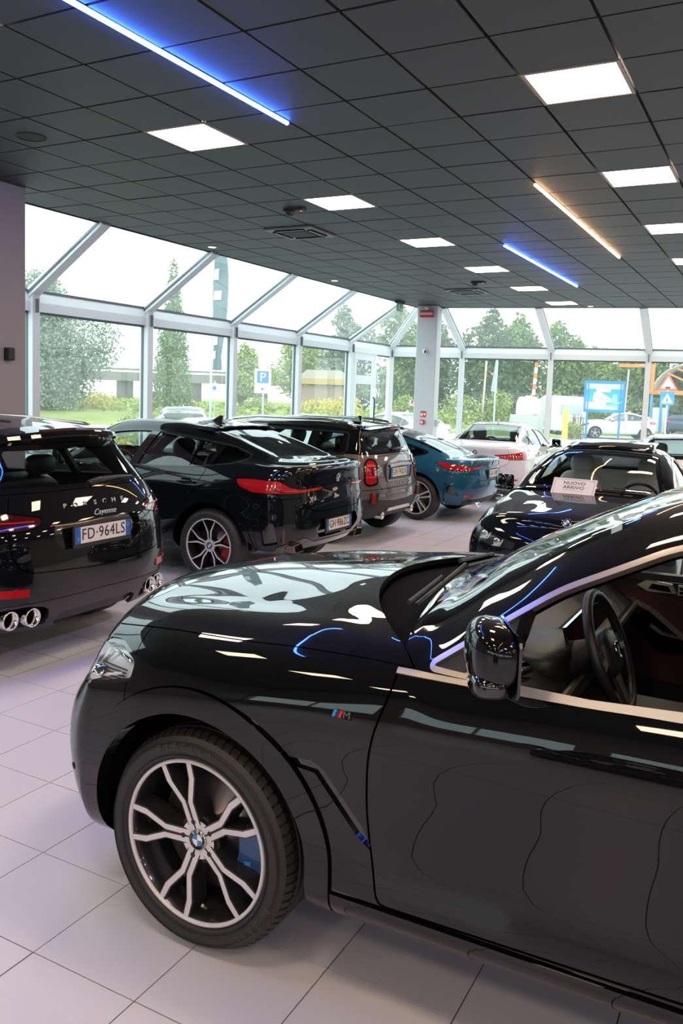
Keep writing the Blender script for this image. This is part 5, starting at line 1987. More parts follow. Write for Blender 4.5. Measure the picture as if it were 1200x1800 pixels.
# ---- boxy grey crossover ---------------------------------------------------------------
def build_crossover():
    root = empty('car', (-7.75, 9.95, 0), 0)
    tag(root, 'boxy grey-brown crossover with black roof and silver rails, upright red tail lamps', 'car')
    P = paint('grey_brown_paint', (.145, .125, .12), .25)
    L = [
        [(-.5, .72, .26), (0, .76, .28), (2.67, .78, .31), (3.0, .76, .33)],
        [(-.5, .85, .36), (0, .88, .38), (2.67, .885, .42), (3.0, .86, .45)],
        [(-.5, .87, .5), (0, .905, .52), (1.3, .885, .53), (2.67, .91, .55), (3.0, .885, .57)],
        [(-.5, .87, .68), (0, .91, .70), (1.3, .895, .72), (2.67, .915, .76), (3.0, .885, .76)],
        [(-.5, .83, .84), (0, .88, .88), (1.3, .89, .92), (2.67, .90, .97), (3.0, .865, .97)],
        [(-.5, .76, .95), (0, .82, 1.0), (.6, .85, 1.04), (1.3, .85, 1.08), (2.67, .84, 1.12), (3.0, .80, 1.13)],
        [(-.5, .62, .99), (.4, .74, 1.07), (.6, .79, 1.08), (.85, .74, 1.24), (1.15, .69, 1.38), (1.5, .665, 1.42), (2.2, .655, 1.42), (2.7, .65, 1.41), (3.0, .63, 1.385)],
        [(-.5, .48, 1.02), (.4, .6, 1.10), (.58, .68, 1.12), (.85, .64, 1.30), (1.15, .60, 1.45), (1.5, .59, 1.49), (2.2, .585, 1.495), (2.7, .58, 1.48), (3.0, .57, 1.455)],
        [(-.5, .26, 1.03), (.4, .3, 1.13), (.5, .33, 1.15), (.85, .32, 1.37), (1.15, .30, 1.50), (1.5, .3, 1.53), (2.2, .3, 1.53), (3.0, .3, 1.48)],
        [(-.8, 0, .95), (-.5, 0, 1.035), (.4, 0, 1.135), (.5, 0, 1.17), (.85, 0, 1.39), (1.15, 0, 1.51), (1.5, 0, 1.54), (2.2, 0, 1.54), (3.0, 0, 1.49), (3.2, 0, 1.465)],
    ]
    spec = dict(lines=L, wb=2.67, arch=.40, arch_out=.455, arch_mat=dark_trim, R=.345, halfwidth=.90, dx=.05, sub=[3, 4, 4, 5, 5, 5, 4, 4, 4], nf=20,
                front=dict(x=-.5, n=2.4, xs=[-.66, -.72, -.76, -.77, -.75, -.70], zs=[.22, .32, .5, .68, .84, .95]),
                rear=dict(x=3.0, n=2.9, xs=[3.22, 3.29, 3.31, 3.30, 3.27, 3.20, 3.05, 3.02], zs=[.33, .42, .57, .76, .97, 1.12, 1.36, 1.44], deck=.6),
                refine=[(3.0, 5, .70, 1.12, 1)],
                dlo=rpoly([(.72, 1.075), (1.3, 1.085), (2.67, 1.128), (2.92, 1.14), (2.88, 1.385), (2.2, 1.40), (1.5, 1.40), (1.17, 1.365), (.87, 1.22)], .04),
                trim_w=.02, trim_mat=mat('dark_window_trim', ()),
                pillars=[[(1.62, 1), (1.74, 1), (1.70, 1.6), (1.60, 1.6)], [(2.36, 1), (2.50, 1), (2.48, 1.6), (2.36, 1.6)], [(2.84, 1), (3.2, 1), (3.2, 1.6), (2.80, 1.6)]],
                splits=[((1.68, 1.0), (1.65, 1.6)), ((2.43, 1.0), (2.42, 1.6))],
                windscreen=lambda x, y, z, s, v, n: np.where((v > 6.4) & (x > .35), np.minimum(np.minimum(x - (.5 + .16 * y**2), 1.13 + .05 * y**2 - x), (v - 7.03) * .25), -1.0),
                rear_glass=lambda x, y, z, s, v, n: np.where((s > 3.0) & (v > 4.5) & (v < 7.2), np.minimum(np.minimum(z - 1.15, 1.40 - z), (.66 - .35 * (z - 1.15)) - y), -1.0),
                rear_glass_mat=side_glass, rear_frit=.05)
    b = car_common('car', spec, root, P)
    roofp = b.cut(lambda x, y, z, s, v, n: np.where(x > .62, (v - 5.05) * .1, -1.0), .004)
    panel('roof', roofp, gloss_black, root, 'merge', 0, .02)
    lp = rpoly([(b.sr(.57), .76), (b.sr(.56), 1.0), (b.sr(.60), 1.075), (b.sr(.74), 1.09), (b.sr(.80), 1.03), (b.sr(.80), .78), (b.sr(.74), .745)], .05)
    f = lambda D, g: sdf(np.stack([D[:, 6], D[:, 2]], 1), lp) + g
    ring = cut_rear(b, lp, .0)
    inner, edge = ring.split(f(ring.D, -.022))
    panel('lamp_surround', edge, gloss_black, root, 'both', .012, .03)
    tl = panel('tail_lamp', inner, red_lamp, root, 'both', .004, .0)
    for sg, o in ((1, tl[0]), (-1, tl[1])):
        for y, z, w, h in ((.68, 1.0, .13, .03), (.68, .86, .14, .025), (.66, .93, .03, .11)):
            p, n = on_tail(b, sg * y, z)
            me = MB().box((0, 0, .004), (w, h, .006)).mesh('lamp_bar')
            me.transform(frame_matrix(p + n * .004, n))
            link('lamp_bar', me, dark_red_lamp if h > .05 else bright_red, o)
    low = b.cut(lambda x, y, z, s, v, n: np.where((v < 4) & (s > 2.98), np.clip(.585 - .10 * np.clip(.72 - y, 0, .6), .535, .6) - z, -1.0), .003)
    panel('lower_bumper', low, dark_trim, root, 'merge', .004, .02)
    gate = cut_rear(b, rpoly([(b.s_rear + .2, .70), (b.sr(.50), .70), (b.sr(.56), .78), (b.sr(.55), 1.10), (b.s_rear + .2, 1.12)], .05), .006, 6, 3.0)
    panel('tailgate', gate, P, root, 'merge', 0, .02)
    bump = b.cut(lambda x, y, z, s, v, n: np.where((v < 4.0) & (s > 3.0), .70 - z, -1.0), .006)
    panel('rear_bumper', bump, P, root, 'merge', .012, .03)
    side = rpoly([(.60, 1.2), (.52, .86), (.52, .5), (.58, .42), (1.60, .44), (1.68, .8), (1.68, 1.3)], .06)
    panel('front_door', side_cut(b, side, vmax=5), P, root, 'both', 0, .02)
    side = rpoly([(1.69, 1.3), (1.69, .8), (1.61, .44), (2.22, .46), (2.32, .66), (2.44, .86), (2.46, 1.3)], .06)
    panel('rear_door', side_cut(b, side, vmax=5), P, root, 'both', 0, .02)
    panel('bonnet', b.cut(lambda x, y, z, s, v, n: np.where(v > 4.8, np.minimum((v - 5.3) * .2, .36 + .3 * y**2 - x), -1.0), .006), P, root, 'merge', 0, .02)
    panel('body_shell', b.rest, P, root, 'merge', 0, .02)
    # plate in a bright framed recess under the handle bar
    p, n = on_tail(b, 0, .90)
    rc = MB().prism(rpoly([(-.36, .79), (.36, .79), (.40, .92), (.36, 1.03), (-.36, 1.03), (-.40, .92)], .04), .012, lambda u, v, w: (p.x - .004 + w, u, v))
    o = rc.build('plate_recess', mat('recess_black', ()), root)
    ring = [(p.x + .012, u, v) for u, v in rpoly([(-.36, .79), (.36, .79), (.40, .92), (.36, 1.03), (-.36, 1.03), (-.40, .92)], .04)]
    MB().tube(ring + ring[:1], .009, 6).build('recess_frame', mat('grey_brown_paint', ()), o, True)
    strip_along([(p.x + .025, -.33, .985), (p.x + .03, 0, 1.0), (p.x + .025, .33, .985)], .03, .035).build('handle_bar', chrome, root)
    plate(root, (p.x + .018, 0, .885), (1, 0, .03), 'GH\u00b7742LK')
    for k, ch in enumerate('COUNTRYMAN'):
        y = -.34 + k * .075
        q, n = on_tail(b, y, .745)
        text('letter', ch, .042, q + n * .007, (0, 1, 0), (0, 0, 1), badge_silver, root, .003, squeeze=1.1)
    for sg in (-1, 1):
        p, n = on_tail(b, sg * .66, .60)
        me = MB().box((0, 0, .01), (.15, .14, .02)).mesh('reflector_housing')
        me.transform(frame_matrix(p + n * .012, n))
        o = bevel(link('reflector_housing', me, black_plastic, root), .02, 3)
        me = MB().box((-.03 * 1, 0, .02), (.055, .13, .012)).mesh('reflector')
        me.transform(frame_matrix(p + n * .012, n))
        link('reflector', me, red_lamp, o)
    tailpipe(root, Vector((3.30, -.46, .36)), .045, .045)
    tailpipe(root, Vector((3.30, .46, .36)), .045, .045)
    MB().prism([(-.36, .405), (.36, .405), (.32, .445), (-.32, .445)], .02, lambda u, v, w: (3.293 + w, u, v)).build('silver_skid_plate', satin_chrome, root)
    # spoiler, rails, antenna, wiper
    mb = MB()
    N = 12
    vs = []
    for k in range(N + 1):
        y = -.58 + 1.16 * k / N
        d = .03 * (1 - (y / .58) ** 2)
        t = .06 * (abs(y) / .58) ** 4
        vs += [(2.90, y, 1.452 + d), (3.20 - t, y, 1.443 + d), (3.21 - t, y, 1.425 + d), (2.95, y, 1.41 + d)]
    fs = [(k * 4 + i, k * 4 + (i + 1) % 4, k * 4 + 4 + (i + 1) % 4, k * 4 + 4 + i) for k in range(N) for i in range(4)] + [(0, 1, 2, 3), tuple(N * 4 + i for i in (3, 2, 1, 0))]
    so = mb.add(vs, fs).build('roof_spoiler', gloss_black, root)
    strip_along([(3.215, -.14, 1.455), (3.22, .14, 1.455)], .01, .012).build('third_brake_light', red_lamp, so)
    for sg in (-1, 1):
        MB().tube([(.95, sg * .62, 1.42), (1.1, sg * .62, 1.50), (1.5, sg * .615, 1.545), (2.5, sg * .605, 1.545), (2.8, sg * .60, 1.515), (2.95, sg * .59, 1.47)], [.012, .016, .018, .018, .016, .012], 8).build('roof_rail', chrome, root, True)
    shark_fin(root, 2.62, 1.505, gloss_black, 1.2)
    p, n = on_tail(b, 0, 1.19)
    MB().tube([(p.x + .02, 0, 1.17), (p.x + .02, .15, 1.18), (p.x - .005, .42, 1.19)], [.022, .014, .008], 8).build('rear_wiper', black_plastic, root, True)
    for x in (0, 2.67):
        for sg in (-1, 1):
            make_wheel(root, (x, sg * .885, .345), .345, .235, .23, 'double', sg, .4, badge=False)
    for sg in (-1, 1):
        door_mirror(root, (.82, sg * .98, 1.13), gloss_black, sg, .95)
    cabin(root, 1.55, .82, .46, leather_black, zd=1.03)
    return root, b


# ---- saloon / coupe template ------------------------------------------------------------
def saloon_lines(wb, hw, roof, tail=1.0, deck=.0, xr=3.25, cowl=0.0):
    kx, ky, kz = wb / 2.851, hw / .91, roof / 1.435

    def t(l):
        out = []
        for x, y, z in l:
            if 1.7 < x <= 3.1:
                x = min(1.7 + (x - 1.7) * tail, 3.24)
            if .4 <= x <= 1.01:
                x = x + cowl
            if x > 2.9:
                z = z + deck
            if out and x * kx <= out[-1][0] + .003:
                continue
            out.append((x * kx, y * ky, z * kz))
        return out
    L = [
        [(-.5, .74, .20), (0, .79, .22), (2.85, .79, .24), (3.25, .76, .28)],
        [(-.5, .86, .30), (0, .89, .33), (2.85, .895, .36), (3.25, .86, .40)],
        [(-.5, .885, .45), (0, .91, .47), (1.4, .885, .48), (2.85, .912, .5), (3.25, .885, .53)],
        [(-.5, .88, .62), (0, .91, .66), (1.4, .89, .68), (2.85, .915, .71), (3.25, .875, .72)],
        [(-.5, .83, .76), (0, .885, .81), (1.4, .89, .84), (2.85, .90, .87), (3.25, .85, .89)],
        [(-.5, .74, .84), (0, .80, .91), (.7, .83, .95), (1.4, .83, .97), (2.2, .825, 1.0), (2.85, .80, 1.01), (3.25, .755, .995)],
        [(-.5, .60, .89), (0, .68, .95), (.6, .78, .985), (.72, .79, .985), (1.0, .70, 1.15), (1.3, .63, 1.29), (1.7, .59, 1.345), (2.1, .58, 1.32), (2.5, .60, 1.22), (2.8, .64, 1.10), (3.0, .66, 1.045), (3.25, .63, 1.02)],
        [(-.5, .42, .91), (0, .5, .975), (.5, .58, 1.005), (.66, .68, 1.015), (1.0, .59, 1.22), (1.3, .53, 1.35), (1.7, .51, 1.395), (2.1, .51, 1.375), (2.5, .53, 1.28), (2.8, .56, 1.16), (3.0, .58, 1.07), (3.25, .56, 1.03)],
        [(-.5, .26, .92), (0, .28, .98), (.45, .3, 1.015), (.6, .33, 1.04), (1.0, .31, 1.255), (1.3, .29, 1.38), (1.7, .28, 1.42), (2.1, .28, 1.402), (2.5, .29, 1.312), (2.8, .30, 1.19), (3.0, .31, 1.085), (3.25, .30, 1.035)],
        [(-.8, 0, .82), (-.5, 0, .925), (0, 0, .985), (.45, 0, 1.02), (.6, 0, 1.05), (1.0, 0, 1.27), (1.3, 0, 1.39), (1.7, 0, 1.432), (2.1, 0, 1.415), (2.5, 0, 1.325), (2.8, 0, 1.20), (3.0, 0, 1.09), (3.1, 0, 1.05), (3.25, 0, 1.04), (3.7, 0, 1.02)],
    ]
    return [t(l) for l in L]


def saloon(root, P, wb=2.851, hw=.91, roof=1.435, tail=1.0, oh_f=.78, oh_r=1.0, lamp_tail=None, style='double', number=None, cabin_mat=None, doors=2, trim_mat=None, glass_rear=None, wheel_R=.335,
           mirror=True, detail='rear', rim_mat=None, dx=.05, deck=0.0, glass_front=None, cowl=0.0, outlet=None, head_rests=True, side_mat=None, pillar_mat=None, face=True):
    kx, ky, kz = wb / 2.851, hw / .91, roof / 1.435
    L = saloon_lines(wb, hw, roof, tail, deck, cowl=cowl)
    X, Z = (lambda x: (x if x <= 1.7 or x > 3.1 else min(1.7 + (x - 1.7) * tail, 3.24)) * kx), (lambda z: z * kz)
    xf, xr = -.5 * kx, 3.25 * kx
    fe, re = -oh_f, wb + oh_r
    dlo = [(.74 + cowl, .985), (1.4, .985), (2.2, 1.015), (2.62, 1.045), (2.80, 1.09), (2.72, 1.125), (2.5, 1.195), (2.1, 1.295), (1.7, 1.322), (1.32, 1.27), (1.0 + cowl, 1.13)]
    dlo = rpoly([(X(x), Z(z)) for x, z in dlo], [.01, 0, 0, .05, .05, .05, .1, .1, .1, .05, .05])
    pil = [[(X(1.68), Z(.8)), (X(1.80), Z(.8)), (X(1.80), Z(1.5)), (X(1.70), Z(1.5))]]
    if doors == 4 or doors == 2:
        pil.append([(X(2.46), Z(.8)), (X(2.50), Z(.8)), (X(2.40), Z(1.5)), (X(2.36), Z(1.5))])
    spec = dict(lines=L, wb=wb, arch=wheel_R + .045, R=wheel_R, halfwidth=hw, dx=dx, sub=[3, 4, 4, 5, 5, 5, 4, 5, 4], nf=20,
                front=dict(x=xf, n=2.25, xs=[fe + .14, fe + .07, fe + .02, fe, fe + .03, fe + .10], zs=[Z(.19), Z(.28), Z(.42), Z(.58), Z(.70), Z(.80)]),
                rear=dict(x=xr, n=2.6, xs=[re - .16, re - .07, re - .01, re, re - .03, re - .02], zs=[Z(.28), Z(.38), Z(.52), Z(.70), Z(.88), Z(1.015 + deck)], deck=.3),
                dlo=dlo, trim_w=.018, trim_mat=trim_mat or gloss_black, pillars=pil, splits=[((X(1.74), 0), (X(1.74), 2)), ((X(2.48), Z(.8)), (X(2.38), Z(1.5)))],
                window_mats=dict(front_window=side_mat or side_glass, rear_window=side_mat or side_glass, quarter_window=tint_glass), floor=.18, pillar_mat=pillar_mat or gloss_black, refine=[(-1.2 * kx, -.3 * kx, Z(.55), Z(.84), 2 if detail == 'front' else 0), (2.9 * kx, 5, Z(.75), Z(.97), 1)],
                windscreen=lambda x, y, z, s, v, n: np.where((v > 6.4) & (x > (.35 + cowl) * kx), np.minimum(np.minimum(x - (.58 + cowl + .14 * y**2) * kx, (1.30 + .06 * y**2) * kx - x), (v - 7.03) * .25), -1.0),
                rear_glass=lambda x, y, z, s, v, n: np.where((v > 6.6) & (x > X(2.0)) & (s < xr + .02), np.minimum(np.minimum(x - (X(2.2) + .08 * y**2), X(2.97) - .05 * y**2 - x), (v - 7.02) * .25), -1.0), rear_frit=.03)
    if glass_rear:
        spec['rear_glass_mat'] = glass_rear
    b = car_common('car', spec, root, P)
    z0 = Z(.90)
    if lamp_tail:
        lamp = cut_rear(b, rpoly(lamp_tail(b), .012), .005)
        tl = panel('tail_lamp', lamp, red_lamp, root, 'both', .005, .02)
    boot = cut_rear(b, rpoly([(b.s_rear + .2, Z(.68)), (b.sr(.48), Z(.68)), (b.sr(.60), Z(.74)), (b.sr(.62), Z(.95)), (b.sr(.66), 1.3), (b.s_rear + .2, 1.3)], .04), .006, 5.05, xr)
    panel('boot_lid', boot, P, root, 'merge', 0, .02)
    dif = cut_rear(b, rpoly([(b.s_rear + .2, .1), (b.sr(.80 * ky), .1), (b.sr(.74 * ky), Z(.36)), (b.s_rear + .2, Z(.40))], .02), .003, 3.0, xr - .1)
    panel('diffuser', dif, dark_trim, root, 'merge', .005, .02)
    if outlet:
        panel('air_outlet', cut_rear(b, rpoly(outlet(b), .015), .003, 4.5, xr - .1), gloss_black, root, 'both', -.003, 0)
    bump = b.cut(lambda x, y, z, s, v, n: np.where((v < 4.4) & (s > xr), Z(.80) - z, -1.0), .005)
    panel('rear_bumper', bump, P, root, 'merge', .0, .02)
    # front: lamps, bonnet, bumper
    lamps = None
    c0 = b.s_front
    hl = rpoly([(-.33 * kx, Z(.815)), (-.36 * kx, Z(.765)), (-.62 * kx, Z(.66)), (b.sf(.62 * ky), Z(.60)), (b.sf(.44 * ky), Z(.605)), (b.sf(.42 * ky), Z(.66)), (b.sf(.60 * ky), Z(.70)), (-.5 * kx, Z(.795))], .015)
    fl = lambda D, g: sdf(np.stack([D[:, 6], D[:, 2]], 1), hl) + g
    lamp = b.cut(lambda x, y, z, s, v, n: np.where((v < 5.6) & (s < -.2), sdf(np.stack([s, z], 1), hl) + .012, -1.0), 0)
    cover, edge = lamp.split(fl(lamp.D, 0))
    panel('headlight_seal', edge, gloss_black, root, 'both', -.003, .02)
    hp = panel('headlight', cover, clear_lens, root, 'both', .002, 0)
    for sg, par in ((1, hp[0]), (-1, hp[1])):
        link('lamp_bowl', panel_mesh('lamp_bowl', cover if sg > 0 else cover.mirror(), -.03, 0), mat('lamp_bowl_dark', (.012, .013, .015), .4), par)
        if detail == 'front':
            for yy in (.74, .60):
                p, n = b.at_sz(b.sf(yy * ky), Z(.645) + .05 * (yy > .7))
                p.y *= sg
                me = MB().lathe([(.035, -.05), (.038, -.02), (.030, -.010), (.0001, -.016)], axis='z', n=18).mesh('lamp_projector')
                me.transform(frame_matrix(p, (-1, .25 * sg, 0)))
                link('lamp_projector', me, chrome, par, True)
                pts = []
                for du, dz in ((-.05, .03), (-.04, -.03), (.03, -.03)):
                    q, n = b.at_sz(b.sf((yy + du) * ky), Z(.645) + .05 * (yy > .7) + dz)
                    q -= n * .015
                    pts.append((q.x, q.y * sg, q.z))
                MB().tube(pts, .006, 6).build('light_bar', white_plastic, par, True)
    kid = rpoly([(c0 + .015, Z(.50)), (c0 + .015, Z(.73)), (c0 + .28, Z(.72)), (c0 + .33, Z(.62)), (c0 + .26, Z(.50))], .03)
    panel('kidney_grille', cut_front(b, kid), gloss_black, root, 'both', -.008, .02)
    panel('lower_intake', cut_front(b, rpoly([(c0 - .1, Z(.26)), (c0 - .1, Z(.42)), (c0 + .5, Z(.40)), (c0 + .55, Z(.28))], .03)), black_plastic, root, 'merge', -.015, 0)
    panel('bonnet', b.cut(lambda x, y, z, s, v, n: np.where(v > 4.8, np.minimum((v - 5.32) * .2, (.40 + cowl * .9 + .22 * y**2) * kx - x), -1.0), .006), P, root, 'merge', 0, .02)
    q = b.cut(lambda x, y, z, s, v, n: np.where(v > 5.0, np.minimum(np.minimum((v - 6.1) * .2, (.58 + cowl + .14 * y**2) * kx - x), x - .15), -1.0), .002)
    panel('cowl', q, void_black, root, 'merge', -.02, 0)
    q = b.cut(lambda x, y, z, s, v, n: np.where(v < 5.32, -.44 * kx - s, -1.0) + 0 * x, .005)
    panel('front_bumper', q, P, root, 'merge', .0, .02)
    dz = Z(.36)
    panel('front_door', side_cut(b, rpoly([(X(.66), 1.2), (X(.60), Z(.80)), (X(.60), Z(.5)), (X(.64), dz), (X(1.66), dz + .02), (X(1.74), Z(.8)), (X(1.74), 1.3)], .05)), P, root, 'both', 0, .02)
    if doors == 4:
        panel('rear_door', side_cut(b, rpoly([(X(1.75), 1.3), (X(1.75), Z(.8)), (X(1.67), dz + .02), (X(2.36), dz + .03), (X(2.42), Z(.5)), (X(2.6), Z(.8)), (X(2.66), 1.3)], .05)), P, root, 'both', 0, .02)
        door_handle(b, root, X(2.42), Z(.87), P)
    door_handle(b, root, X(1.50), Z(.85), P)
    panel('body_shell', b.rest, P, root, 'merge', 0, .02)
    if number:
        p, n = on_tail(b, 0, Z(.775))
        plate(root, (p.x + .012, 0, Z(.775)), (1, 0, .05), number)
    for sg in (-1, 1):
        p, n = on_tail(b, sg * .56 * ky, Z(.33))
        tailpipe(root, Vector((re - .03, sg * .58 * ky, Z(.31))), .048, .042)
        pts = [on_tail(b, sg * y * ky, Z(.44)) for y in (.60, .68, .75)]
        strip_along([p + n * .003 for p, n in pts], .012, .028).build('reflector', red_lamp, root)
    zr = float(b.at_xy(X(2.02), 0, 6)[0].z)
    shark_fin(root, X(2.02), zr, P if detail != 'dark' else gloss_black)
    for x in (0, wb):
        for sg in (-1, 1):
            make_wheel(root, (x, sg * (hw - .02), wheel_R), wheel_R, wheel_R * .735, .235, style, sg, math.radians(90), spoke_mat=rim_mat, face=face)
    if mirror:
        for sg in (-1, 1):
            door_mirror(root, (.92 * kx, sg * (hw + .075), Z(1.02)), P, sg, .95)
    cabin(root, 1.62 * kx, .80 * ky, Z(.34), cabin_mat or leather_black, zd=Z(.93), heads=head_rests)
    return b


def build_blue():
    root = empty('car', (-7.80, 12.55, 0), 0)
    tag(root, 'metallic teal-blue coupe with grey alloy wheels, fourth along the left row', 'car')
    P = paint('teal_blue_paint', (.012, .085, .15), .35)
    lt = lambda b: [(3.14, .90), (3.18, .875), (3.36, .80), (b.sr(.72), .785), (b.sr(.38), .835), (b.sr(.38), .862), (b.sr(.68), .835), (b.sr(.80), .868), (3.30, .895)]
    b = saloon(root, P, wb=2.87, hw=.92, roof=1.335, tail=1.13, oh_f=.78, oh_r=.93, lamp_tail=lt, style='double', number='GH 318RT', wheel_R=.345, rim_mat=rim_silver, doors=2, glass_rear=tint_glass, outlet=lambda b: [(b.sr(.80), .40), (3.36, .46), (3.34, .63), (b.sr(.86), .52)])
    p, n = on_tail(b, 0, .885)
    roundel('boot_badge', root, frame_matrix(p + n * .003, n), .04)
    return root


def build_white():
    root = empty('car', (-5.2, 17.95, 0), -1.50)
    tag(root, 'white four-door saloon parked crosswise before the far glazing, open front window', 'car')
    P = paint('white_paint', (.72, .70, .70))
    lt = lambda b: [(3.00, .935), (3.03, .88), (3.25, .80), (b.sr(.60), .80), (b.sr(.36), .835), (b.sr(.36), .875), (b.sr(.60), .895), (3.2, .94)]
    b = saloon(root, P, wb=2.67, hw=.90, roof=1.42, tail=1.06, oh_f=.84, oh_r=.98, lamp_tail=lt, number='GK 205MA', wheel_R=.325, doors=4, head_rests=False, glass_rear=glass('painted_sheen_glass', (.82, .88, .88), 1, ior=2.0, dust_veil=.3))  # milky film in the rear glass stands in for a bright reflection
    p, n = on_tail(b, -.55, .86)
    text('model_badge', '220d', .06, p + n * .004, (0, 1, 0), (0, 0, 1), dark_trim, root, .003)
    p, n = on_tail(b, 0, .91)
    roundel('boot_badge', root, frame_matrix(p + n * .003, n), .04)
    return root


def build_black_saloon():
    root = empty('car', (-1.63, 7.76, 0), 1.605)
    tag(root, 'dark navy-black saloon facing the camera with sunroof and light seats, mid right', 'car')
    P = paint('navy_black_paint', (.002, .0045, .011))
    b = saloon(root, P, lamp_tail=lambda b: [(3.2, .93), (3.2, .85), (b.sr(.4), .86), (b.sr(.4), .92)], cabin_mat=leather_grey, doors=4, trim_mat=satin_chrome, detail='front', cowl=-.12, roof=1.42, number='GJ 417SV', dx=.03)
    # raised glass sunroof
    z = b.at_xy(1.6, 0, 6)[0].z
    vs = []
    N = 10
    for k in range(N + 1):
        y = -.44 + .88 * k / N
        for x in (1.42, 1.5, 1.9, 1.98):
            q = b.at_xy(x, y, 6)[0].z
            vs.append((x, y, q + .004 + .045 * (x - 1.42) / .5))
    fs = [(k * 4 + i, k * 4 + 4 + i, k * 4 + 5 + i, k * 4 + 1 + i) for k in range(N) for i in range(3)]
    o = MB().add(vs, fs).build('sunroof', gloss_black, root, True)
    m = o.modifiers.new('thick', 'SOLIDIFY')
    m.thickness = .012
    zc = lambda x, y: b.at_xy(x, y)[0].z
    wiper(root, (.54, -.5, zc(.54, .5)), (.49, .1, zc(.49, .1)), (-.3, 0, 1))
    wiper(root, (.50, .1, zc(.50, .1)), (.54, .58, zc(.54, .58)), (-.3, 0, 1))
    p, n = b.at_xy(-.66, 0, 4)
    roundel('bonnet_badge', root, frame_matrix(p + n * .003, n, (1, 0, 0)), .04)
    return root, b


def build_far_white():
    root = empty('car', (-1.5, 15.9, 0), -1.53)
    tag(root, 'white saloon seen from behind, its pale roof rising over the navy-black one', 'car')
    P = mat('white_paint', ())
    b = saloon(root, P, wb=2.75, hw=.92, roof=1.42, tail=1.1, lamp_tail=lambda b: [(3.2, .93), (3.2, .85), (b.sr(.4), .86), (b.sr(.4), .92)], number='GF 552TD', doors=4,
               glass_rear=glass('painted_sheen_glass', ()))
    return root


suv, suv_body = build_suv()
coupe_suv, coupe_suv_body = build_coupe_suv()
crossover, crossover_body = build_crossover()
blue_car = build_blue()
white_car = build_white()
black_saloon, saloon_body = build_black_saloon()
mirrored = copy_tree(black_saloon)
mirrored.location = (-.9, -3.4, 0)
mirrored.rotation_euler = (0, 0, -1.75)
tag(mirrored, 'navy-black saloon behind the camera, seen only as a reflection in the front door', 'car')
# arrival notice leaning on the saloon's windscreen
nt_ = empty('notice_card', (-1.80, 8.06, .955), -.05)
tag(nt_, 'white card reading NUOVO ARRIVO propped against the windscreen of the navy-black saloon', 'sign')
Rx = Matrix.Rotation(math.radians(-38), 3, 'X')
R4 = Rx.to_4x4()
me = MB().box((0, 0, .115), (.42, .006, .23)).mesh('card')
me.transform(R4)
cd_ = link('card', me, mat('card_white', (.80, .77, .80), .5), nt_)
me = MB().box((0, -.0035, .215), (.38, .001, .004)).box((0, -.0035, .015), (.38, .001, .004)).box((-.19, -.0035, .115), (.004, .001, .20)).box((.19, -.0035, .115), (.004, .001, .20)).mesh('card_border')
me.transform(R4)
link('card_border', me, mat('border_blue', (.18, .25, .50), .5), cd_)
for body, z_, sz in (('NUOVO', .175, .052), ('ARRIVO', .125, .052), ('AUTO', .045, .026)):
    me = text_mesh(body, sz, .0005, squeeze=1.12)
    me.transform(R4 @ Matrix.Translation((0, -.0042, z_)) @ Matrix.Rotation(math.pi / 2, 4, 'X'))
    link('card_lettering', me, ink if sz > .03 else mat('print_grey', (.35, .35, .38), .5), cd_)
me = MB().box((0, -.0036, .092), (.20, .001, .003)).mesh('card_rule')
me.transform(R4)
link('card_rule', me, MATS['print_grey'], cd_)
far_white = build_far_white()
# ------------------------------------------------------------------ outside
GZ = -.12
asphalt = mat('pale_asphalt', (.52, .50, .48), .9, noise=(.15, .12))
mb = MB().add([(-200, -60, GZ), (120, -60, GZ), (120, 240, GZ), (-200, 240, GZ)], [(0, 1, 2, 3)])
o = structure(mb.build('ground', asphalt), 'pale asphalt yard outside the glazing')
lawn_mat = mat('lawn', (.27, .30, .075), .95, noise=(.35, .45))


def mound(name, poly, z0, z1, label):
    n = len(poly)
    c = Vector((sum(p[0] for p in poly) / n, sum(p[1] for p in poly) / n))
    inner = [tuple(c + (Vector(p) - c) * .8) for p in poly]
    mb = MB().add([(p[0], p[1], z0) for p in poly] + [(p[0], p[1], z1) for p in inner], [tuple(range(n, 2 * n))] + [(i, (i + 1) % n, (i + 1) % n + n, i + n) for i in range(n)])
    return structure(mb.build(name, lawn_mat), label)


mound('grass_bank', [(-36, 25), (-30, 31), (-24, 38), (-20, 44), (-16, 52), (-18, 80), (-60, 110), (-110, 70), (-70, 20)], GZ, .35, 'yellow-green grass bank beyond the yard on the left')
mound('grass_strip', [(-16, 48.5), (-10, 49.6), (-4, 50.2), (-4, 52), (-9, 52.5), (-16, 52)], GZ + .005, .02, 'grass strip behind the billboard')
mound('grass_verge', [(-16.5, 42), (-10.5, 44), (-10.5, 44.8), (-16.5, 47)], GZ + .005, .05, 'rough grass around the white tank')
mound('far_meadow', [(-20, 62), (30, 66), (40, 120), (-40, 120)], GZ + .01, .4, 'meadow in front of the far trees')


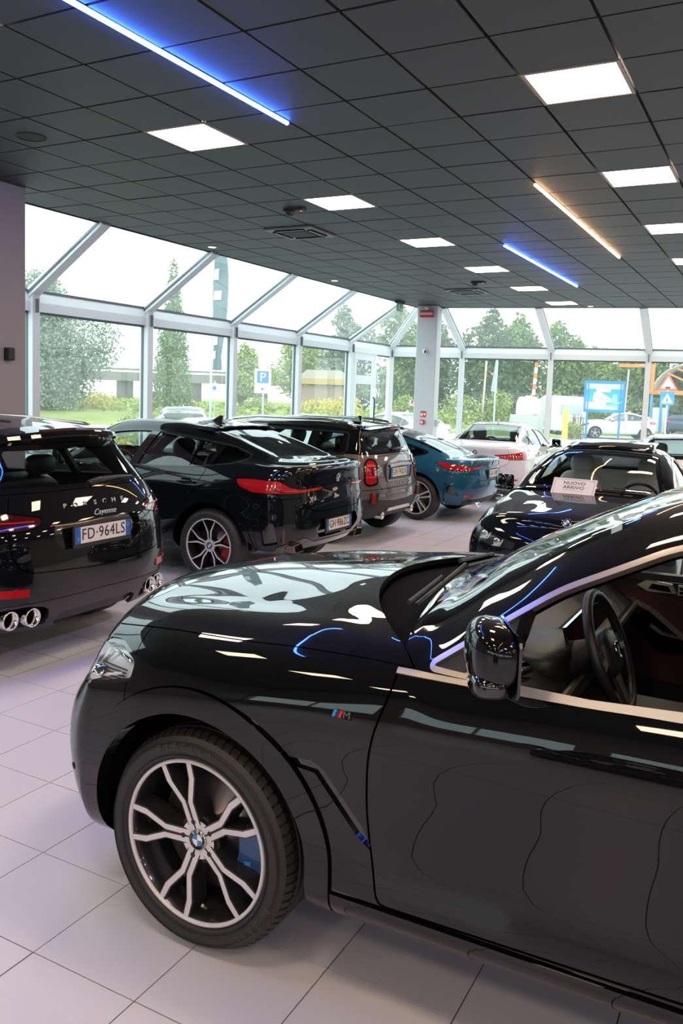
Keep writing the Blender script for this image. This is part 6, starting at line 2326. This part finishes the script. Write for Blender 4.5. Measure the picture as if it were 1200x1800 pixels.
def leaves(n, blobs, size, seed, drop=.0):
    """leaf quads scattered through ellipsoids (cx, cy, cz, rx, ry, rz)"""
    r = np.random.default_rng(seed)
    B = np.array(blobs)
    w = (B[:, 3] * B[:, 4] * B[:, 5]) ** .67
    k = r.choice(len(B), n, p=w / w.sum())
    d = r.normal(size=(n, 3))
    d /= np.linalg.norm(d, axis=1)[:, None]
    rad = r.uniform(.55, 1.05, n)[:, None]
    P = B[k, :3] + d * rad * B[k, 3:]
    a = r.normal(size=(n, 3)) + d * .6
    a /= np.linalg.norm(a, axis=1)[:, None]
    t = np.cross(a, r.normal(size=(n, 3)))
    t /= np.linalg.norm(t, axis=1)[:, None]
    b = np.cross(a, t)
    s = size * r.uniform(.6, 1.3, n)[:, None]
    V = np.stack([P - t * s, P + b * s * .55, P + t * s, P - b * s * .55], 1).reshape(-1, 3)
    me = bpy.data.meshes.new('leaves')
    me.from_pydata(V.tolist(), [], np.arange(4 * n).reshape(-1, 4).tolist())
    return me


LEAF = {
    'dark': mat('leaf_dark_green', (.085, .15, .045), .8, noise=(.8, .5)),
    'mid': mat('leaf_mid_green', (.15, .23, .055), .8, noise=(.8, .5)),
    'light': mat('leaf_yellow_green', (.30, .36, .08), .8, noise=(.8, .4)),
    'grey': mat('leaf_grey_green', (.20, .25, .17), .8, noise=(.6, .4)),
    'yellow': mat('flower_yellow', (.62, .52, .10), .8, noise=(.9, .4)),
}
bark = mat('bark', (.14, .11, .085), .9)


def tree(x, y, h, r, kind, label, group=None, n=2200, leaf=.28, base=GZ, trunk=.22, low=.25, seed=1, name='tree', sub=9, cone=False):
    root = empty(name, (x, y, base))
    tag(root, label, 'tree' if name == 'tree' else 'bush', group)
    rn = random.Random(seed)
    if trunk:
        MB().tube([(0, 0, -.1), (rn.uniform(-.1, .1), 0, h * .35), (rn.uniform(-.2, .2), rn.uniform(-.2, .2), h * .8)], [trunk, trunk * .8, trunk * .25], 8).build('trunk', bark, root)
        br = MB()
        for k in range(5):
            a = rn.uniform(0, 6.28)
            z = h * rn.uniform(low + .08, .6)
            br.tube([(0, 0, z), (math.cos(a) * r * .7, math.sin(a) * r * .7, z + h * .15)], [trunk * .4, trunk * .1], 5)
        br.build('branches', bark, root)['kind'] = 'stuff'
    bl = []
    for k in range(sub):
        t = (k + .5) / sub
        z = h * (low + (1 - low) * t)
        prof = (1 - t) ** .8 + .15 if cone else math.sin(math.pi * min(1, .18 + .80 * t)) ** .7
        a = rn.uniform(0, 6.28)
        q = r * prof
        off = 0 if cone else rn.uniform(.15, .5)
        s = q * (1.0 if cone else rn.uniform(.55, .8))
        bl.append((math.cos(a) * q * off, math.sin(a) * q * off, min(z, h - s * .6), s, s, max(s * .75, h / sub)))
    me = leaves(n, bl, leaf, seed)
    link('foliage', me, LEAF[kind], root)
    return root


tree(-37.0, 33.8, 8.0, 3.4, 'grey', 'big hazy grey-green willow-like tree seen through the first left window', n=26000, leaf=.10, base=.1, trunk=.35, low=.12, seed=4, sub=14)
tree(-30.6, 36.9, 8.4, 1.15, 'mid', 'slim upright green tree in the second left window', n=12000, leaf=.085, base=.1, low=.04, seed=7, cone=True, sub=10)
tree(-31.4, 44.8, 4.4, 1.5, 'light', 'rounded pale green tree under the viaduct, right of the slim tree', n=5000, leaf=.13, base=.2, seed=9)
tree(-40.0, 66.0, 6.8, 3.2, 'light', 'leafy light tree far behind the viaduct', n=5000, leaf=.19, base=.2, seed=10)
T = [(-33.0, 62.0, 8.6, 3.0, 'grey', 'broad hazy tree behind the blue parking sign'),
     (-27.6, 60.0, 8.5, 3.0, 'mid', 'dark hazy tree right of the parking sign'),
     (-28.3, 69.5, 8.6, 2.9, 'dark', 'tall dark tree behind the glass door'),
     (-20.8, 62.6, 8.4, 2.9, 'dark', 'tallest dark tree behind the corner post'),
     (-21.4, 71.9, 8.8, 2.9, 'mid', 'tall green tree just left of the white pillar'),
     (-15.7, 64.1, 7.4, 2.9, 'mid', 'tall green tree just right of the white pillar'),
     (-14.9, 73.5, 6.2, 2.9, 'light', 'lower yellow-green tree behind the grey pole sign'),
     (-10.7, 65.1, 5.5, 2.9, 'mid', 'full green tree behind the white tank'),
     (-10.2, 74.3, 5.4, 2.9, 'dark', 'darker tree behind the white caravan'),
     (-6.6, 65.7, 4.8, 2.9, 'mid', 'green tree behind the blue billboard'),
     (-5.0, 74.8, 5.4, 2.9, 'dark', 'dark tree right of the billboard'),
     (-1.8, 66.0, 4.8, 2.9, 'mid', 'green tree behind the tent canopy'),
     (1.4, 75.0, 5.4, 2.9, 'dark', 'last dark tree at the right edge')]
for k, (x, y, h, r, kind, lab) in enumerate(T):
    tree(x, y, h, r, kind, lab, 'trees beyond the yard', n=7000, leaf=.19, base=.1, trunk=.25, low=.06, seed=20 + k, sub=11)
Bs = [(-19.2, 52, 2.2, 1.8, 'light', 'yellow-green bush left of the white pillar'), (-16.9, 53, 2.4, 1.7, 'light', 'yellow-green bush right of the white pillar'), (-15.2, 55, 2.0, 1.7, 'light', 'pale bush below the pink pole'),
      (-13.6, 56, 2.1, 1.6, 'mid', 'green bush left of the tank'), (-9.0, 66, 1.9, 1.9, 'light', 'low bush behind the white hatchback'), (-11.4, 58, 1.8, 1.6, 'mid', 'bush between tank and caravan'),
      (-22.6, 43, 1.7, 1.7, 'yellow', 'yellow flowering bush below the parking sign'), (-37.5, 38.2, 1.5, 2.0, 'yellow', 'wide yellow flowering shrub under the willow-like tree'), (-33.6, 41.0, 1.4, 1.9, 'yellow', 'yellow flowering shrub right of the willow-like tree'),
      (-28.6, 42.5, 1.4, 1.6, 'light', 'pale shrub at the foot of the flag pole'), (-25.6, 44.6, 1.5, 1.5, 'yellow', 'yellow shrub in the third left window'), (-24.6, 34.0, .9, .8, 'light', 'small green shrub at the road edge'),
      (-26.8, 31.5, 1.0, .9, 'light', 'round green shrub beside the second window post'), (-20.9, 47.5, 1.9, 1.6, 'light', 'light shrub behind the glass door'), (-13.3, 14.6, 1.25, .8, 'light', 'leafy shrub close outside, between the two black SUVs'),
      (-11.9, 12.7, 1.0, .75, 'yellow', 'yellow and green shrub close outside the first window'), (-9.85, 43.2, .9, .7, 'light', 'grass clump at the foot of the yellow post'), (-12.2, 22.6, 1.0, .8, 'light', 'shrub close outside by the white pillar')]
for k, (x, y, h, r, kind, lab) in enumerate(Bs):
    tree(x, y, h, r, kind, lab, 'bushes outside', n=1800 if h > 1.1 else 700, leaf=.09 if h > 1.1 else .06, base=GZ, trunk=0, low=.02, seed=60 + k, name='bush', sub=6)
gr = leaves(5000, [(-30, 42, .45, 12, 7, .35), (-45, 45, .5, 12, 10, .4), (-22, 52, .45, 5, 6, .4), (-15, 50, .1, 4, 4, .3), (-8, 51, .05, 5, 1.2, .2)], .20, 99)
o = link('wild_grass', gr, LEAF['light'])
o['kind'] = 'stuff'
tag(o, 'tall wild grass over the bank and verges', 'grass')

# viaduct
conc = mat('concrete', (.22, .205, .195), .85, noise=(.6, .15))
r = empty('viaduct', (-62, 65.2, 0))
tag(r, 'concrete road viaduct with piers, far off in the left windows', 'bridge')
a, d = Vector((-70, 58.6, 0)), Vector((-40, 83.5, 0))
L = [a - Vector((-62, 65.2, 0)), d - Vector((-62, 65.2, 0))]
up = Vector((0, 0, 1))
MB().bar(L[0] + up * 2.75, L[1] + up * 2.75, 3.0, .9).build('deck', conc, r)
MB().bar(L[0] + up * 3.5, L[1] + up * 3.5, 3.2, .16).build('parapet', conc, r)
rl = MB()
for k in range(40):
    p = L[0].lerp(L[1], k / 39)
    rl.bar(p + up * 3.5, p + up * 4.1, .08, .08, (1, 0, 0))
rl.bar(L[0] + up * 4.1, L[1] + up * 4.1, .1, .08)
q = rl.build('railing', mat('rail_grey', (.5, .5, .5), .6), r)
for t in (.12, .30, .48, .66, .84):
    p = L[0].lerp(L[1], t)
    MB().bar(p - up * .3, p + up * 2.35, 1.4, 1.0, (1, 0, 0)).build('pier', conc, r)

# feather flag
fl = empty('feather_flag', (-13.27, 17.54, GZ))
tag(fl, 'tall grey-teal feather flag on a pole outside the second window', 'flag')
MB().tube([(0, 0, 0), (0, 0, 4.2), (.02, .01, 5.3), (.12, .09, 5.62), (.24, .18, 5.66)], [.03, .026, .018, .014, .010], 8).build('pole', mat('flag_pole', (.7, .72, .74), .4), fl, True)
vs, fs = [], []
prof = [(1.75, .16), (2.1, .30), (2.6, .18), (3.0, .22), (3.6, .34), (4.2, .40), (4.8, .36), (5.2, .30), (5.5, .22), (5.66, .02)]
prof = [(2.35, .26), (2.7, .21), (3.0, .24), (3.5, .32), (4.0, .38), (4.6, .40), (5.1, .36), (5.45, .27), (5.64, .05)]
for k, (z, w) in enumerate(prof):
    for i in range(5):
        u = i / 4
        vs.append((.8 * w * u + .02, .6 * w * u + .02 + .04 * math.sin(6 * u + k), z + .12))
for k in range(len(prof) - 1):
    for i in range(4):
        fs.append((k * 5 + i, k * 5 + i + 1, k * 5 + 6 + i, k * 5 + 5 + i))
o = MB().add(vs, fs).build('flag_cloth', mat('flag_teal', (.12, .19, .20), .8), fl, True)
wm = MB()
for z, h, w in ((3.1, .32, .12), (3.55, .25, .10), (4.25, .25, .20), (4.75, .3, .12), (2.75, .22, .08)):
    wm.add([(.05, .02, z), (.05 + .8 * w, .02 + .6 * w, z + .02), (.06 + .8 * w, .02 + .6 * w, z + h), (.07, .03, z + h * .9)], [(0, 1, 2, 3)])
wm2 = wm.build('flag_print', mat('flag_white', (.75, .78, .78), .8), o)
for v in wm2.data.vertices:
    v.co.y -= .05

# parking sign
sg = empty('parking_sign', (-17.72, 26.64, GZ))
tag(sg, 'blue and white P parking sign on a pole outside the fourth window', 'sign')
MB().tube([(0, .05, 0), (0, .05, 2.75)], .03, 8).build('pole', mat('galvanised', (.55, .57, .58), .4, .7), sg)
fdir = Vector((.5, .34, 0)).normalized()
nd = Vector((fdir.y, -fdir.x, 0))
MB().bar((-fdir * .31).to_tuple()[:2] + (2.33,), (fdir * .31).to_tuple()[:2] + (2.33,), .02, .92).build('sign_board', white_plastic, sg)
bl = (nd * .014)
MB().bar(tuple(bl - fdir * .22 + up * 2.48), tuple(bl + fdir * .22 + up * 2.48), .012, .46).build('blue_square', mat('sign_blue', (.01, .16, .50), .4), sg)
text('sign_letter', 'P', .48, bl * 1.8 + up * 2.46, fdir, (0, 0, 1), white_enamel, sg, .002)
MB().bar(tuple(bl + up * 2.0 - fdir * .05), tuple(bl + up * 2.06 + fdir * .04), .012, .05).build('sign_symbol', ink, sg)
sg = empty('parking_sign', (-27.0, 36.0, GZ))
tag(sg, 'small white sign with a blue mark on a pole beside the flag pole', 'sign')
MB().tube([(0, .05, 0), (0, .05, 2.4)], .03, 8).build('pole', MATS['galvanised'], sg)
MB().bar(tuple(-fdir * .2 + up * 1.9), tuple(fdir * .2 + up * 1.9), .02, .7).build('sign_board', white_plastic, sg)
MB().bar(tuple(bl - fdir * .09 + up * 2.0), tuple(bl + fdir * .09 + up * 2.0), .012, .2).build('blue_square', MATS['sign_blue'], sg)

# billboard
bb = empty('billboard', (-8.29, 43.2, GZ))
tag(bb, 'blue and white advertising billboard on two blue posts', 'billboard')
bx = Vector((1.88, .36, 0)).normalized()
bn = Vector((bx.y, -bx.x, 0))
sky_blue = mat('board_blue', (.006, .20, .50), .5)
cyan = mat('board_cyan', (.012, .32, .58), .5)
board_white = mat('board_white', (.60, .64, .68), .5)
pale_cyan = mat('board_pale_cyan', (.22, .48, .62), .5)
for s in (-.78, .78):
    MB().tube([tuple(bx * s), tuple(bx * s + up * 2.9)], .05, 8).build('post', sky_blue, bb)
MB().bar(tuple(bx * -.98 + up * 2.23), tuple(bx * .98 + up * 2.23), .05, 1.58).build('board', sky_blue, bb)


def on_board(u0, v0, u1, v1, m_, k=1, nm='board_print', pts=None):
    q = pts or [(u0, v0), (u1, v0), (u1, v1), (u0, v1)]
    c = bn * (.027 + .002 * k)
    MB().prism(q, .001, lambda u, v, w: tuple(c + bx * u + up * v + bn * w)).build(nm, m_, bb)


on_board(-.86, 1.56, .86, 2.88, cyan, 0)
on_board(-.86, 2.62, .86, 2.86, board_white)
on_board(-.40, 2.46, .30, 2.62, board_white)
on_board(0, 0, 0, 0, board_white, 1, pts=[(-.55, 2.02), (-.30, 1.94), (.34, 1.96), (.36, 2.10), (.12, 2.28), (-.20, 2.48), (-.50, 2.42)])
on_board(-.86, 1.60, .10, 1.96, board_white)
on_board(.10, 1.60, .66, 1.72, board_white)
on_board(.10, 1.74, .66, 1.84, pale_cyan)
on_board(0, 0, 0, 0, pale_cyan, 1, pts=[(.36, 1.90), (.62, 1.90), (.64, 2.34), (.40, 2.40)])
on_board(0, 0, 0, 0, board_white, 2, pts=[(.50, 1.86), (.82, 1.94), (.86, 2.02), (.62, 1.94)])
on_board(-.34, 2.10, .0, 2.16, mat('board_grey', (.3, .36, .36), .5), 2)
on_board(.05, 2.06, .26, 2.14, MATS['board_grey'], 2)
for v in (2.66, 2.70, 2.78):
    on_board(-.80, v, .80, v + .015, pale_cyan, 2)
for v in (1.66, 1.74, 1.82, 1.90):
    on_board(-.82, v, .05, v + .012, pale_cyan, 2)

# white tank on a block, caravan, post, net fence
tw = mat('white_render', (.50, .49, .475), .7)
r = empty('storage_tank', (-12.7, 45.25, GZ))
tag(r, 'white plastic tank standing on a square white block', 'tank')
MB().prism(rpoly([(-.52, 1.13), (.52, 1.13), (.52, 1.75), (.38, 2.10), (-.38, 2.10), (-.52, 1.75)], .12), 1.0, lambda u, v, w: (u, w - .5, v)).build('tank_body', white_plastic, r)
MB().lathe([(.18, 2.08), (.18, 2.16), (.0001, 2.17)], axis='z', n=14).build('tank_lid', mat('pale_orange', (.75, .55, .4), .6), r)
MB().box((-.05, 0, .56), (1.5, 1.3, 1.12)).build('block', tw, r)
r = empty('caravan', (-11.6, 48.65, GZ), .12)
tag(r, 'white motor caravan with grey side window, half behind a window post', 'caravan')
bevel(MB().prism(rpoly([(-1.35, .25), (1.25, .25), (1.25, 1.75), (1.05, 2.20), (-1.0, 2.24), (-1.35, 1.9)], .15), 1.8, lambda u, v, w: (u, w - .9, v)).build('body', white_plastic, r), .05, 3)
MB().box((.55, -.91, 1.45), (1.15, .03, .55)).build('window', mat('grey_window', (.42, .46, .48), .2), r)
MB().box((-.85, -.91, 1.2), (.55, .03, 1.5)).build('door', tw, r)
for x in (-.7, .8):
    MB().lathe([(.0001, -.82), (.28, -.82), (.28, -.6)], n=18, center=(x, 0, .28)).build('wheel', rubber, r)
r = empty('bollard', (-10.05, 42.84, GZ))
tag(r, 'yellow upright post in front of the caravan', 'post')
MB().box((0, 0, .75), (.26, .2, 1.5)).build('post', mat('post_yellow', (.72, .52, .10), .6), r)
MB().box((0, 0, 1.52), (.30, .24, .05)).build('cap', MATS['post_yellow'], r)
r = empty('log_pile_cage', (-9.68, 43.9, GZ))
tag(r, 'dark wire cage of rods beside the yellow post', 'cage')
mb = MB()
rn = random.Random(5)
for k in range(14):
    x = -.3 + .6 * k / 13
    mb.tube([(x, rn.uniform(-.2, .2), 0), (x + rn.uniform(-.08, .08), rn.uniform(-.2, .2), 1.2 + rn.uniform(-.2, .1))], .022, 5)
mb.build('rods', mat('rust_grey', (.30, .25, .20), .8), r)['kind'] = 'stuff'
for z in (.1, .6, 1.1):
    MB().box((0, 0, z), (.7, .45, .04)).build('band', MATS['rust_grey'], r)
# poles
r = empty('folded_banner', (-12.29, 38.07, GZ))
tag(r, 'grey folded banner sign on a pole left of the white tank', 'sign')
MB().tube([(0, 0, 0), (.02, 0, 4.2)], .04, 8).build('pole', MATS['galvanised'], r)
MB().prism([(-.22, 2.3), (.06, 2.25), (.08, 3.9), (-.02, 3.9)], .05, lambda u, v, w: (u, w, v)).build('banner', mat('banner_grey', (.36, .42, .45), .6), r)
MB().box((-.16, -.03, 3.1), (.10, .02, .12)).build('mark', mat('orange_mark', (.7, .22, .08), .6), r)
for x, y, z0, z1, c, lab in ((-15.93, 57.85, 1.8, 4.4, 0, 'orange and white striped pole above the white tank'), (-17.63, 52.1, GZ, 4.2, 1, 'faint pinkish pole right of the white pillar')):
    r = empty('striped_pole', (x, y, 0))
    tag(r, lab, 'pole')
    n = 7
    for k in range(n):
        za, zb = z0 + (z1 - z0) * k / n, z0 + (z1 - z0) * (k + 1) / n
        MB().tube([(.02 * k, 0, za), (.02 * (k + 1), 0, zb)], .12 if c == 0 else .07, 8).build('pole_band', (mat('pole_orange', (.75, .22, .08), .6) if k % 2 == 0 else white_plastic) if c == 0 else mat('pole_pink' if k % 2 else 'pole_pale', (.62, .40, .34) if k % 2 else (.65, .52, .48), .6), r)
    if c == 0:
        MB().tube([(0, 0, GZ), (0, 0, z0)], .10, 8).build('pole_foot', MATS['galvanised'], r)

# traffic signs on one pole
r = empty('traffic_sign', (-5.14, 41.68, GZ))
tag(r, 'pole with a red-edged warning triangle over a blue pedestrian crossing sign', 'sign')
MB().tube([(0, .04, 0), (0, .04, 3.2)], .035, 8).build('pole', MATS['galvanised'], r)
tri = lambda s: [(-.45 * s, 2.62 + .26 * (1 - s)), (.45 * s, 2.62 + .26 * (1 - s)), (0, 3.40 - .52 * (1 - s))]
MB().prism(tri(1), .02, lambda u, v, w: (u, -w, v)).build('warning_triangle', mat('sign_red', (.75, .10, .06), .4), r)
MB().prism(tri(.70), .004, lambda u, v, w: (u, -.02 - w, v)).build('triangle_field', white_enamel, r)
MB().box((0, -.026, 2.74), (.22, .004, .08)).build('triangle_symbol', ink, r)
MB().box((0, -.01, 2.24), (.62, .02, .62)).build('blue_square', MATS['sign_blue'] if 0 else mat('sign_cyan', (.01, .26, .52), .4), r)
MB().prism([(-.24, 2.02), (.24, 2.02), (0, 2.48)], .004, lambda u, v, w: (u, -.02 - w, v)).build('white_triangle', white_enamel, r)
MB().box((0, -.027, 2.16), (.05, .004, .20)).build('walker_symbol', ink, r)

# tent canopy with orange frame, blue posts
r = empty('tent_canopy', (-8.3, 59.4, GZ))
tag(r, 'pale arched tent roof on orange beams and blue posts at the right edge', 'canopy')
orange = mat('frame_orange', (.80, .25, .06), .5)
vs, fs = [], []
N = 14
for k in range(N + 1):
    t = math.pi * k / N
    for w in (0, 5):
        vs.append((2.6 - 2.6 * math.cos(t), .1 + w, 2.75 + 1.9 * math.sin(t)))
fs = [(2 * k, 2 * k + 1, 2 * k + 3, 2 * k + 2) for k in range(N)]
o = MB().add(vs, fs).build('tent_roof', mat('tent_cream', (.72, .62, .54), .8), r, True)
o.modifiers.new('thick', 'SOLIDIFY').thickness = .05
MB().bar((-.3, 0, 2.72), (5.6, 0, 2.72), .2, .28).build('orange_beam', orange, r)
for k, (p, q) in enumerate((((.9, 0, 4.0), (3.6, 0, 2.8)), ((1.5, 0, 4.3), (4.0, 0, 3.3)), ((2.6, 0, 4.6), (4.6, 0, 3.6)))):
    MB().bar(p, q, .12, .14, (0, 1, 0)).build('orange_strut', orange, r)
for x, z1, b in ((0, 2.6, 1), (.62, 2.6, 1), (1.05, 2.6, 1)):
    MB().bar((x, 0, 0), (x, 0, z1), .16, .16, (1, 0, 0)).build('blue_post', mat('post_blue', (.03, .30, .62), .5), r)
for x in (.32, .82):
    MB().box((x + .0, .02, .85), (.46, .05, 1.7)).build('pale_panel', mat('panel_cream', (.72, .64, .54), .7), r)
r = empty('orange_gantry', (-8.27, 59.0, GZ))
tag(r, 'orange gantry arm reaching left above the tent', 'gantry')
MB().bar((0, 0, 2.7), (0, 0, 4.5), .22, .22, (1, 0, 0)).build('gantry_post', orange, r)
MB().bar((-2.2, 0, 4.45), (.12, 0, 4.45), .2, .22).build('gantry_arm', orange, r)
MB().prism([(0, 4.4), (-.55, 4.4), (0, 3.7)], .12, lambda u, v, w: (u, w, v)).build('gantry_bracket', orange, r)
MB().tube([(-1.75, .3, -.0), (-1.6, .3, 4.2)], .06, 8).build('lamp_post', MATS['galvanised'], r)
r = empty('van', (-7.3, 70.5, GZ))
tag(r, 'white box van with a dark rear window behind the traffic sign', 'van')
bevel(MB().box((0, 0, 1.35), (2.8, 2.0, 2.3)).build('body', white_plastic, r), .12, 3)
MB().box((.8, -1.01, 1.6), (1.0, .03, .8)).build('window', mat('van_glass', (.10, .16, .15), .1), r)
for x in (-.9, .9):
    MB().lathe([(.0001, -.95), (.33, -.95), (.33, -.7)], n=18, center=(x, 0, .33)).build('wheel', rubber, r)
# playground-like kiosk beyond the door
r = empty('kiosk', (-29.6, 52.4, GZ), .5)
tag(r, 'hazy pinkish kiosk with a striped awning beyond the fifth window', 'kiosk')
MB().box((0, 0, 1.2), (3.2, 2, 2.4)).build('wall', mat('kiosk_pink', (.40, .27, .23), .8), r)
MB().prism([(-1.9, 2.9), (1.9, 2.9), (2.2, 2.5), (-2.2, 2.5)], 2.4, lambda u, v, w: (u, -1.4 + w, v)).build('awning', mat('awning_yellow', (.50, .32, .12), .7), r)
MB().prism([(-1.2, 3.5), (1.2, 3.5), (1.9, 2.9), (-1.9, 2.9)], 2.2, lambda u, v, w: (u, -1.3 + w, v)).build('roof', mat('kiosk_roof', (.5, .42, .36), .8), r)


# cars parked outside: one simple shape, several coats
def outside_car(name, loc, rz, P, label, roof=1.46, scale=1.0):
    root = empty('car', loc, rz)
    tag(root, label, 'car', 'cars parked outside')
    saloon(root, P, wb=2.6, hw=.88, roof=roof, tail=1.22, oh_f=.8, oh_r=.72, dx=.09, doors=4, wheel_R=.315, lamp_tail=lambda b: [(2.80, .98), (2.80, .86), (b.sr(.55), .84), (b.sr(.5), .98)], deck=0.08, glass_rear=MATS['painted_sheen_glass'], side_mat=MATS['painted_sheen_glass'], pillar_mat=P)
    return root


outside_car('car', (-9.5, 46.6, GZ), .42, MATS['white_paint'], 'white hatchback standing behind the blue billboard posts')
outside_car('car', (-6.2, 60.6, GZ), -1.6, mat('dark_blue_paint', (.015, .05, .11), .4, coat=1), 'dark blue hatchback seen from behind at the right edge outside')
outside_car('car', (-16.5, 20.45, GZ), -.89, mat('silver_paint', (.55, .58, .60), .35, .3, coat=1), 'pale silver car outside, its roof showing over the coupe SUV')
outside_car('car', (-12.6, 25.2, GZ), -.35, MATS['white_paint'], 'white car outside behind the glass door and corner post')
